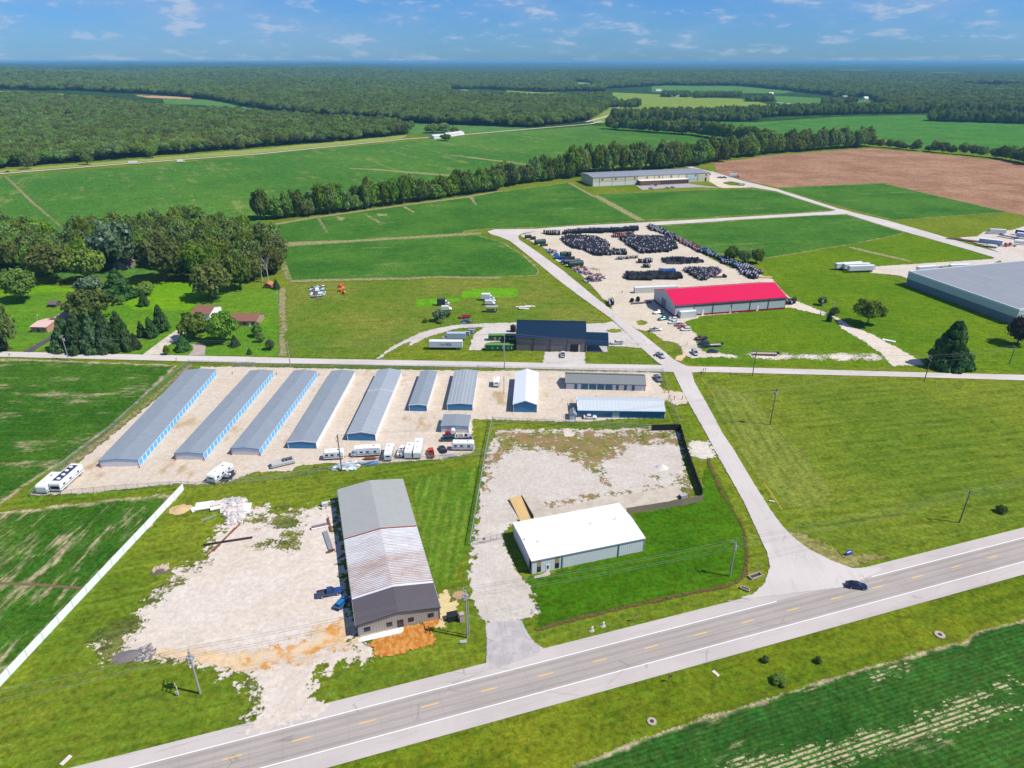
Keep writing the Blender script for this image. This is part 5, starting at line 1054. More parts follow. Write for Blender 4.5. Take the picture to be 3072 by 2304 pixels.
truck('white box truck on the far road at left', b1(1088,262), b1(1137,260), mat('truck_box_white',(.74,.74,.74),.5), paint('white', PAINT['white']), L=12, z=.5)
truck('white truck on the far road by the field track', b1(1488,246), b1(1522,244), mat('truck_box_white',(.74,.74,.74),.5), paint('white', PAINT['white']), L=9, z=.5)
truck('red truck parked beside the brown field', e8(1790,168), e8(1872,170), mat('truck_box_white',(.74,.74,.74),.5), paint('red', PAINT['red']), L=10)
# white tanker
c, a, L = bframe(e5(2040,715), e5(2380,740), 12); root = empty('tanker_trailer', (*c,ZV), a, 'white tanker trailer at the right edge of the truck yard', 'tanker')
mb = MB(); mb.cyl((-6,1.2,2.3),(6,1.2,2.3),1.2,mat('tank_white',(.80,.80,.78),.3),n=18); mb.build('tank', root, smooth=False)
mb = MB(); mb.box((0,1.2,1.0),(11,1.2,.25),STEEL); mb.build('chassis', root)
for x in (3.6,4.8):
    for y in (.2,2.2): wheel(root, x, y, .5, .4)
# containers
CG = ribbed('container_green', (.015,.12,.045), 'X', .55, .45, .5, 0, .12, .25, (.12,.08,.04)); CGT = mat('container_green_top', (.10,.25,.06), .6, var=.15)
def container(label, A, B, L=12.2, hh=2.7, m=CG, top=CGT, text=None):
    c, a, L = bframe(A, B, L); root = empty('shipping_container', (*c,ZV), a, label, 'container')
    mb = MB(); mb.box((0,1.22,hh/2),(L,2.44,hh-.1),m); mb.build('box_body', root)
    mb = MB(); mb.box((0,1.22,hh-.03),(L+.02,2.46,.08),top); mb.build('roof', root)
    mb = MB()
    for x in (-L/2, L/2):
        for y in (0, 2.44): mb.box((x,y,hh/2),(.16,.16,hh),m)
    mb.build('corner_post', root)
    if text:
        for i, ch in enumerate(text): lettering(root, ch, 1.3, WHT, (-L/2 + L*(.2+.19*i), -.06, .95), wid=.85)
        mb = MB(); mb.box((L/2-.8,-.06,1.4),(.28,.04,1.2),WHT); mb.build('code_panel', root)
    return root
container('green shipping container lettered UASC beside the warehouse', e6(1165,1068), e6(1590,1070), text='UASC')
container('green shipping container behind the flatbed junk', e6(1200,905), e6(1625,906), text='UASC')
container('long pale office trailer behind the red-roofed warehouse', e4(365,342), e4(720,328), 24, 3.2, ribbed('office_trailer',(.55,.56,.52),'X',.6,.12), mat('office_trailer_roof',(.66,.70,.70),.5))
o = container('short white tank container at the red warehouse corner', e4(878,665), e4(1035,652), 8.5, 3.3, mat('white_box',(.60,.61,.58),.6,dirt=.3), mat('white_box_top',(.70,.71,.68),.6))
# black water tank
p = G(e6(1600,750)); root = empty('water_tank', (*p,ZV), 0, 'black round water tank at the navy-roofed warehouse corner', 'tank')
mb = MB(); mb.cyl((0,0,0),(0,0,3.0),1.35,mat('tank_black',(.02,.022,.026),.5),n=18); mb.cyl((0,0,3.0),(0,0,3.5),1.35,mat('tank_black',(.02,.022,.026),.5),.3,n=18); mb.build('tank_body', root)
mb = MB(); mb.cyl((0,0,3.45),(0,0,3.65),.3,BLK,n=12); mb.build('lid', root)
# ---- boats and small trailers
def boat(label, A, B, endon=True, L=6.0, hullm=None, name='motor_boat', rot=0.0):
    c, a, w = bframe(A, B); root = empty(name, (*c,ZV), a + (math.pi/2 if endon else 0) + rot, label, 'boat'); off = L/2 if endon else 0
    hm = hullm or RVW; W = 2.2; secs = []
    for x, hw, zk in ((-L/2,W/2,.75),(-L*.1,W/2,.7),(L*.2,W*.44,.75),(L*.38,W*.25,.95),(L/2,.06,1.25)):
        secs.append([(x+off,-hw*.5,zk),(x+off,-hw,zk+.55),(x+off,-hw,1.55),(x+off,hw,1.55),(x+off,hw,zk+.55),(x+off,hw*.5,zk)])
    mb = MB(); mb.loft(secs, hm); mb.build('hull', root)
    mb = MB(); mb.box((off-L*.18,0,1.58),(L*.42,W*.72,.1),mat('boat_cockpit',(.20,.18,.16),.7)); mb.build('cockpit', root)
    for y in (-.5,.5):
        mb = MB(); mb.box((off-L*.1,y,1.8),(.55,.5,.5),RVW,top=(.8,.9)); mb.build('seat', root)
    mb = MB(); mb.add([(off+L*.06,-.9,1.56),(off+L*.06,.9,1.56),(off+L*.16,.7,1.56),(off+L*.16,-.7,1.56),(off+L*.02,-.75,2.0),(off+L*.02,.75,2.0)],[(0,3,5-1,),(0,4,5,1),(3,2,5,4),(1,5,2)],GLASS); mb.build('windscreen', root)
    mb = MB(); mb.box((off,0,.5),(L*.95,1.5,.12),STEEL); mb.box((off+L*.62,0,.5),(L*.25,.12,.1),STEEL); mb.build('trailer_frame', root)
    mb = MB(); mb.box((off-L/2-.2,0,1.5),(.4,.4,.8),BLK); mb.build('outboard_motor', root)
    for y in (-.95,.95): wheel(root, off-L*.1, y, .3)
    return root
boat('white speedboat on a trailer between the stored campers', e7(1112,430), e7(1198,430), True, 6.5)
boat('small dark covered boat beside the lone camper', c1(1925,1290), c1(1975,1290), True, 4.6, mat('boat_navy',(.02,.04,.09),.5), rot=-R(14))
boat('grey fishing boat on a trailer behind the stored campers', e7(1940,176), e7(2090,172), False, 5.2, mat('boat_grey',(.28,.30,.33),.4))
c, a, L = bframe(c2(322,1182), c2(538,1130)); root = empty('pontoon_boat', (*c,ZV), a, 'silver pontoon boat on the edge of the storage gravel', 'boat')
for y in (0.3, 2.1):
    mb = MB(); mb.cyl((-L/2+.5,y,.6),(L/2,y,.6),.32,mat('pontoon_silver',(.5,.52,.55),.3,.6),n=10); mb.cyl((-L/2+.5,y,.6),(-L/2-.1,y,.75),.32,mat('pontoon_silver',(.5,.52,.55),.3,.6),.05,n=10); mb.build('pontoon', root)
mb = MB(); mb.box((.2,1.2,1.0),(L*.9,2.4,.1),mat('deck_grey',(.42,.40,.38),.7)); mb.build('deck', root)
mb = MB()
for (x,y,sx,sy) in ((.2,.05,L*.86,.05),(.2,2.35,L*.86,.05),(-L*.42,1.2,.05,2.3)): mb.box((x,y,1.4),(sx,sy,.6),mat('rail_panel',(.60,.60,.6),.5))
mb.build('rail', root)
for x in (.1,.25,.38):
    mb = MB(); mb.box((L*x,1.2,1.45),(.7,1.9,.7),mat('seat_dark',(.10,.10,.14),.6)); mb.build('seat', root)
def utility(label, A, B, L=5.0, dk=None, group=None):
    c, a, L = bframe(A, B, L); root = empty('utility_trailer', (*c,ZV), a, label, 'trailer', group)
    mb = MB(); mb.box((0,1,.75),(L,2.1,.12),dk or mat('deck_plank',(.50,.42,.36),.8)); mb.build('deck', root)
    mb = MB(); 
    for y in (-.02,2.02): mb.box((0,y,.95),(L,.06,.3),STEEL)
    mb.box((L/2,1,1.2),(.06,2.0,.9),STEEL); mb.box((-L/2-.7,1,.6),(1.4,.1,.1),STEEL); mb.build('frame', root)
    for y in (-.15,2.15): wheel(root, .3, y, .33)
    return root
utility('open utility trailer beside the dark parked cars', h3(1425,900), h3(1580,892), 5.5)
utility('long low flat trailer on the broken gravel strip', h3(2090,1040) , c4(540,45), 11, mat('deck_tan',(.55,.42,.34),.8))
o = utility('trailer with a grey canopy roof in the meadow', e6(1170,432), e6(1320,432), 5.5)
mb = MB(); mb.box((0,1,2.9),(6,2.6,.15),mat('canopy_grey',(.35,.36,.36),.5)); mb.build('canopy', o)
mb = MB()
for x in (-2.5,2.5):
    for y in (0,2): mb.cyl((x,y,.8),(x,y,2.85),.05,STEEL,n=6)
mb.build('canopy_post', o)
# small loader with white tank behind the minivan
p = G(e7(1820,118)); root = empty('farm_sprayer', (*p,ZV), R(5), 'small red sprayer with a white tank behind the minivan', 'sprayer')
mb = MB(); mb.cyl((.9,-.9,1.6),(.9,.9,1.6),.8,mat('tank_white',(.80,.80,.78),.3),n=14); mb.build('tank', root)
mb = MB(); mb.box((-.9,0,1.0),(1.8,1.0,.8),paint('red', PAINT['red'])); mb.cyl((-.8,0,1.2),(-.8,0,2.4),.12,paint('red', PAINT['red']),n=8); mb.box((0,0,.7),(3.6,.9,.2),STEEL); mb.build('body', root)
for x in (-1.2,1.1):
    for y in (-.75,.75): wheel(root, x, y, .5, .3)
# ================================================================ FENCES
def polyline(pts, step):
    out = []
    for a, b in zip(pts[:-1], pts[1:]):
        n = max(1, int(round(np.linalg.norm(b-a)/step)))
        out += [a + (b-a)*i/n for i in range(n)]
    return out + [pts[-1]]
def linkmat():
    m, t = newmat('chain_link'); o = t.pos()
    n = t.noise(o, 2.0, 2)
    mx = t.node('ShaderNodeMixShader'); t.l.new(t.lin(n, .3, .7, .16, .26), mx.inputs[0])
    t.l.new(t.node('ShaderNodeBsdfTransparent').outputs[0], mx.inputs[1]); t.l.new(t.bsdf((.34,.37,.37), .5, .5), mx.inputs[2]); t.out(mx.outputs[0]); return m
LINK = linkmat(); GALP = mat('galvanised_post', (.40,.43,.45), .45, .5)
def chainlink(label, pts, h=2.0, step=3.0, rail=.045, z=0.0):
    P = polyline([np.asarray(G(p)) for p in pts], step); c = P[0]
    root = empty('chain_link_fence', (*c, z), 0, label, 'fence')
    Q = [p - c for p in P]; mb = MB()
    for a, b in zip(Q[:-1], Q[1:]): mb.add([(*a,.05),(*b,.05),(*b,h),(*a,h)], [(0,1,2,3)], LINK)
    mb.build('chain_link_panel', root)
    mb = MB()
    for a, b in zip(Q[:-1], Q[1:]): mb.cyl((*a,h),(*b,h),rail,GALP,n=5)
    mb.build('top_rail', root)
    me = None
    for q in Q[:100]:
        if me is None:
            mb = MB(); mb.cyl((0,0,0),(0,0,h+.1),.06,GALP,n=6); me = mb.mesh('post')
        o = bpy.data.objects.new('post', me); COL.objects.link(o); o.parent = root; o.location = (*q, 0)
    return root
chainlink('chain-link fence along the mown strip left of the fenced yard', px(d3, (172,30),(130,240),(25,860)), 2.2, rail=.10)
chainlink('chain-link fence along the top of the fenced yard', px(d3, (172,38),(700,60),(1225,88)), 2.1)
chainlink('chain-link gate fence between the lawn and the white-roofed building', px(d3, (25,860),(120,842),(240,812)), 2.0, 2.0)
chainlink('chain-link fence between the soybean field and the storage yard', px(c1, (1640,262),(1300,530),(960,840),(640,1080),(470,1225),(270,1410)), 2.0)
chainlink('chain-link fence along the bottom of the storage yard', px(c1, (270,1412),(530,1405),(1100,1355),(1570,1325),(1700,1335),(2212,1290)) + px(c2, (460,1255),(1000,1170),(1780,1098),(2212,1052)), 2.0)
chainlink('chain-link fence along the farm road behind the storage yard', px(c1, (1640,268),(2212,285)) + px(c2, (0,290),(2212,318)) + px(c3, (440,470),(1680,490)), 1.9)
chainlink('chain-link fence beside the side road below the gate', px(c3, (1745,725),(1840,940)), 2.1, rail=.08); chainlink('chain-link fence beside the side road above the gate', px(c3, (1690,485),(1735,640)), 2.1, rail=.08)
# stop sign on the chain-link gate
g = G(d3(115,838)); root = empty('stop_sign', (*g, 0), R(12), 'red octagonal sign on the chain-link gate', 'sign')
mb = MB(); mb.cyl((0,-.10,1.5),(0,-.06,1.5),.48,WHT,n=8); mb.cyl((0,-.14,1.5),(0,-.11,1.5),.43,mat('sign_red',(.55,.03,.02),.5),n=8); mb.build('sign_face', root)
mb = MB(); mb.cyl((0,0,0),(0,0,1.7),.04,GALP,n=6); mb.build('post', root)
# white panel fence
VIN = mat('white_vinyl', (.80,.81,.83), .45, var=.04, scale=.8)
a, b = G(f(397.5, 1058)), G(f(-60, 1548)); Lf = np.linalg.norm(b-a); af = math.atan2(b[1]-a[1], b[0]-a[0])
root = empty('panel_fence', (*a, 0), af, 'long white panel fence beside the patchy field', 'fence'); n = int(Lf/4.6)
for i in range(n):
    mb = MB(); mb.box((Lf*(i+.5)/n,0,1.15),(Lf/n-.16,.07,2.2),VIN); mb.build('fence_panel', root)
for i in range(n+1):
    mb = MB(); mb.box((Lf*i/n,0,1.17),(.13,.13,2.34),mat('fence_post_grey',(.50,.52,.55),.5)); mb.build('post', root)
# black and wooden privacy fences of the yard
BF = ribbed('black_fence_board', (.022,.02,.022), 'X', .35, .4, .85); WF = ribbed('weathered_board', (.27,.215,.155), 'X', .30, .5, .85, 0, .2, .3, (.16,.12,.09))
def board(label, pts, m, h=2.3, pm=None):
    P = [np.asarray(G(p)) for p in pts]; c = P[0]; root = empty('board_fence', (*c,0), 0, label, 'fence')
    for a, b in zip(P[:-1], P[1:]):
        L = np.linalg.norm(b-a); an = math.atan2(b[1]-a[1], b[0]-a[0]); q = a - c; n = max(1, int(L/2.6))
        for i in range(n):
            mb = MB(); mb.box((L/n/2,0,h/2),(L/n-.02,.06,h+random.uniform(-.08,.08)),m); o = mb.build('board_panel', root)
            o.location = (*(q + (b-a)*i/n), 0); o.rotation_euler = (random.uniform(-.03,.03), 0, an)
        for i in range(n+1):
            mb = MB(); mb.box((0,.1,h/2),(.1,.1,h),pm or m); o = mb.build('post', root); o.location = (*(q + (b-a)*i/n), 0)
    return root
board('black board fence round the right side of the gravel yard', px(d3, (1225,95),(1415,92),(1462,260),(1512,400),(1560,530)), BF, 2.5, mat('grey_timber',(.32,.28,.22),.8))
board('weathered wooden fence behind the white-roofed building', px(d3, (1565,560),(1430,590),(1060,648)), WF, 2.2)
# ================================================================ UTILITY POLES AND WIRES
WOOD = mat('pole_wood', (.17,.13,.10), .85, var=.2, scale=2); GWOOD = mat('pole_grey_wood', (.34,.30,.28), .85, var=.15, scale=2); TRF = mat('transformer_grey', (.42,.45,.47), .4, .2); INS = mat('insulator', (.55,.56,.58), .3)
def pole(label, base, top_y, line=HWY, arms=1, trans=0, m=WOOD, r=.20, lamp=False, arm=2.6):
    g = G(base); h = hgt(base, top_y); root = empty('utility_pole', (*g,0), line + math.pi/2, label, 'utility pole')
    mb = MB(); mb.cyl((0,0,0),(0,0,h),r,m,r*.68,n=10); mb.build('pole', root)
    for i in range(arms):
        z = h - .5 - i*1.25
        mb = MB(); mb.box((0,.16,z),(arm,.12,.15),m); mb.build('crossarm', root)
        for x in (-arm/2+.15, -arm/6, arm/6, arm/2-.15):
            mb = MB(); mb.cyl((x,.16,z+.06),(x,.16,z+.32),.06,INS,n=6); mb.build('insulator', root)
    for i in range(trans):
        an = i*2.2 - .8; mb = MB(); c = Vector((math.cos(an)*.5, math.sin(an)*.5, h-2.6 if arms else h-1.5)); mb.cyl(c, c+Vector((0,0,1.05)), .30, TRF, n=12); mb.cyl(c+Vector((0,0,1.05)), c+Vector((0,0,1.3)), .06, INS, n=6); mb.build('transformer', root)
    if lamp:
        mb = MB(); mb.cyl((0,0,h-.2),(.7,0,h),.05,TRF,n=6); mb.box((.8,0,h),(.5,.25,.16),mat('lamp_white',(.8,.8,.78),.4)); mb.build('lamp_head', root)
    return Vector((g[0], g[1], h))
p1 = pole('grey pole with three crossarms and transformers at the front of the pale lot', h8(890,1000), h8(0,290)[1], HWY, 3, 3, GWOOD, .24, arm=3.0)
p2 = pole('wooden pole beside the clay bed and gravel drive', h5(2055,872), h5(0,292)[1], HWY, 2, 2, GWOOD, .22)
p2b = pole('thin second pole next to the clay bed pole', h5(2078,845), h5(0,430)[1], HWY, 0, 0, GWOOD, .15)
p3 = pole('pole on the vivid lawn inside the ditch curve', d3(1747,1060), d3(0,832)[1], HWY, 1, 1, GWOOD)
p4 = pole('pole in the large right field near the highway', c4(1770,1180), c4(0,962)[1], HWY, 1, 0, WOOD)
p5 = pole('pole with two transformers standing in the right field by the side road', c4(478,512), c4(0,262)[1], SID, 1, 2, WOOD)
p6 = pole('pole standing in the scrap metal beside the storage yard', c2(938,1190), c2(0,878)[1], LOC, 2, 0, WOOD, .22)
p7 = pole('pole on the farm road at the end of the dirt lane', c2(497,297), c2(0,70)[1], LOC, 1, 0, GWOOD)
p8 = pole('pole on the farm road in front of the pines', h1(1040,1112), h1(0,735)[1], LOC, 1, 1, GWOOD)
p9 = pole('tall pole in front of the green containers', e6(1458,1368), e6(0,780)[1], LOC, 1, 0, GWOOD)
p9b = pole('shorter stub pole beside the tall container pole', e6(1443,1165), e6(0,960)[1], LOC, 1, 0, GWOOD)
p10 = pole('pole on the farm road at the right of the crossroads', c4(357,178), c4(0,0)[1], LOC, 1, 0, WOOD)
p11 = pole('braced pole at the foot of the big cedar', c4(1530,215), c4(0,40)[1], LOC, 2, 0, WOOD)
p12 = pole('pole at the right edge beyond the farm road', b4(2080,1642), b4(0,1512)[1], LOC, 2, 0, WOOD)
p13 = pole('left pole of the pair beside the washed track', b4(735,1298), b4(0,1165)[1], HWY, 1, 2, GWOOD)
p14 = pole('right pole of the pair beside the washed track', b4(815,1288), b4(0,1195)[1], HWY, 1, 1, GWOOD)
p15 = pole('bare thin pole beside the lone camper in the storage yard', c3(322,672), c3(0,515)[1], LOC, 0, 0, WOOD, .13)
p16 = pole('slim silver light pole beside the dirt lane', h2(1998,480), h2(0,205)[1], LOC, 0, 0, TRF, .10, True)
p17 = pole('slim light pole behind the brick outbuilding', h1(580,540), h1(0,435)[1], LOC, 0, 0, TRF, .10, True)
WIRE = mat('power_wire', (.22,.23,.24), .5, .3)
def wires(label, a, b, offs, n=14, sag=.9, r=.022):
    d = (b-a); L = d.length; nrm_ = Vector((-d.y, d.x, 0)).normalized(); mb = MB()
    for o_, dz in offs:
        pts = [a + d*t/n + nrm_*o_ + Vector((0,0,dz - sag*4*(t/n)*(1-t/n))) for t in range(n+1)]
        for p, q in zip(pts[:-1], pts[1:]): mb.cyl(p, q, r, WIRE, n=4, caps=False)
    ob = mb.build('power_line'); tag(ob, label, 'power line', 'overhead wires')
hwd = Vector((u[0], u[1], 0)); W3 = ((-1.15,-.1),(.45,-.1),(1.15,-.1),(0,-1.8))
wires('wires running left from the grey transformer pole', p1 - hwd*75 + Vector((0,0,1)), p1, W3)
wires('wires crossing above the dark brown end of the grey shed', p1, p2, W3)
wires('wires crossing above the vivid lawn', p2, p3, W3); wires('wires crossing above the road mouth', p3, p4, W3)
wires('wires leaving the right field pole towards the right edge', p4, p4 + hwd*75 + Vector((0,0,1)), W3)
WF_ = ((-1.1,-.1),(0,.15),(1.1,-.1),(0,-2.2))
wires('wires running left from the pole in front of the pines', p8 - Vector((62,-3.6,0)), p8, WF_); wires('wires along the farm road past the house drives', p8, p7, WF_); wires('wires along the farm road past the meadow', p7, p9, WF_)
wires('wires across the crossroads', p9, p10, WF_); wires('wires along the road above the right field', p10, p11, WF_); wires('wires at the right end of the farm road', p11, p12, WF_)
wires('wires from the transformer pole to the braced pole', p5, p11, ((-.4,-.1),(.4,-.1)), sag=1.5); wires('wires from the transformer pole across the side road', p5, p6, ((-.4,-.1),(.4,-.1)), sag=2.2)
# yellow guy-wire guard and small signs, mailboxes
def post_sign(name, label, cat_, p, face, m, h=1.4, rz=0.0, pm=None, z0=None):
    g = G(p); root = empty(name, (*g, 0), rz, label, cat_)
    mb = MB(); mb.box((0,0,h/2),(.09,.09,h),pm or GALP); mb.build('post', root)
    mb = MB(); mb.box((0,-.08,(z0 or h)-face[1]/2),(face[0],.05,face[1]),m); mb.build('sign_face', root); return root
SBL = mat('sign_blue', (.03,.04,.30), .5)
o = post_sign('yard_sign', 'tilted blue yard sign on the road corner', 'sign', c4(1020,1405), (1.9,1.3), SBL, 1.5, R(20))
mb = MB(); mb.box((0,-.12,1.05),(1.3,.02,.22),WHT); mb.build('sign_lettering', o); o.rotation_euler = (R(-25), 0, R(20))
post_sign('road_sign', 'small dark sign post on the verge below the vivid lawn', 'sign', d3(1118,1360), (.75,.75), mat('sign_back',(.16,.12,.10),.6), 2.4, R(20))
post_sign('stop_sign', 'dark-backed sign at the crossroads corner', 'sign', c3(2022,520), (.8,.8), mat('sign_back_red',(.20,.06,.05),.6), 2.3, R(0))
post_sign('road_sign', 'round dark sign on the warehouse corner of the crossroads', 'sign', h3(448,1100), (.75,.75), mat('sign_back',(.16,.12,.10),.6), 2.3, R(-40))
post_sign('road_sign', 'small sign beside the road mouth', 'sign', c4(385,1490), (.5,.7), mat('sign_back2',(.2,.25,.3),.6), 1.6, R(10))
o = post_sign('pedestal_sign', 'white round-cornered sign board lying by the clay bed pole', 'sign', h5(2010,945), (1.5,.8), WHT, 1.1, R(10))
for q, lab in ((h3(1267,1300), 'left one of two dark mailboxes at the crossroads'), (h3(1305,1295), 'right one of two dark mailboxes at the crossroads'), (h2(452,1225), 'dark mailbox opposite the curved brown drive'), (h1(150,1055), 'mailbox on the farm road near the brick outbuilding')):
    g = G(q); root = empty('mailbox', (*g,.1), LOC, lab, 'mailbox'); mb = MB(); mb.box((0,0,.55),(.1,.1,1.1),WOOD); mb.build('post', root)
    mb = MB(); mb.box((0,0,1.15),(.28,.55,.3),BLK,top=(.7,1)); mb.build('letter_box', root)
g = G(c4(1608,262)); root = empty('guy_guard', (*g,0), 0, 'yellow guy-wire guard beside the braced pole', 'guard')
mb = MB(); mb.cyl((0,0,0),(-.35,.5,3.2),.10,mat('guard_yellow',(.75,.50,.03),.5),n=8); mb.build('guard_tube', root)
for i, q in enumerate((b4(1563,912), b4(1608,918), b4(1663,925), b4(1760,945), b4(1852,945), b4(1932,942), b4(2040,935))):
    g = G(q); root = empty('bollard', (*g,.1), 0, f'{ordn(i+1)} yellow bollard from the left along the plant drive', 'bollard', 'yellow bollards along the plant drive')
    mb = MB(); mb.cyl((0,0,0),(0,0,1.5),.16,mat('bollard_yellow',(.75,.50,.03),.5),n=8); mb.cyl((0,0,1.5),(0,0,1.6),.16,mat('bollard_yellow',(.75,.50,.03),.5),.06,n=8); mb.build('bollard_tube', root)
# red corner bollards of the storage sheds and orange gate posts
RB = mat('bollard_red', (.50,.02,.03), .5)
for q, lab in ((c1(875,1165),'red corner post at the left foot of the longest shed'),(c1(1208,1165),'red corner post at the right foot of the longest shed'),(c1(1520,1100),'red corner post at the left foot of the second shed'),(c1(1768,1103),'red corner post at the right foot of the second shed'),(c1(2005,1055),'red corner post at the left foot of the third shed'),(c2(235,1062),'red corner post at the right foot of the third shed'),(c2(376,360),'red post at the far end of the second shed'),(c2(742,365),'red post at the far end of the third shed'),(c1(2010,355),'red post at the far end of the longest shed'),(c3(1712,660),'left orange gate post at the storage entrance'),(c3(1745,662),'right orange gate post at the storage entrance')):
    g = G(q); root = empty('bollard', (*g,.08), 0, lab, 'bollard', 'red bollards at the storage sheds'); mb = MB(); mb.cyl((0,0,0),(0,0,1.25),.13,RB,n=8); mb.cyl((0,0,1.25),(0,0,1.33),.13,RB,.05,n=8); mb.build('bollard_tube', root)
for q, lab in ((c3(1745,715),'tall dark gate post nearest the chain-link fence'),(c3(1792,722),'dark keypad post in the storage entrance'),(c3(1860,722),'dark post nearest the side road in the storage entrance')):
    g = G(q); root = empty('gate_post', (*g,.05), 0, lab, 'post'); mb = MB(); mb.box((0,0,.9),(.16,.16,1.8),BLK); mb.box((0,-.1,1.5),(.3,.2,.4),BLK); mb.build('post_body', root)
# ================================================================ YARD CLUTTER
RST = mat('rusted_steel', (.20,.075,.045), .8, var=.25, dirt=.4, dirtcol=(.35,.2,.12)); DRK = mat('old_iron', (.055,.035,.035), .7)
def beam(label, A, B, wd=.3, hh=.3, m=RST, z=.08, group=None, name='steel_beam', cat_='beam'):
    a, b = G(A), G(B); L = np.linalg.norm(b-a); mb = MB(); t = .05
    mb.box((L/2,0,z+t/2),(L,wd,t),m); mb.box((L/2,0,z+hh-t/2),(L,wd,t),m); mb.box((L/2,0,z+hh/2),(L,t*1.4,hh-2*t),m)
    o = mb.build(name, None, (*a, 0), math.atan2(b[1]-a[1], b[0]-a[0])); tag(o, label, cat_, group); return o
beam('long rusty steel beam, upper one of the crossing bundle', h4(325,995), h4(770,570), .32, .35, group='rusty beams on the gravel')
beam('rusty steel beam beside the long one, nearer the grey shed', h4(430,920), h4(700,620), .3, .3, group='rusty beams on the gravel')
beam('dark steel beam lying across the rusty ones', h4(300,848), h4(930,750), .32, .3, DRK, .45, 'rusty beams on the gravel')
GRYB = mat('grey_beam', (.22,.23,.25), .6); REDB = mat('red_oxide', (.28,.03,.035), .7)
for i, (A, B, m, z, lab) in enumerate(((h4(1660,635),h4(1920,580),REDB,.1,'dark red steel beam in the pile beside the grey shed'),(h4(1680,645),h4(1900,600),WHT,.15,'white steel channel in the pile beside the grey shed'),(h4(1690,605),h4(1880,560),TRF,.2,'pale blue-grey beam at the back of the steel pile'),(h4(1890,500),h4(1935,670),RST,.3,'upright-lying rusty beam at the end of the steel pile'),(h4(1850,670),h4(1930,900),GRYB,.1,'grey plate girder lying along the shed shadow'))):
    beam(lab, A, B, .5 if i < 4 else 1.3, .35, m, z, 'steel pile beside the grey shed')
for i, q in enumerate((h4(1895,930), h4(1925,918), h4(1950,905))):
    g = G(q); mb = MB()
    for k in range(3): mb.box((0, k*.25-.25, .25),(1.2,.12,.12),RST); mb.box((k*.5-.5,0,.12),(.12,.8,.12),RST)
    o = mb.build('pallet', None, (*g,.08), HWY); tag(o, f'{ordn(i+1)} rusty pallet frame from the left below the grey plate girder', 'pallet', 'rusty pallets')
g = G(h4(1850,335)); mb = MB(); 
for k in range(4): mb.box((0,0,.2+k*.3),(1.5,1.1,.2),mat('pale_block',(.50,.55,.60),.7))
o = mb.build('block_stack', None, (*g,.05), HWY); tag(o, 'small stack of pale blocks behind the grey shed', 'stack')
# pale ladder-like frame on the grass
a, b = G(h4(270,525)), G(h4(460,455)); L = np.linalg.norm(b-a); mb = MB(); LAD = mat('ladder_green',(.42,.50,.42),.5)
mb.box((L/2,.35,.15),(L,.08,.08),LAD); mb.box((L/2,-.35,.15),(L,.08,.08),LAD)
for k in range(12): mb.box((L*(k+.5)/12,0,.15),(.07,.7,.06),LAD)
o = mb.build('ladder', None, (*a,.05), math.atan2(b[1]-a[1], b[0]-a[0])); tag(o, 'pale metal ladder lying on the grass below the rubble', 'ladder')
# concrete rubble heap
RUBM = mat('broken_concrete', (.62,.55,.50), .9, var=.2, scale=2)
def heap(name, label, poly, n, s0, s1, m, hmax, cat_='rubble', kind='stuff', flat=.35):
    q = np.array([G(p) for p in poly]); lo, hi = q.min(0), q.max(0); mb = MB(); k = 0; tries = 0
    while k < n and tries < n*20:
        tries += 1; p = lo + rng.random(2)*(hi-lo); d = sdf(p[None], q)[0]
        if d < 0: continue
        s = rng.uniform(s0, s1); z = rng.uniform(0, min(1, d/2.5))*hmax
        M = Matrix.Translation((p[0], p[1], z+s*.2)) @ Matrix.Rotation(rng.uniform(0,6.3),4,'Z') @ Matrix.Rotation(rng.uniform(-.6,.6),4,'X')
        mb.box((0,0,0),(s,s*rng.uniform(.5,1),s*flat),m if not isinstance(m,(list,tuple)) else m[int(rng.integers(len(m)))],M,top=(rng.uniform(.6,1),rng.uniform(.6,1))); k += 1
    o = mb.build(name); tag(o, label, cat_, None, kind); return o
heap('concrete_rubble', 'heap of broken white concrete on the grass', px(h4, (555,260),(800,240),(850,250),(830,330),(830,450),(790,520),(700,560),(580,580),(590,540),(630,480),(530,420)), 300, .7, 1.9, [RUBM, mat('broken_concrete_grey',(.44,.42,.42),.9,var=.2)], .9)
for i, (q, L, wd, rz, lab) in enumerate(((h4(250,360),4.5,2.2,.5,'white slab, leftmost beside the rubble heap'),(h4(318,318),5.0,2.2,.1,'white panel behind the leftmost slab'),(h4(405,322),4.6,1.8,.25,'white slab in the middle of the slab row'),(h4(500,305),4.4,2.2,.3,'grey slab touching the rubble heap'),(h4(290,378),4.0,1.2,.15,'long white strip in front of the slab row'),(h4(478,372),3.6,1.5,.3,'small white slab below the slab row'),(h4(856,385),5.0,2.2,1.65,'tall white slab at the right of the rubble heap'))):
    mb = MB(); mb.box((0,0,.16+.07*i),(L,wd,.3),RUBM if 'grey' in lab else mat('white_slab',(.74,.73,.71),.7)); o = mb.build('concrete_panel', None, (*G(q),.05), rz + R(8)); tag(o, lab, 'slab', 'slabs beside the rubble heap')
beam('thin board edging the top of the slab row', h4(370,300), h4(810,238), .25, .2, mat('old_board',(.40,.33,.25),.8), .05, name='timber_board', cat_='board')
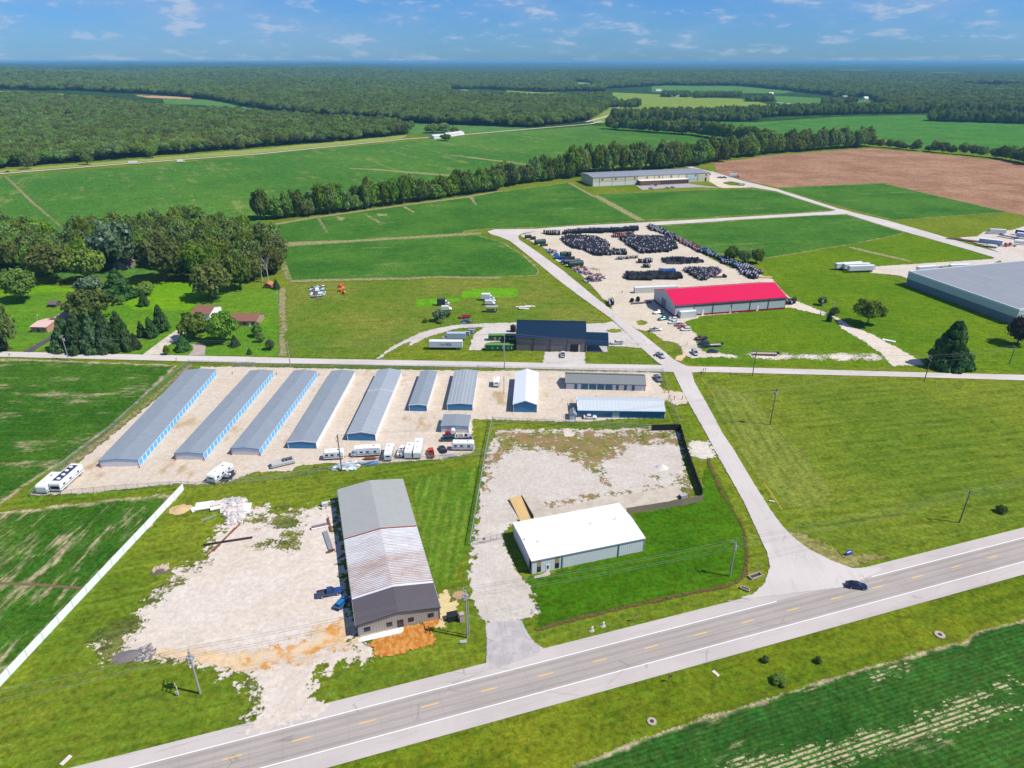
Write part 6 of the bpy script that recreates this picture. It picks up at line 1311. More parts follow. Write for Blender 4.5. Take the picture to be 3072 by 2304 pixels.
def mound(name, label, p, rx, ry, h, m, rz=0.0, cat_='mound', seed=0):
    mb = MB(); n, k = 18, 6; rr = np.random.default_rng(seed); vs = []; 
    for j in range(k+1):
        for i in range(n):
            t_ = j/k; a_ = 2*math.pi*i/n; w_ = 1 + rr.uniform(-.12,.12)
            vs.append((rx*t_*math.cos(a_)*w_, ry*t_*math.sin(a_)*w_, max(.02 if t_ == 1 else .03, h*(math.cos(t_*math.pi)*.5+.5) + rr.uniform(-.1,.1)*h*(t_<1))))
    fs = [(j*n+i, j*n+(i+1)%n, (j+1)*n+(i+1)%n, (j+1)*n+i) for j in range(k) for i in range(n)]
    mb.add(vs, fs, m); o = mb.build(name, None, (*G(p),.05), rz, smooth=True); tag(o, label, cat_); return o
mound('dirt_mound', 'tan dirt mound on the grass beside the white fence', d1(1115,60), 3.2, 2.4, .9, mat('tan_dirt',(.52,.36,.18),.95,var=.25,scale=2), .2)
mound('gravel_mound', 'pale gravel mound in the weedy yard', d3(1292,340), 2.6, 2.0, 1.1, mat('pale_gravel',(.62,.57,.50),.95,var=.15,scale=4), seed=2)
mound('mulch_mound', 'dark mound with pale brush on top beside the gravel lot', d1(995,442), 2.6, 1.2, .7, mat('dark_mulch',(.13,.10,.08),.95,var=.4,scale=4), .1, seed=3)
mound('asphalt_mound', 'dark grey heap of broken asphalt in the gravel lot', d1(800,965), 4.2, 2.1, .6, mat('asphalt_millings',(.17,.145,.14),.95,var=.4,scale=5), .3, seed=4)
heap('brush_litter', 'pale brush scattered on the dark mound', px(d1, (955,425),(1040,405),(1035,440),(960,445)), 40, .5, 1.6, mat('dead_brush',(.48,.36,.26),.9), .9, 'brush', flat=.12)
heap('asphalt_rubble', 'broken stones at the end of the asphalt heap', px(d1, (840,930),(930,890),(975,940),(940,980),(850,1000)), 160, .3, .8, [mat('stone_grey',(.36,.33,.31),.9),mat('stone_dark',(.17,.15,.15),.9)], .7)
# scrap at the storage yard edge
for i, (A, B, m, hh, lab) in enumerate(((e7(280,530),e7(640,520),TRF,.5,'pile of pale metal roofing by the yard pole'),(e7(640,540),e7(880,490),mat('blue_sheet',(.12,.30,.55),.5),.6,'stack of blue metal sheets in the scrap row'),(e7(650,468),e7(870,455),RST,.6,'rusty stack of frames behind the blue sheets'),(e7(400,580),e7(540,560),WHT,.2,'white sheets in front of the scrap row'),(e7(1700,420),e7(1900,400),mat('dull_pipe',(.36,.36,.38),.5),.3,'grey pipes on the ground behind the dark hatchback'))):
    a, b = G(A), G(B); L = np.linalg.norm(b-a); mb = MB()
    for k in range(7): mb.box((L/2+rng.uniform(-.8,.8), rng.uniform(-.2,1.6), .08+hh*k/7),(L*rng.uniform(.5,.95),rng.uniform(.3,.9),.07),m if k%3 else (WHT if i == 0 else m), Matrix.Translation((L/2,0,0))@Matrix.Rotation(rng.uniform(-.12,.12),4,'Z')@Matrix.Translation((-L/2,0,0)))
    o = mb.build('sheet_stack', None, (*a,.05), math.atan2(b[1]-a[1], b[0]-a[0])); tag(o, lab, 'scrap metal', 'scrap along the storage yard edge')
heap('scrap_litter', 'white and grey scrap bits by the yard pole', px(e7, (140,590),(250,550),(420,480),(630,480),(640,560),(440,590)), 70, .4, 1.8, [WHT, TRF, mat('light_blue_scrap',(.35,.52,.66),.5)], .5, 'scrap', flat=.15)
# meadow junk
heap('scrap_heap', 'tangled pale metal frames in the meadow corner', px(b2, (630,1280),(745,1265),(765,1340),(700,1390),(660,1370)), 110, .5, 2.6, [WHT, mat('frame_teal',(.40,.58,.58),.5), RST, STEEL], 1.2, 'scrap', flat=.08)
for i, q in enumerate((b2(885,1280), b2(905,1268), b2(890,1312), b2(910,1300), b2(918,1335))):
    mb = MB(); mb.cyl((0,-.7,1.0),(0,.7,1.0),1.0,mat('orange_coat',(.62,.17,.05),.6,var=.15),n=14); mb.cyl((0,-.72,1.0),(0,.72,1.0),.35,DRK,n=10); o = mb.build('orange_drum', None, (*G(q),0), i*.7); tag(o, f'{ordn(i+1)} orange drum from the back of the orange group in the meadow', 'drum', 'orange drums in the meadow')
for i, q in enumerate((e6(1730,350), e6(1800,345), e6(1880,335), e6(1780,375))):
    mb = MB(); mb.box((0,0,.25),(5.5,1.1,.3),mat('pale_tarp',(.66,.60,.56),.8,var=.15),Matrix.Rotation(.05*i,4,'Y')); o = mb.build('timber_bundle', None, (*G(q),.15), LOC + .1*i); tag(o, f'{ordn(i+1)} long pale bundle from the left in the meadow pile', 'bundle', 'pale bundles in the meadow')
mb = MB(); mb.box((0,0,.12),(2.2,1.6,.2),mat('blue_tarp',(.05,.28,.60),.6)); mb.box((.3,.1,.35),(1.2,.9,.3),mat('blue_tarp',(.05,.28,.60),.6)); o = mb.build('blue_tarp', None, (*G(e6(780,600)),.05), .3); tag(o, 'crumpled blue tarp in front of the wrecked car', 'tarp')
for q, lab, cl in ((e6(1290,895),'orange crate on the container junk row',(.62,.26,.06)),(e6(1348,895),'red crate on the container junk row',(.50,.07,.05)),(e6(1240,893),'dark machine block beside the orange crate',(.04,.04,.05)),(e6(1420,893),'white frame box at the right of the red crate',(.7,.7,.7))):
    mb = MB(); M_c = mat('crate_'+lab.split()[0], cl, .6)
    for k in range(4): mb.box((0,0,.25+k*.48),(1.7,1.5,.40),M_c)
    mb.box((0,0,1.0),(1.5,1.3,1.9),DRK); o = mb.build('crate', None, (*G(q),.1), LOC); tag(o, lab, 'crate')
for i, q in enumerate((e6(845,805), e6(905,770), e6(930,735))):
    mb = MB()
    for x in (-1.2,0,1.2):
        for y in (-.6,.6): mb.box((x,y,1.0),(.1,.1,2.0),TRF)
    for z in (.3,1.0,1.8): mb.box((0,-.6,z),(2.6,.1,.1),TRF); mb.box((0,.6,z),(2.6,.1,.1),TRF); mb.box((0,0,z),(2.5,1.1,.06),TRF)
    o = mb.build('storage_rack', None, (*G(q),.05), LOC); tag(o, f'{ordn(i+1)} grey metal rack from the left on the drive edge', 'rack', 'metal racks by the looping drive')
# wooden ramp, small yard items
a, b = G(d3(282,557)), G(d3(362,542)); cc_ = G(d3(440,680)); L = float(np.linalg.norm(cc_-b)); wd = float(np.linalg.norm(b-a))
root = empty('loading_ramp', (*((a+b)/2),0), math.atan2(b[1]-a[1], b[0]-a[0]), 'yellow wooden loading ramp beside the white-roofed building', 'ramp')
PLY = ribbed('ramp_plank', (.56,.38,.16), 'X', .6, .25, .8, 0, .15); mb = MB(); mb.add([(-wd/2,0,.95),(wd/2,0,.95),(wd/2,-L,.12),(-wd/2,-L,.12),(-wd/2,0,0),(wd/2,0,0),(wd/2,-L,0),(-wd/2,-L,0)],[(0,3,2,1),(4,5,6,7),(0,1,5,4),(1,2,6,5),(2,3,7,6),(3,0,4,7)],PLY); mb.build('ramp_deck', root)
mb = MB(); mb.box((wd/2+.12,-L/2,.6),(.14,L,1.1),DRK); mb.build('side_wall', root)
p = G(d3(1435,538)); mb = MB()
for k in range(5): mb.box((0,0,.12+k*.22),(2.2,1.4,.16),mat('pallet_grey',(.36,.34,.34),.8))
mb.box((-1.1,0,.5),(.3,1.2,.9),mat('navy_cover',(.03,.04,.14),.6)); o = mb.build('pallet_stack', None, (*p,.1), HWY+.1); tag(o, 'small stack of grey pallets at the end of the concrete apron', 'pallets')
CUL = mat('culvert_concrete', (.40,.34,.27), .85, dirt=.4, dirtcol=(.2,.18,.08))
for q, lab, rz in ((d3(1915,1062),'concrete culvert box at the road mouth',HWY+.1),(d3(1845,1148),'small concrete drain on the verge near the road mouth',HWY-.9)):
    mb = MB(); s_ = 1.0 if 'box' in lab else .6
    for y in (-.65,.65): mb.box((0,y*s_,.25),(3.4*s_,.2,.5),CUL)
    for x in (-1.7,1.7): mb.box((x*s_,0,.25),(.2,1.5*s_,.5),CUL)
    mb.box((0,0,.06),(3.2*s_,1.2*s_,.1),DRK); o = mb.build('culvert', None, (*G(q),.05), rz); tag(o, lab, 'culvert')
g = G(d4(1570,650)); mb = MB(); mb.cyl((0,0,0),(0,0,.28),1.1,CUL,n=20); mb.cyl((0,0,.28),(0,0,.32),.45,DRK,n=14); o = mb.build('manhole', None, (*g,.03)); tag(o, 'round concrete manhole on the verge by the soybean field', 'manhole')
g = G(f(1408,1560)); mb = MB(); mb.cyl((0,0,0),(0,0,.28),.9,CUL,n=20); mb.cyl((0,0,.28),(0,0,.32),.4,DRK,n=14); o = mb.build('manhole', None, (*g,.03)); tag(o, 'round concrete manhole on the verge left of the soybean corner', 'manhole')
for q, lab in ((d3(828,1418),'white plastic marker on a small dirt heap by the highway, left'),(d3(903,1388),'white plastic marker on a small dirt heap by the highway, right')):
    mb = MB(); mb.cyl((0,0,0),(0,0,.25),.7,CUL,.3,n=12); mb.cyl((0,0,.2),(.1,0,1.0),.15,WHT,n=8); mb.cyl((.25,0,.7),(.35,.1,1.1),.1,WHT,n=8); o = mb.build('marker_post', None, (*G(q),.03)); tag(o, lab, 'marker')
post_sign('road_sign', 'brown sign post on the verge below the highway', 'sign', (2008,2046), (.9,.8), mat('sign_brown',(.16,.07,.03),.7), 2.2, R(20))
for q, L_, w_, rz, lab in (((2147,2022),1.6,.7,R(-60),'pale board lying on the verge below the highway'),(d1(410,1615),2.0,.8,R(70),'pale board lying in the bottom left corner grass'),(b4(1225,1475),5.5,1.6,R(-35),'white bent sheet lying beside the washed track'),(c4(490,1035),1.5,.4,R(-20),'short white board at the edge of the side road')):
    mb = MB(); mb.box((0,0,.12),(L_,w_,.14),mat('pale_board',(.62,.56,.47),.8) if 'pale' in lab else WHT); mb.box((L_*.2,0,.24),(L_*.4,w_*.6,.1),mat('pale_board',(.62,.56,.47),.8) if 'pale' in lab else WHT); o = mb.build('board', None, (*G(q),.05), rz); tag(o, lab, 'board')
for q, d_, m_, lab, nm, ct_ in ((d2(1680,1265),(2.4,1.7,1.5),BLK,'black waste container between the grey shed and its pole','waste_container','container'),(d2(1757,1280),(1.0,.9,2.2),mat('pedestal_pink',(.45,.33,.28),.7),'pinkish electrical cabinet beside the clay bed pole','electrical_cabinet','cabinet')):
    root = empty(nm, (*G(q),.03), HWY, lab, ct_); mb = MB(); mb.box((0,0,d_[2]/2),d_,m_); mb.build('cabinet_body', root); mb = MB(); mb.box((0,0,d_[2]+.04),(d_[0]+.1,d_[1]+.1,.08),m_); mb.build('lid', root)
g = G(d1(1105,1210)); mb = MB(); mb.cyl((0,0,0),(0,.1,2.2),.10,mat('pale_pipe',(.55,.48,.42),.7),n=8); mb.cyl((0,.1,2.2),(-.3,.3,3.0),.10,mat('pale_pipe',(.55,.48,.42),.7),n=8); mb.box((-.15,0,.7),(.5,.3,.9),mat('pale_pipe',(.55,.48,.42),.7)); tag(mb.build('meter_post', None, (*g,0)), 'bent pale meter post beside the grey transformer pole', 'post')
# people
def person(label, p, shirt, trousers, rz=0.0):
    g = G(p); V = [(0,0,.95),(0,0,1.2),(0,0,1.42),(0,0,1.52),(0,.02,1.68),(-.1,0,.92),(-.12,.02,.5),(-.12,-.02,.06),(.1,0,.92),(.14,.06,.5),(.13,.02,.06),(-.2,0,1.4),(-.26,.02,1.12),(-.24,-.06,.86),(.2,0,1.4),(.27,.02,1.12),(.25,-.06,.86)]
    E = [(0,1),(1,2),(2,3),(3,4),(0,5),(5,6),(6,7),(0,8),(8,9),(9,10),(2,11),(11,12),(12,13),(2,14),(14,15),(15,16)]
    rad = [.15,.15,.16,.06,.115,.1,.07,.055,.1,.07,.055,.07,.05,.04,.07,.05,.04]
    me = bpy.data.meshes.new('person'); me.from_pydata(V, E, []); o = bpy.data.objects.new('person', me); COL.objects.link(o)
    md = o.modifiers.new('skin','SKIN'); 
    for i, r_ in enumerate(rad): me.skin_vertices[0].data[i].radius = (r_, r_)
    me.skin_vertices[0].data[0].use_root = True
    s2 = o.modifiers.new('sub','SUBSURF'); s2.levels = 1; s2.render_levels = 1
    m, t = newmat('clothes_' + label.split()[1]); sp = t.node('ShaderNodeSeparateXYZ'); t.l.new(t.obj(), sp.inputs[0]); z = sp.outputs[2]
    c = t.mix(t.m('GREATER_THAN', z, .95), trousers, shirt); c = t.mix(t.m('GREATER_THAN', z, 1.5), c, (.42,.25,.17)); c = t.mix(t.m('GREATER_THAN', z, 1.72), c, (.04,.03,.025)); t.out(t.bsdf(c, .8)); me.materials.append(m)
    o.location = (*g, .14); o.rotation_euler = (0,0,rz); tag(o, label, 'person')
person('standing person in dark clothes alone on the reel yard gravel', b3(1288,1328), (.03,.04,.08), (.03,.03,.05), .5)
person('standing person in pale clothes beside the dark parked cars', h3(1000,870), (.45,.42,.20), (.12,.11,.08), 1.0)
# ================================================================ CABLE REELS
RB_ = mat('reel_black', (.02,.02,.026), .6, var=.3); RG_ = mat('reel_grey', (.10,.10,.115), .5, var=.3); RRU = mat('reel_rust', (.14,.045,.03), .8, var=.3); RBL = mat('reel_blue', (.02,.10,.30), .5, var=.2); RGR = mat('reel_green', (.012,.06,.05), .5, var=.3)
RTB = mat('reel_teal_blue', (.015,.09,.19), .5, var=.3)
WW = mat('cable_white', (.40,.40,.46), .45, var=.1); WB = mat('cable_black', (.022,.022,.03), .4, var=.2); WBL = mat('cable_blue', (.03,.25,.62), .45); WR_ = mat('cable_red', (.55,.02,.03), .45); WO = mat('cable_orange', (.55,.16,.05), .5)
VAR = {'bb':(RB_,WB,'black'),'bw':(RB_,WW,'white-wound'),'gw':(RG_,WW,'pale grey'),'gb':(RG_,WB,'dark grey'),'rr':(RRU,RRU,'rust-brown'),'rw':(RRU,WW,'rusty white'),'bl':(RBL,WBL,'bright blue'),'tb':(RTB,WB,'dark blue'),'tw':(RTB,WW,'pale blue'),'gg':(RGR,WB,'dark green'),'red':(RB_,WR_,'red'),'or':(RRU,WO,'orange')}
_rm = {}
def reel_shape(mb, var, D, w, M=None, n=14):
    fl, cb, _ = VAR[var]
    for x in (-w/2, w/2): mb.cyl((x-.05,0,D/2),(x+.05,0,D/2),D/2,fl,n=n,M=M)
    mb.cyl((-w/2,0,D/2),(w/2,0,D/2),D*.37,cb,n=n,M=M,caps=False)
    mb.cyl((-w/2-.07,0,D/2),(w/2+.07,0,D/2),D*.10,RG_,n=8,M=M)
REELS = []
def fill(block, poly, axle, pa, pd, D, w, pal, z=.1, jit=.06, lead=None):
    q = np.array([G(p) for p in poly]); c = q.mean(0); ca, sa = math.cos(axle), math.sin(axle)
    Rm = np.array(((ca, sa), (-sa, ca))); loc_ = (q - c) @ Rm.T; lo, hi = loc_.min(0), loc_.max(0)
    ny = int((hi[1]-lo[1])/pd)+2; nx = int((hi[0]-lo[0])/pa)+2
    for j in range(ny):
        for i in range(nx):
            l = np.array((lo[0]+(i+.5)*pa, lo[1]+(j+.5)*pd)) + rng.normal(0, jit, 2); P = l @ Rm + c
            if sdf(P[None], q)[0] < -.35: continue
            v = pal[int(rng.integers(len(pal)))]; REELS.append(dict(b=block, r=j, P=P, a=axle + rng.normal(0, .05), D=D*rng.uniform(.9, 1.08), w=w, v=v, z=z))
X0 = LOC
fill('the block nearest the red roof', px(e2, (400,1300),(560,1345),(1560,1325),(1690,1290),(1600,1215),(1130,1190),(430,1190)), X0, 1.0, 2.35, 2.3, .62, ['bb','bb','bb','gb','bb','gb'])
fill('the blue row behind the long block', px(e2, (1160,1185),(1500,1190),(1480,1140),(1160,1135)), X0, 1.0, 2.4, 2.4, .62, ['bl'])
fill('the loose pile by the red reel', px(e2, (2060,1345),(2212,1345)) + px(e3, (340,1020),(500,940),(600,890),(520,800),(300,800)) + px(e2, (1850,1090),(1690,1120)), R(-35), 1.5, 2.0, 2.0, 1.0, ['bw','gb','bb','bw','gb','bb'])
fill('the low black middle block', px(e2, (1340,985),(1560,990),(2150,950),(2000,880),(1500,850),(1230,880),(1220,920)), X0+R(90), 1.5, 1.75, 1.7, .9, ['bb','bb','gb','gw'])
fill('the small reels in open gravel', px(e2, (200,855),(690,825),(695,850),(250,890)), X0, 1.5, 1.8, 1.7, .8, ['bw','gb','rw'])
fill('the black group in open gravel', px(e2, (685,925),(985,905),(990,965),(700,965)), X0, 1.6, 2.4, 2.5, 1.0, ['bb','gb','bw'])
fill('the smallest group in open gravel', px(e2, (795,1030),(940,1020),(940,1068),(800,1068)), X0, 1.6, 2.2, 2.2, 1.0, ['bb','bw'])
fill('the right large block', px(e2, (290,420),(520,360),(720,400),(1050,390),(1400,400),(1480,470),(1560,640),(1420,690),(1380,715),(900,740),(760,750),(620,670)), R(-20), 1.5, 2.25, 2.4, 1.0, ['bw','bb','bb','gb','gb','bb','bb','gb','bb','gw'])
fill('the left large block', px(e1, (915,420),(1060,360),(1320,380),(1650,400),(1890,490),(1990,590),(1960,680),(2000,790),(1700,800),(1560,740),(1450,680),(1200,640),(1050,560)), R(-12), 1.45, 2.2, 2.4, 1.0, ['bw','bb','bb','gb','bb','rw','gb','bb','bb','gb'])
fill('the small block below the large one', px(e2, (90,780),(120,680),(390,690),(425,780)), X0, 1.2, 2.2, 2.3, .8, ['bb','bw','bb'])
fill('the orange group at the back', px(e2, (140,390),(260,400),(420,380),(580,340),(560,310),(160,340)), X0, 1.6, 2.6, 2.5, 1.0, ['bw','or','bb','rr'])
fill('the row by the dead-end road', px(e1, (510,285),(900,290),(880,340),(700,345),(560,325)), X0, 1.6, 2.6, 2.8, 1.1, ['bb','bw','bb','gb'])
fill('the long green back row', px(e1, (930,330),(1000,275),(1300,250),(2212,225)) + px(e2, (600,190),(710,210),(690,245),(100,290)) + px(e1, (1400,305)), X0, 1.35, 2.6, 2.9, .9, ['gg','bb','gg','gg'])
fill('the diagonal line, far black part', px(e2, (905,160),(960,140),(1150,190),(1330,270),(1470,350),(1500,410),(1420,390),(1150,280),(980,240)), R(-25), 1.5, 2.2, 2.3, 1.0, ['bw','bb','gw'])
fill('the diagonal line, brown part', px(e2, (1480,380),(1560,400),(1900,550),(2100,660),(2050,720),(1900,640),(1640,520)), R(-25), 1.4, 2.0, 2.1, .9, ['rr','rw','rr','gw'])
fill('the diagonal line, blue part', px(e3, (120,420),(210,360),(350,410),(560,540),(820,610),(980,680),(960,790),(840,720),(660,680),(600,600),(400,510)), R(-30), 1.5, 2.2, 2.4, 1.0, ['tb','tw','tb','bw'])
fill('the diagonal line, near black part', px(e3, (980,790),(1000,700),(1150,720),(1450,870),(1590,900),(1420,930),(1410,1010),(1280,1020),(1080,910)), R(-25), 1.5, 2.2, 2.4, 1.1, ['bw','bb','bb','gw'])
fill('the pair beside the side road', px(b3, (1165,1395),(1215,1385),(1225,1430),(1185,1440)), X0, 1.7, 2.2, 2.3, 1.0, ['bb','bw'])
fill('the pair right of the red roof', px(b4, (490,1200),(550,1195),(550,1218),(495,1222)), X0, 1.8, 1.9, 2.3, 1.0, ['bw','bb'])
fill('the trio left of the red roof', px(h3, (40,155),(210,110),(230,140),(60,160)), X0+R(80), 1.2, 3.0, 2.0, .8, ['bb'])
REELS.append(dict(b='the red one', r=0, P=np.asarray(G(e3(440,930))), a=R(-30), D=2.6, w=1.5, v='red', z=.1))
REELS.sort(key=lambda d: d['P'][1])
near, rest = REELS[:300], REELS[300:]
groups = {}
for d in near: groups.setdefault((d['b'], d['r']), []).append(d)
for (b, r), L in groups.items():
    L.sort(key=lambda d: proj((*d['P'], 0))[0])
rows = {}
for d in near: rows.setdefault(d['b'], set()).add(d['r'])
rank = {b: {r: i+1 for i, r in enumerate(sorted(s, key=lambda r: np.mean([d['P'][1] for d in groups[(b, r)]])))} for b, s in rows.items()}
for (b, r), L in groups.items():
    for i, d in enumerate(L):
        key = (d['v'], d['w'])
        if key not in _rm:
            mb = MB(); reel_shape(mb, d['v'], 2.0, d['w']); _rm[key] = mb.mesh('cable_reel')
        o = bpy.data.objects.new('cable_reel', _rm[key]); COL.objects.link(o); s = d['D']/2.0
        o.location = (*d['P'], d['z']); o.rotation_euler = (0, 0, d['a']); o.scale = (1, s, s)
        lab = 'single bright red cable reel at the edge of the loose pile' if d['v'] == 'red' else f"{VAR[d['v']][2]} reel, {ordn(i+1)} from left, row {ordn(rank[b][r])} of {b}"
        tag(o, lab, 'cable reel', 'cable reels in the gravel yard')
mb = MB()
for d in rest: reel_shape(mb, d['v'], d['D'], d['w'], Matrix.Translation((*d['P'], d['z'])) @ Matrix.Rotation(d['a'], 4, 'Z'), 10)
tag(mb.build('cable_reels'), 'far massed cable reels at the back of the gravel yard', 'cable reels', None, 'stuff')
# pipe coils along the side road
for i, (A, B, m, R0, lab) in enumerate(((e1(110,410),e1(245,400),WB,1.3,'black pipe coil bundle at the top of the roadside row'),(e1(230,440),e1(345,435),WB,1.2,'black pipe coil bundle second from the top of the roadside row'),(e1(330,540),e1(560,520),RGR,1.6,'long dark green pipe coil bundle in the roadside row'),(e1(440,585),e1(610,575),WB,.8,'low black coil in front of the dark green bundle'),(e1(890,805),e1(1038,795),RGR,1.5,'dark green coil bundle beside the blue coils'),(e1(1048,805),e1(1125,800),WB,1.5,'short black coil bundle at the end of the dark green one'),(e1(970,985),e1(1325,955),WB,1.5,'long black coil bundle behind the longest one'),(e1(1075,1040),e1(1388,1015),RGR,1.8,'longest dark coil bundle nearest the scrap'),(e1(900,885),e1(1210,880),WB,1.1,'low black coil bundle behind the two blue coils'))):
    a, b = G(A), G(B); L = float(np.linalg.norm(b-a)); n = max(2, int(L/1.3)); mb = MB()
    for k in range(n): mb.ring((L*(k+.5)/n,0,R0),(1,0,0),R0,R0*.55,L/n*.92,m,n=14)
    tag(mb.build('pipe_coil', None, (*a,.1), math.atan2(b[1]-a[1], b[0]-a[0])), lab, 'pipe coil', 'pipe coils along the side road')
for i, q in enumerate((e1(800,800), e1(810,855), e1(895,865), e1(965,940), e1(1045,930))):
    mb = MB(); 
    for k in range(2): mb.ring((0,0,.5+.75*k),(0,0,1),1.7,1.0,.65,mat('blue_pipe',(.03,.16,.42),.45),n=16)
    tag(mb.build('pipe_coil', None, (*G(q),.1)), f'{ordn(i+1)} flat blue pipe coil from the back of the roadside row', 'pipe coil', 'pipe coils along the side road')
SCR = [WW, WB, RST, mat('scrap_blue',(.10,.22,.45),.5), RG_, mat('scrap_tan',(.5,.4,.3),.7)]
heap('scrap_heap', 'heap of mixed scrap between the road and the blue coils', px(e1, (565,660),(700,660),(830,700),(830,770),(700,780),(600,720)), 90, .5, 1.6, SCR, 1.0, 'scrap')
heap('scrap_heap', 'heap of orange and white scrap below the longest coil bundle', px(e1, (1110,1060),(1300,1040),(1500,1060),(1550,1180),(1480,1240),(1260,1180)), 130, .5, 1.7, SCR + [WO], 1.3, 'scrap')
heap('scrap_heap', 'heap of dark machinery scrap by the white car', px(e1, (1400,1330),(1560,1240),(1780,1200),(1800,1330),(1780,1370),(1450,1390)), 120, .6, 2.0, SCR + [WO], 1.8, 'scrap', flat=.5)
a = G(e1(1650,1200)); mb = MB(); mb.box((0,0,3.2),(5.5,3.2,.18),mat('canopy_brown',(.30,.24,.20),.8))
for x in (-2.4,2.4):
    for y in (-1.3,1.3): mb.cyl((x,y,0),(x,y,3.1),.09,DRK,n=6)
tag(mb.build('shelter_frame', None, (*a,.1), R(-45)), 'brown roofed shelter over the scrap by the white car', 'shelter')
mb = MB()
for k in range(7): mb.cyl((-6+k*.2,-1.2+k*.4,.25+.1*(k%2)),(6,-1.2+k*.4,.25+.1*(k%2)),.16,[DRK,RST,mat('dull_pipe',(.36,.36,.38),.5)][k%3],n=7)
tag(mb.build('pipe_stack', None, (*G(h3(230,165)),.1), R(12)), 'stack of rusty pipes at the left wall of the red-roofed warehouse', 'pipes')
mb = MB()
for k in range(10): mb.cyl((-14+k*.5,-2.5+k*.5,.3),(12,-2.5+k*.5,.3),.22,[DRK,RST][k%2],n=7)
tag(mb.build('pipe_stack', None, (*G(e5(620,600)),.1), math.atan2(G(e5(1560,770))[1]-G(e5(890,690))[1], G(e5(1560,770))[0]-G(e5(890,690))[0])), 'long dark brown pipes lying beside the truck yard', 'pipes')
mb = MB()
for k in range(5): mb.box((0,k*.6-1.2,.3+.35*(k%2)),(9,.5,.25),mat('yellow_timber',(.70,.55,.25),.8))
tag(mb.build('timber_stack', None, (*G(e3(1560,985)),.1), R(-8)), 'yellow timber planks behind the right end of the red roof', 'timber')
mb = MB()
for k in range(3): mb.cyl((-3.5,k*1.2-1.2,.3),(3.5,k*1.2-1.0,.3),.25,RG_,n=8)
mb.cyl((3.6,-1.6,.9),(3.6,1.4,.9),.9,DRK,n=12); tag(mb.build('pipe_stack', None, (*G(e3(560,980)),.1), R(8)), 'grey pipes and roller in front of the red reel', 'pipes')
# ================================================================ TREES
def leafmat(name, dark, light, tip=None, trans=.32):
    m, t = newmat(name); o = t.obj(); r = t.rand()
    n = t.noise(o, 2.2, 3); f_ = t.noise(o, 14, 2)
    c = t.mix(t.step(n, .35, .65), dark, light); c = t.mix(t.m('MULTIPLY', t.step(f_, .45, .75), .5), c, tuple(q*1.35 for q in light))
    if tip: c = t.mix(t.m('MULTIPLY', t.step(t.noise(o, 5, 3), .52, .68), .75), c, tip)
    wp = t.pos(); c = t.mix(t.m('MULTIPLY', t.step(t.noise(wp, .006, 4, .65), .40, .66), .55), c, tuple(q*.72 for q in light)); c = t.mix(t.m('MULTIPLY', t.step(t.noise(wp, .0035, 3, .6), .50, .70), .4), c, (light[0]*1.35, light[1]*1.12, light[2]))
    hs = t.node('ShaderNodeHueSaturation'); t.l.new(c, hs.inputs['Color'])
    t.l.new(t.lin(r, 0, 1, .475, .515), hs.inputs['Hue']); t.l.new(t.lin(r, 0, 1, 0.6, 1.4), hs.inputs['Value']); t.l.new(t.lin(t.m('FRACT', t.m('MULTIPLY', r, 7.3)), 0, 1, .8, 1.05), hs.inputs['Saturation'])
    mx = t.node('ShaderNodeMixShader'); mx.inputs[0].default_value = trans
    t.l.new(t.bsdf(hs.outputs[0], .8, 0, .04), mx.inputs[1]); tr = t.node('ShaderNodeBsdfTranslucent'); t.l.new(hs.outputs[0], tr.inputs[0]); t.l.new(tr.outputs[0], mx.inputs[2])
    t.out(mx.outputs[0]); return m
LM = leafmat('leaf_green', (.07,.155,.016), (.185,.29,.034)); LB = leafmat('leaf_olive', (.10,.155,.022), (.205,.26,.045)); LP = leafmat('leaf_pine', (.04,.11,.028), (.10,.195,.055)); LS = leafmat('leaf_silver', (.05,.11,.04), (.11,.18,.07), (.5,.55,.5)); LY = leafmat('leaf_bright', (.09,.18,.01), (.2,.28,.025)); LU = leafmat('leaf_plum', (.035,.02,.022), (.07,.05,.03)); LF = leafmat('leaf_forest', (.075,.165,.02), (.20,.31,.045))
BARK = mat('bark', (.12,.09,.07), .9, var=.3, scale=3); DEADB = mat('dead_bark', (.42,.38,.34), .9, var=.2)
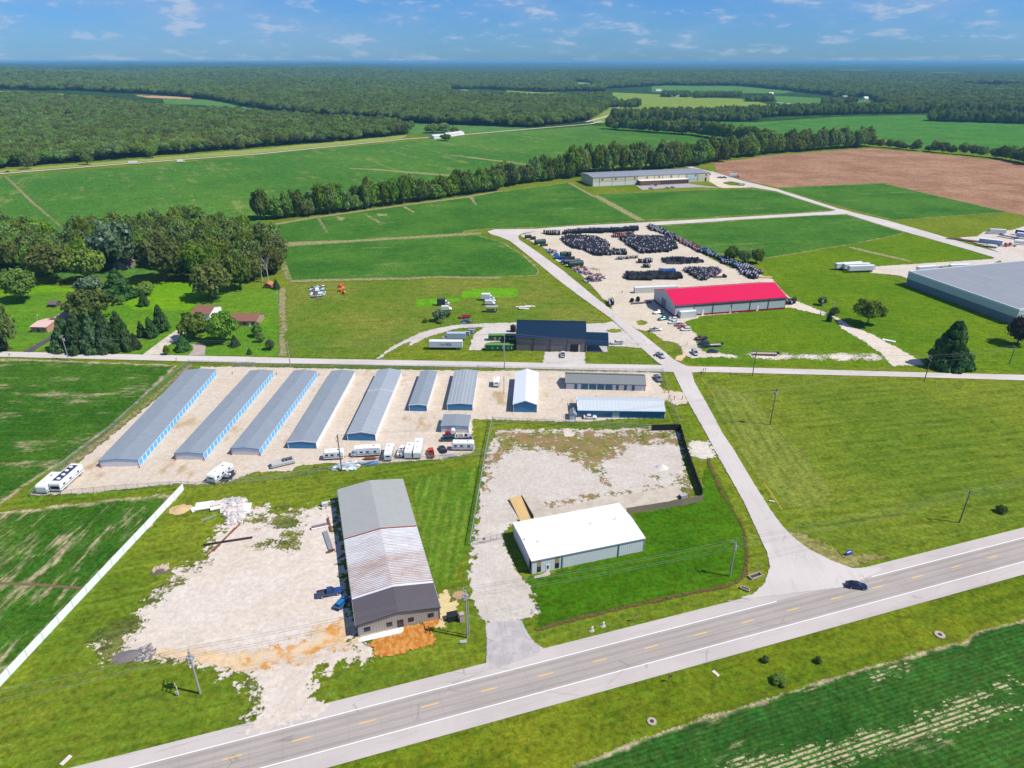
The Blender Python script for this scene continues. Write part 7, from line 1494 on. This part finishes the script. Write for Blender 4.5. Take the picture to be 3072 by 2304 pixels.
def crown_mesh(name, m, seed, shape='round', nc=46, nl=62, ls=.086):
    r = np.random.default_rng(seed); vs = []; fs = []
    V = []; NN = []
    for c in range(nc):
        if shape == 'cone':
            h = r.random()**1.25; rad = (1-h)**.8*.95 + .05; a = r.uniform(0, 6.283); rr = rad*(.55+.45*r.random()); C = np.array((rr*math.cos(a)*.85, rr*math.sin(a)*.85, h*.93)); cr = .10 + .12*(1-h); zs = .6
        else:
            d = r.normal(size=3); d /= np.linalg.norm(d); 
            if d[2] < -.55: d[2] *= -.5
            q = r.uniform(.42, .82); C = d*q; C = np.array((C[0], C[1], C[2]*.5+.5)); cr = r.uniform(.20, .36); zs = .62
            if shape == 'tall': C[:2] *= .9
        for k in range(nl):
            d = r.normal(size=3); d[2] += .35; d /= np.linalg.norm(d)
            p = C + d*cr*np.array((1,1,zs))*r.uniform(.72,1.1); n = d + r.normal(size=3)*.45; n /= np.linalg.norm(n)
            if p[2] < 0.02: p[2] = .02 + r.random()*.05
            u_ = np.cross(n, r.normal(size=3)); u_ /= np.linalg.norm(u_); w_ = np.cross(n, u_); s = ls*r.uniform(.6, 1.35)
            Z = np.array((1,1,.75)); b = len(V)
            V += [p + (u_+w_*.7)*s*Z*.7, p + (-u_*.8+w_)*s*Z*.6, p + (-u_-w_*.8)*s*Z*.7, p + (u_*.7-w_)*s*Z*.6]; fs.append((b, b+1, b+2, b+3))
    # inner shade-giving twigs and leaves
    for k in range(260):
        d = r.normal(size=3); d /= np.linalg.norm(d); q = r.uniform(.2,.55)
        p = np.array((d[0]*q, d[1]*q, d[2]*q*.55+.48)) if shape != 'cone' else np.array((d[0]*q*.6, d[1]*q*.6, abs(d[2])*q))
        u_ = np.cross(d, r.normal(size=3)); u_ /= np.linalg.norm(u_); w_ = np.cross(d, u_); s = .2; b = len(V)
        V += [p+u_*s, p+w_*s, p-u_*s, p-w_*s]; fs.append((b,b+1,b+2,b+3))
    me = bpy.data.meshes.new(name); me.from_pydata([tuple(v) for v in V], [], fs); me.materials.append(m); me.update(); return me
CR = {}
def crowns(kind):
    if kind not in CR:
        spec = {'oak':(LM,'round',4),'tall':(LM,'tall',4),'olive':(LB,'round',2),'pine':(LP,'cone',3),'silver':(LS,'round',1),'bright':(LY,'round',2),'plum':(LU,'round',1),'cedar':(LP,'cone',2),'wood':(LF,'round',5)}[kind]
        CR[kind] = [crown_mesh('crown', spec[0], hash_(kind)+i*17, spec[1], 105 if kind in ('cedar','pine') else 50) for i in range(spec[2])]
        if kind == 'wood':
            for me, m_ in zip(CR[kind], (LF, LM, LF, LB, LY)): me.materials[0] = m_
    return CR[kind]
def hash_(s): return sum(ord(c)*(i+3) for i, c in enumerate(s)) % 9973
mb = MB(); mb.cyl((0,0,0),(.02,0,1.0),.05,BARK,.022,n=8)
for a_, z_ in ((0,.55),(2.1,.65),(4.2,.75)): mb.cyl((.01,0,z_),(.18*math.cos(a_),.18*math.sin(a_),z_+.35),.02,BARK,.006,n=6)
TRUNK = mb.mesh('trunk')
TREES = []
def tree(xy, h, w, kind, label, group=None, low=.14, name='tree'):
    root = empty('pine_tree' if kind in ('pine','cedar') else name, (*xy, hills(*xy)), rng.uniform(0, 6.28), label, 'tree', group)
    t = bpy.data.objects.new('trunk', TRUNK); COL.objects.link(t); t.parent = root; t.scale = (h*.55, h*.55, h*.75)
    C = crowns(kind); o = bpy.data.objects.new('crown', C[int(rng.integers(len(C)))]); COL.objects.link(o); o.parent = root
    o.location = (0, 0, h*low); o.scale = (w/2, w/2*rng.uniform(.9,1.1), h*(1-low)); TREES.append(np.asarray(xy)); return root
def mpp(p):
    g = G(p); return (g[1]*ct + H*st)/F
def T(z, base, topy, wpx, kind, label, group=None, low=.10):
    p = z(*base); s = z(1, 0)[0] - z(0, 0)[0]; return tree(G(p), max(1.5, hgt(p, z(0, topy)[1])), wpx*s*mpp(p), kind, label, group, low)
NW = 'trees round the two houses'
T(b1, (975,1130), 745, 400, 'silver', 'big tree with silvery white leaves on its left side in the woods', NW)
T(b1, (1380,1225), 830, 380, 'oak', 'largest round tree at the front edge of the woods', NW)
T(b1, (1790,1372), 1065, 340, 'olive', 'round olive-green tree on the vivid uncut lawn', NW)
T(b1, (2000,1300), 980, 260, 'oak', 'tall green tree right behind the round olive-green tree', NW)
T(b1, (1640,1215), 900, 300, 'tall', 'dark tree between the largest tree and the olive-green tree', NW)
T(b1, (450,1235), 930, 330, 'olive', 'left brown-green tree at the shaded front of the woods', NW); T(b1, (740,1235), 970, 330, 'olive', 'right brown-green tree at the shaded front of the woods', NW)
T(b1, (190,1395), 1130, 300, 'oak', 'broad tree casting shade on the upper left lawn', NW)
T(h1, (130,960), 200, 430, 'oak', 'tall tree at the left edge beside the farm road', NW); T(h1, (-60,950), 330, 420, 'pine', 'dark pine cut by the left picture edge', NW)
T(h1, (1400,520), 60, 680, 'oak', 'broad bright tree behind the brick house', NW)
T(b1, (1000,1370), 1130, 300, 'pine', 'dark pine left of the small barn clearing', NW); T(b1, (745,1335), 1200, 230, 'silver', 'low grey-green tree above the broad bright tree', NW)
T(b1, (1210,1345), 1240, 150, 'bright', 'small yellow-green tree on the lawn', NW); T(b1, (1200,1432), 1315, 105, 'pine', 'small dark tree in the mulch circle below the yellow-green tree', NW); T(b1, (1015,1422), 1345, 65, 'oak', 'tiny round tree left of the mulch circle', NW)
T(h2, (240,775), 375, 310, 'cedar', 'taller dark cedar of the pair beside the pale drive', NW); T(h2, (85,865), 560, 230, 'cedar', 'shorter dark cedar of the pair beside the pale drive', NW); T(h2, (-60,860), 620, 160, 'cedar', 'smallest cedar left of the cedar pair', NW)
for i, (x, y, ty, w_) in enumerate(((1020,950,440,430),(1230,975,400,430),(1450,980,420,420),(1660,970,390,430),(1860,945,375,420),(2050,930,700,220))):
    T(h1, (x,y), ty, w_, 'pine', f'{ordn(i+1)} pine from the left in the pine row on the farm road', 'pines along the farm road', .03)
T(h2, (720,905), 505, 470, 'oak', 'left of two big oaks in front of the garage', NW, .06); T(h2, (1170,935), 495, 500, 'oak', 'right of two big oaks in front of the garage', NW, .06)
T(h2, (560,1062), 845, 270, 'pine', 'bushy evergreen at the fork of the two drives', NW, .02); T(h2, (310,1130), 990, 110, 'bright', 'tiny tree at the mouth of the pale drive', NW)
for x, y, ty, w_, k, lab in ((1335,1000,830,180,'pine','dark small tree at the top of the curved brown drive'),(1680,855,650,190,'oak','small tree in front of the ranch house end'),(1725,935,790,150,'oak','second small tree below the ranch house end'),(1870,1052,900,150,'oak','small tree nearest the dirt lane on the lawn'),(1555,1118,1025,95,'cedar','tiny dark evergreen alone on the front lawn'),(1960,138,-10,130,'pine','small evergreen beside the rusty red hut')):
    T(h2, (x,y), ty, w_, k, lab, NW, .04)
T(b4, (1070,1362), 1185, 235, 'oak', 'round tree alone on the plant lawn beside the track', None, .18); T(b4, (1640,1655), 1338, 320, 'cedar', 'big dark cedar beside the braced pole', None, .02); T(b4, (2135,1500), 1308, 210, 'plum', 'dark plum-leaved tree at the right edge below the plant', None, .08)
T(b4, (795,1337), 1262, 48, 'cedar', 'small dark evergreen under the pole pair', None, .02); T(b4, (745,1222), 1162, 70, 'oak', 'bush behind the left pole of the pair', None, .02); T(b4, (830,1292), 1238, 75, 'oak', 'bush behind the right pole of the pair', None, .02)
for x, y, ty, w_, lab in ((830,600,285,330,'left tree of the clump behind the blue reels'),(1120,655,340,330,'middle tree of the clump behind the blue reels'),(1400,660,315,330,'right tree of the clump behind the blue reels')): T(e3, (x,y), ty, w_, 'oak', lab, 'tree clump behind the reels', .02)
for x, y, ty, w_, k, lab in ((380,565,385,260,'silver','largest grey-green bush in the meadow'),(150,595,530,110,'bright','small bush left of the largest meadow bush'),(400,605,540,140,'bright','bright bush in front of the largest meadow bush'),(520,500,400,120,'oak','bush between the white van and the largest meadow bush')): T(e6, (x,y), ty, w_, k, lab, 'meadow bushes', .0)
T(b2, (1760,62), 2, 100, 'oak', 'lone dark tree on the far road', None, .05)
for i, (x, y, ty, w_) in enumerate(((590,862,805,110),(670,862,800,120),(735,862,822,60))): T(a2, (x,y), ty, w_, 'bright', f'{ordn(i+1)} tree from the left in the clump above the far road', 'clump above the far road', .02)
T(c4, (2055,1110), 1065, 80, 'bright', 'small weed bush right of the right field pole', None, .0)
for x, y, ty, w_, lab in ((240,850,838,60,'low weed clump on the verge, leftmost'),(645,855,840,60,'round weed clump in the middle of the verge'),(345,1010,992,130,'broad weed clump at the edge of the soybean field')): T(d4, (x,y), ty, w_, 'oak', lab, 'weed clumps on the verge', .0)
# dead bare trees
def bare(label, base, topy):
    p = b2(*base); h = hgt(p, b2(0, topy)[1]); root = empty('dead_tree', (*G(p),0), 0, label, 'tree', 'dead trees by the dirt lane'); mb = MB(); rr = random.Random(base[0])
    mb.cyl((0,0,0),(.3,0,h*.55),.35,DEADB,.22,n=8); mb.build('trunk', root); mb = MB()
    for k in range(9):
        z = h*(.3+.07*k); a_ = rr.uniform(0,6.28); l_ = h*rr.uniform(.2,.42); q = Vector((.3*z/(h*.55) if z < h*.55 else .3,0,min(z,h*.55))); e_ = q + Vector((math.cos(a_)*l_*.45, math.sin(a_)*l_*.45, l_)); mb.cyl(q, e_, .16, DEADB, .04, n=6)
        for s_ in range(3): 
            mid = q.lerp(e_, .5+.15*s_); mb.cyl(mid, mid+Vector((rr.uniform(-1,1),rr.uniform(-1,1),rr.uniform(.8,2))), .06, DEADB, .015, n=5)
    mb.build('branches', root)
bare('taller pale dead tree at the right edge of the woods', (292,1240), 985); bare('shorter pale dead tree at the right edge of the woods', (240,1228), 1060)
# woods behind the houses
def scatter(poly_px, sp, keep=0.0, seed=1):
    q = np.array([G(p) for p in poly_px]); lo, hi = q.min(0), q.max(0); r = np.random.default_rng(seed); out = []
    ny = int((hi[1]-lo[1])/(sp*.87))+1
    for j in range(ny):
        for i in range(int((hi[0]-lo[0])/sp)+1):
            p = lo + np.array((i*sp + (j%2)*sp/2, j*sp*.87)) + r.uniform(-.32, .32, 2)*sp
            if sdf(p[None], q)[0] > keep: out.append(p)
    return out
CAND = []
def cand(p, h, w, kind, label, group, low): CAND.append((h/(p[1]+1), p, h, w, kind, label, group, low))
WOODS = px(b1, (-200,880),(0,860),(330,900),(560,980),(620,900),(900,860),(1200,830),(1500,790),(1850,800),(2080,880),(2180,960)) + px(b2, (330,900),(360,1010),(400,1180),(330,1230),(180,1230)) + px(b1, (2060,1260),(1900,1190),(1660,1180),(1500,1180),(1100,1060),(880,1120),(600,1190),(340,1190),(100,1130),(-200,1180))
pts = [p for p in scatter(WOODS, 11.0) if all(np.linalg.norm(p-t_) > 4.5 for t_ in TREES) and np.linalg.norm(p-G(b1(1000,1135))) > 7]
pts.sort(key=lambda p: p[1]); nb = 5; band = [pts[len(pts)*i//nb:len(pts)*(i+1)//nb] for i in range(nb)]
bn = ['front edge','second rank','middle rank','fourth rank','back edge']
for k, L in enumerate(band):
    L.sort(key=lambda p: proj((*p,0))[0])
    for i, p in enumerate(L):
        kd = ['oak','oak','tall','bright','olive','oak','pine','tall'][int(rng.integers(8))]
        cand(p, rng.uniform(13, 19), rng.uniform(12, 17), kd, f'{ordn(i+1)} tree from the left in the {bn[k]} of the woods', 'trees of the woods behind the houses', .05)
NWOODS = len(pts)
# hedgerows: rows of tall trees
def row(px_pts, depth, sp, h0, h1_, w0, w1_, where, group, seed):
    P = polyline([np.asarray(G(p)) for p in px_pts], sp); r = np.random.default_rng(seed); out = []
    for i, p in enumerate(P):
        for d in depth: out.append(p + np.array((r.uniform(-.3,.3)*sp, d + r.uniform(-2,2))))
    out.sort(key=lambda p: proj((*p,0))[0])
    for i, p in enumerate(out):
        cand(p, r.uniform(h0, h1_)*(.72 if r.random() < .22 else 1), r.uniform(w0, w1_)*1.15, ['tall','oak','oak','tall','olive','oak','bright'][int(r.integers(7))], f'{ordn(i+1)} tree from the left in {where}', group, .03)
    return len(out)
n1 = row(px(b2, (190,725),(360,722),(700,680),(1000,642),(1400,590),(1850,522),(2212,474)) + px(b3, (230,455),(520,415),(840,378)), (3, 13), 9.0, 17, 25, 10, 15, 'the hedgerow left of the long cream factory', 'hedgerow trees', 5)
n2 = row(px(b3, (885,372),(1000,330),(1300,318),(1600,300),(1810,282)), (4, 16), 11.0, 22, 32, 13, 18, 'the hedgerow behind the long cream factory', 'hedgerow trees', 6)
n3 = row(px(b3, (1860,275),(1960,262),(2212,208)) + px(b4, (180,172),(440,140),(760,118),(1090,96)), (2, 16), 13.0, 20, 30, 14, 19, 'the hedgerow above the brown field', 'hedgerow trees', 8)
n4 = row(px(b4, (1100,96),(1230,105),(1500,130),(2020,180)) , (2,), 11, 11, 17, 11, 15, 'the low hedgerow right of the brown field', 'hedgerow trees', 9)
n5 = row(px(b4, (2060,190),(2120,200),(2250,225)), (2,12), 12, 15, 20, 13, 17, 'the hedge clump at the right edge', 'hedgerow trees', 10)
n6 = row([(1832,388),(1900,393),(2090,407),(2230,428),(2320,442)], (0, 14), 12, 18, 26, 13, 18, 'the hedgerow between the two far green fields', 'hedgerow trees', 12)
CAND.sort(key=lambda c: -c[0]); NI = 290 - len(TREES)
for c in CAND[:NI]: tree(*c[1:])
REST = CAND[NI:]
print('TREES', len(TREES), 'cand', len(CAND), 'rows', n1, n2, n3, n4, n5, 'reels', len(REELS))
# ---- far woods: one scattered mass each
def in_px(P, poly):
    return sdf(P, np.array(poly, float)) > 0
def forest(name, label, polys, clear, rmin, rmax, seed, h=(15,22), w=(10,14), grow=True, given=None, lift=None):
    r = np.random.default_rng(seed); out = []
    rings = [(rmin, min(rmax, 2300), 9.5, 1.0), (2300, min(rmax, 4000), 14, 1.35), (4000, rmax, 21, 1.8)] if grow else [(rmin, rmax, 9.0, 1.0)]
    for (ra, rb, sp, k) in rings:
        if rb <= ra: continue
        ys = np.arange(ra*.62, rb, sp); 
        for y in ys:
            xm = y*.90 + 60; xs = np.arange(-xm, xm, sp) + r.uniform(-.5,.5)*sp
            P = np.stack([xs + r.uniform(-.35,.35,len(xs))*sp, y + r.uniform(-.35,.35,len(xs))*sp], 1)
            rr = np.hypot(P[:,0], P[:,1]); P = P[(rr >= ra) & (rr < rb)]
            if len(P): out.append(np.concatenate([P, np.full((len(P),1), k)], 1))
    A = np.concatenate(out); z = -H; fw = A[:,1]*ct + H*st; dn = -(A[:,1]*st - H*ct)
    pxl = np.stack([CX + F*A[:,0]/fw, CY + F*dn/fw], 1)/1.38879
    ok = np.zeros(len(A), bool)
    for q in polys: ok |= in_px(pxl, q)
    for q in clear: ok &= ~in_px(pxl, q)
    A = A[ok]; n = len(A)
    if given: A = np.array([(c[1][0], c[1][1], 1.0) for c in given]); n = len(A)
    V = [(a[0], a[1], hills(a[0], a[1]) + (0 if given or not lift else float(r.uniform(*lift)))) for a in A]
    me = bpy.data.meshes.new(name); me.from_pydata(V, [], [])
    def at(nm, ty, vals, key='value'):
        a_ = me.attributes.new(nm, ty, 'POINT'); a_.data.foreach_set(key, np.asarray(vals, np.float32 if ty != 'INT' else np.int32).ravel())
    hh = r.uniform(*h, n)*np.where(r.random(n) < .15, .75, 1.0); ww = r.uniform(*w, n)*A[:,2]/2
    if given: hh = np.array([c[2] for c in given]); ww = np.array([c[3]/2 for c in given])
    at('sc', 'FLOAT_VECTOR', np.stack([ww, ww, hh*np.minimum(1.25, A[:,2]**.5)], 1), 'vector'); at('rz', 'FLOAT_VECTOR', np.stack([np.zeros(n), np.zeros(n), r.uniform(0,6.28,n)], 1), 'vector'); at('ix', 'INT', r.integers(0, 5, n))
    o = bpy.data.objects.new(name, me); COL.objects.link(o); tag(o, label, 'forest', None, 'stuff')
    ng = bpy.data.node_groups.new(name + '_scatter', 'GeometryNodeTree'); ng.interface.new_socket('Geometry', in_out='INPUT', socket_type='NodeSocketGeometry'); ng.interface.new_socket('Geometry', in_out='OUTPUT', socket_type='NodeSocketGeometry')
    N = ng.nodes; Lk = ng.links; gi = N.new('NodeGroupInput'); go = N.new('NodeGroupOutput'); ip = N.new('GeometryNodeInstanceOnPoints'); jn = N.new('GeometryNodeJoinGeometry')
    for src in reversed(FSRC):
        oi = N.new('GeometryNodeObjectInfo'); oi.inputs['Object'].default_value = src; oi.inputs['As Instance'].default_value = True; oi.transform_space = 'ORIGINAL'; Lk.new(oi.outputs['Geometry'], jn.inputs[0])
    def na(nm, ty):
        q = N.new('GeometryNodeInputNamedAttribute'); q.data_type = ty; q.inputs['Name'].default_value = nm; return q.outputs['Attribute']
    Lk.new(gi.outputs[0], ip.inputs['Points']); Lk.new(jn.outputs[0], ip.inputs['Instance']); ip.inputs['Pick Instance'].default_value = True
    Lk.new(na('ix','INT'), ip.inputs['Instance Index']); Lk.new(na('sc','FLOAT_VECTOR'), ip.inputs['Scale'])
    er = N.new('FunctionNodeEulerToRotation'); Lk.new(na('rz','FLOAT_VECTOR'), er.inputs[0]); Lk.new(er.outputs[0], ip.inputs['Rotation']); Lk.new(ip.outputs[0], go.inputs[0])
    md = o.modifiers.new('scatter', 'NODES'); md.node_group = ng; print(name, n); return o
# five individual trees at the front of the left wood lend their crowns to the mass
FSRC = []
for i, q in enumerate(((60,366),(190,356),(330,342),(520,323),(700,307))):
    xy = G(f(*q)); root = empty('tree', (*xy, 0), i*1.3, f'{ordn(i+1)} front tree from the left at the edge of the far left wood', 'tree', 'front trees of the far left wood')
    t_ = bpy.data.objects.new('trunk', TRUNK); COL.objects.link(t_); t_.parent = root; t_.scale = (9,9,13)
    o = bpy.data.objects.new('crown', crowns('wood')[i]); COL.objects.link(o); o.parent = root; o.scale = (7,7,13); o.location = (0,0,.8); FSRC.append(o)
FA = [(-200,228),(200,236),(500,252),(830,272),(890,286),(872,292),(720,307),(470,326),(280,343),(0,364),(-200,382)]
FB = [(-250,150),(2450,150),(2450,237),(2212,240),(2000,239),(1905,228),(1880,212),(1780,205),(1700,196),(1600,187),(1430,186),(1300,193),(1330,228),(1275,261),(1150,276),(900,267),(650,247),(440,226),(300,214),(-250,212)]
FC = [(1322,261),(1500,261),(1700,251),(1900,246),(2450,241),(2450,230),(1950,239),(1700,244),(1500,253),(1322,255)]
A2D = lambda z, *q: [(z(*p)[0]/1.38879, z(*p)[1]/1.38879) for p in q]
CL = [A2D(a2, (500,466),(620,458),(730,472),(660,488),(530,492)), A2D(a2, (1490,538),(1600,538),(1670,564),(1540,582)), A2D(a3, (1540,484),(1760,480),(2030,492),(1800,506),(1590,504)), A2D(a3, (920,468),(1150,462),(1330,474),(1100,486)), A2D(a3, (1680,558),(1950,552),(2260,564),(2000,586)), [(970,193),(1040,192),(1180,200),(1260,196),(1345,206),(1330,212),(1150,216),(970,206)]]
forest('forest', 'dense green wood left of the big field', [FA], [], 700, 2600, 21, (10,14), (13,18), False, None, (1.5,7))
forest('forest', 'rolling mass of far woods reaching to the horizon', [FB], CL, 1300, 6500, 22, (10,14), (13,18), True, None, (2,9))
forest('tree_row', 'thick tree row between the far green field and the meadows', [FC, [(2005,262),(2212,268),(2300,270),(2300,263),(2130,260),(2010,258)]], [], 1000, 2500, 23, (16,24), (11,15), False)
forest('tree_row', 'scattered clumps among the far farmsteads', [[(x/1.38879 if x > 2300 else x, y) for x, y in q] for q in ([(1480,262),(1490,258),(1620,258),(1640,263)], [(1322,232),(1345,232),(1345,226),(1322,226)],[(1350,232),(1382,232),(1382,224),(1350,226)],[(1430,210),(1490,210),(1490,205),(1430,205)],[(1613,220),(1670,219),(1668,212),(1613,214)],[(1775,228),(1850,224),(1850,220),(1775,223)],[(1800,210),(1900,210),(2050,213),(2050,206),(1800,203)],[(1500,212),(1600,210),(1600,206),(1500,207)])], [], 1000, 4000, 24, (12,18), (10,14), False)
forest('tree_row', 'smaller trees of the hedgerows and the back of the woods', [FC], [], 1000, 1100, 25, grow=False, given=REST)
# ================================================================ SKY, SUN, AIR, CAMERA
world = bpy.data.worlds.new('World'); scene.world = world; world.use_nodes = True
wt = NT(world.node_tree); wt.n.clear()
SUN_EL, SUN_AZ = R(53), math.atan2(-math.sin(R(-14)+0) , 1)
sx, sy = math.cos(R(-14)), math.sin(R(-14))          # horizontal direction towards the sun
sky = wt.node('ShaderNodeTexSky', sky_type='NISHITA'); sky.sun_disc = False; sky.sun_elevation = SUN_EL; sky.sun_rotation = math.atan2(sx, sy); sky.altitude = 200; sky.air_density = 1.0; sky.dust_density = .25; sky.ozone_density = 5.0
gv = wt.node('ShaderNodeTexCoord').outputs['Generated']
sp = wt.node('ShaderNodeSeparateXYZ'); wt.l.new(gv, sp.inputs[0]); zc = sp.outputs[2]
zz = wt.m('ADD', wt.m('MAXIMUM', zc, 0.0), .012)
cb = wt.node('ShaderNodeCombineXYZ'); az = wt.m('ARCTAN2', sp.outputs[0], sp.outputs[1]); wt.l.new(az, cb.inputs[0]); wt.l.new(wt.m('MULTIPLY', wt.m('POWER', zz, .8), 2.3), cb.inputs[1])
cv = cb.outputs[0]
n1 = wt.noise(cv, 21.0, 8, .60, .15); n2 = wt.noise(cv, 5.0, 5, .6, .3); n3 = wt.noise(cv, 2.2, 4, .55)
puff = wt.m('MULTIPLY', wt.step(wt.m('ADD', wt.m('MULTIPLY', n1, .72), wt.m('MULTIPLY', n2, .28)), .515, .63), .62)
veil = wt.m('MULTIPLY', wt.step(wt.m('ADD', wt.m('ADD', wt.m('MULTIPLY', n2, .45), wt.m('MULTIPLY', n3, .35)), wt.m('MULTIPLY', n1, .2)), .40, .60), .50)
top = wt.lin(zc, .0, .05, .45, 1.0)
tint = wt.mix(1.0, sky.outputs[0], SKYTINT, 'MULTIPLY')
col = wt.mix(wt.m('MULTIPLY', veil, top), tint, (2.5, 3.8, 5.8)); col = wt.mix(wt.m('MULTIPLY', puff, top), col, CLOUDCOL)
bg = wt.node('ShaderNodeBackground'); wt.l.new(col, bg.inputs[0]); bg.inputs[1].default_value = SKYSTR
wo = wt.node('ShaderNodeOutputWorld'); wt.l.new(bg.outputs[0], wo.inputs[0])
L = bpy.data.lights.new('sun', 'SUN'); L.energy = SUNE; L.angle = R(.53); L.color = (1.0, .955, .88)
so = bpy.data.objects.new('sun', L); COL.objects.link(so)
d = Vector((sx*math.cos(SUN_EL), sy*math.cos(SUN_EL), math.sin(SUN_EL))); so.rotation_euler = d.to_track_quat('Z', 'Y').to_euler(); so.location = d*400
if HAZE > 0:
    m = bpy.data.materials.new('haze_air'); m.use_nodes = True; m.node_tree.nodes.clear(); t = NT(m.node_tree)
    v = t.node('ShaderNodeVolumePrincipled'); v.inputs['Color'].default_value = (*HAZECOL, 1); v.inputs['Density'].default_value = HAZE; v.inputs['Anisotropy'].default_value = 0.0
    t.out(None, v.outputs[0]); mb = MB(); mb.box((0, 30500, (HTOP-8)/2), (170000, 64000, HTOP+8), m); tag(mb.build('haze'), 'thin blue summer air over the whole landscape', 'haze', None, 'stuff')
cam = bpy.data.cameras.new('camera'); co = bpy.data.objects.new('camera', cam); COL.objects.link(co); scene.camera = co
co.location = (0, 0, H); co.rotation_euler = (math.pi/2 - TH, 0, 0); cam.sensor_fit = 'HORIZONTAL'; cam.sensor_width = 36.0; cam.lens = F/3072*36.0; cam.clip_start = .5; cam.clip_end = 200000
vs = scene.view_settings; scene.display_settings.display_device = 'sRGB'; vs.view_transform = 'Standard'; vs.look = 'None'; vs.exposure = EXPO; vs.gamma = 1.0
scene.render.engine = 'CYCLES'; cy = scene.cycles; cy.max_bounces = 6; cy.diffuse_bounces = 2; cy.glossy_bounces = 2; cy.transmission_bounces = 2; cy.volume_bounces = 0; cy.transparent_max_bounces = 32; cy.use_denoising = True
cy.caustics_reflective = False; cy.caustics_refractive = False; cy.volume_step_rate = 4.0
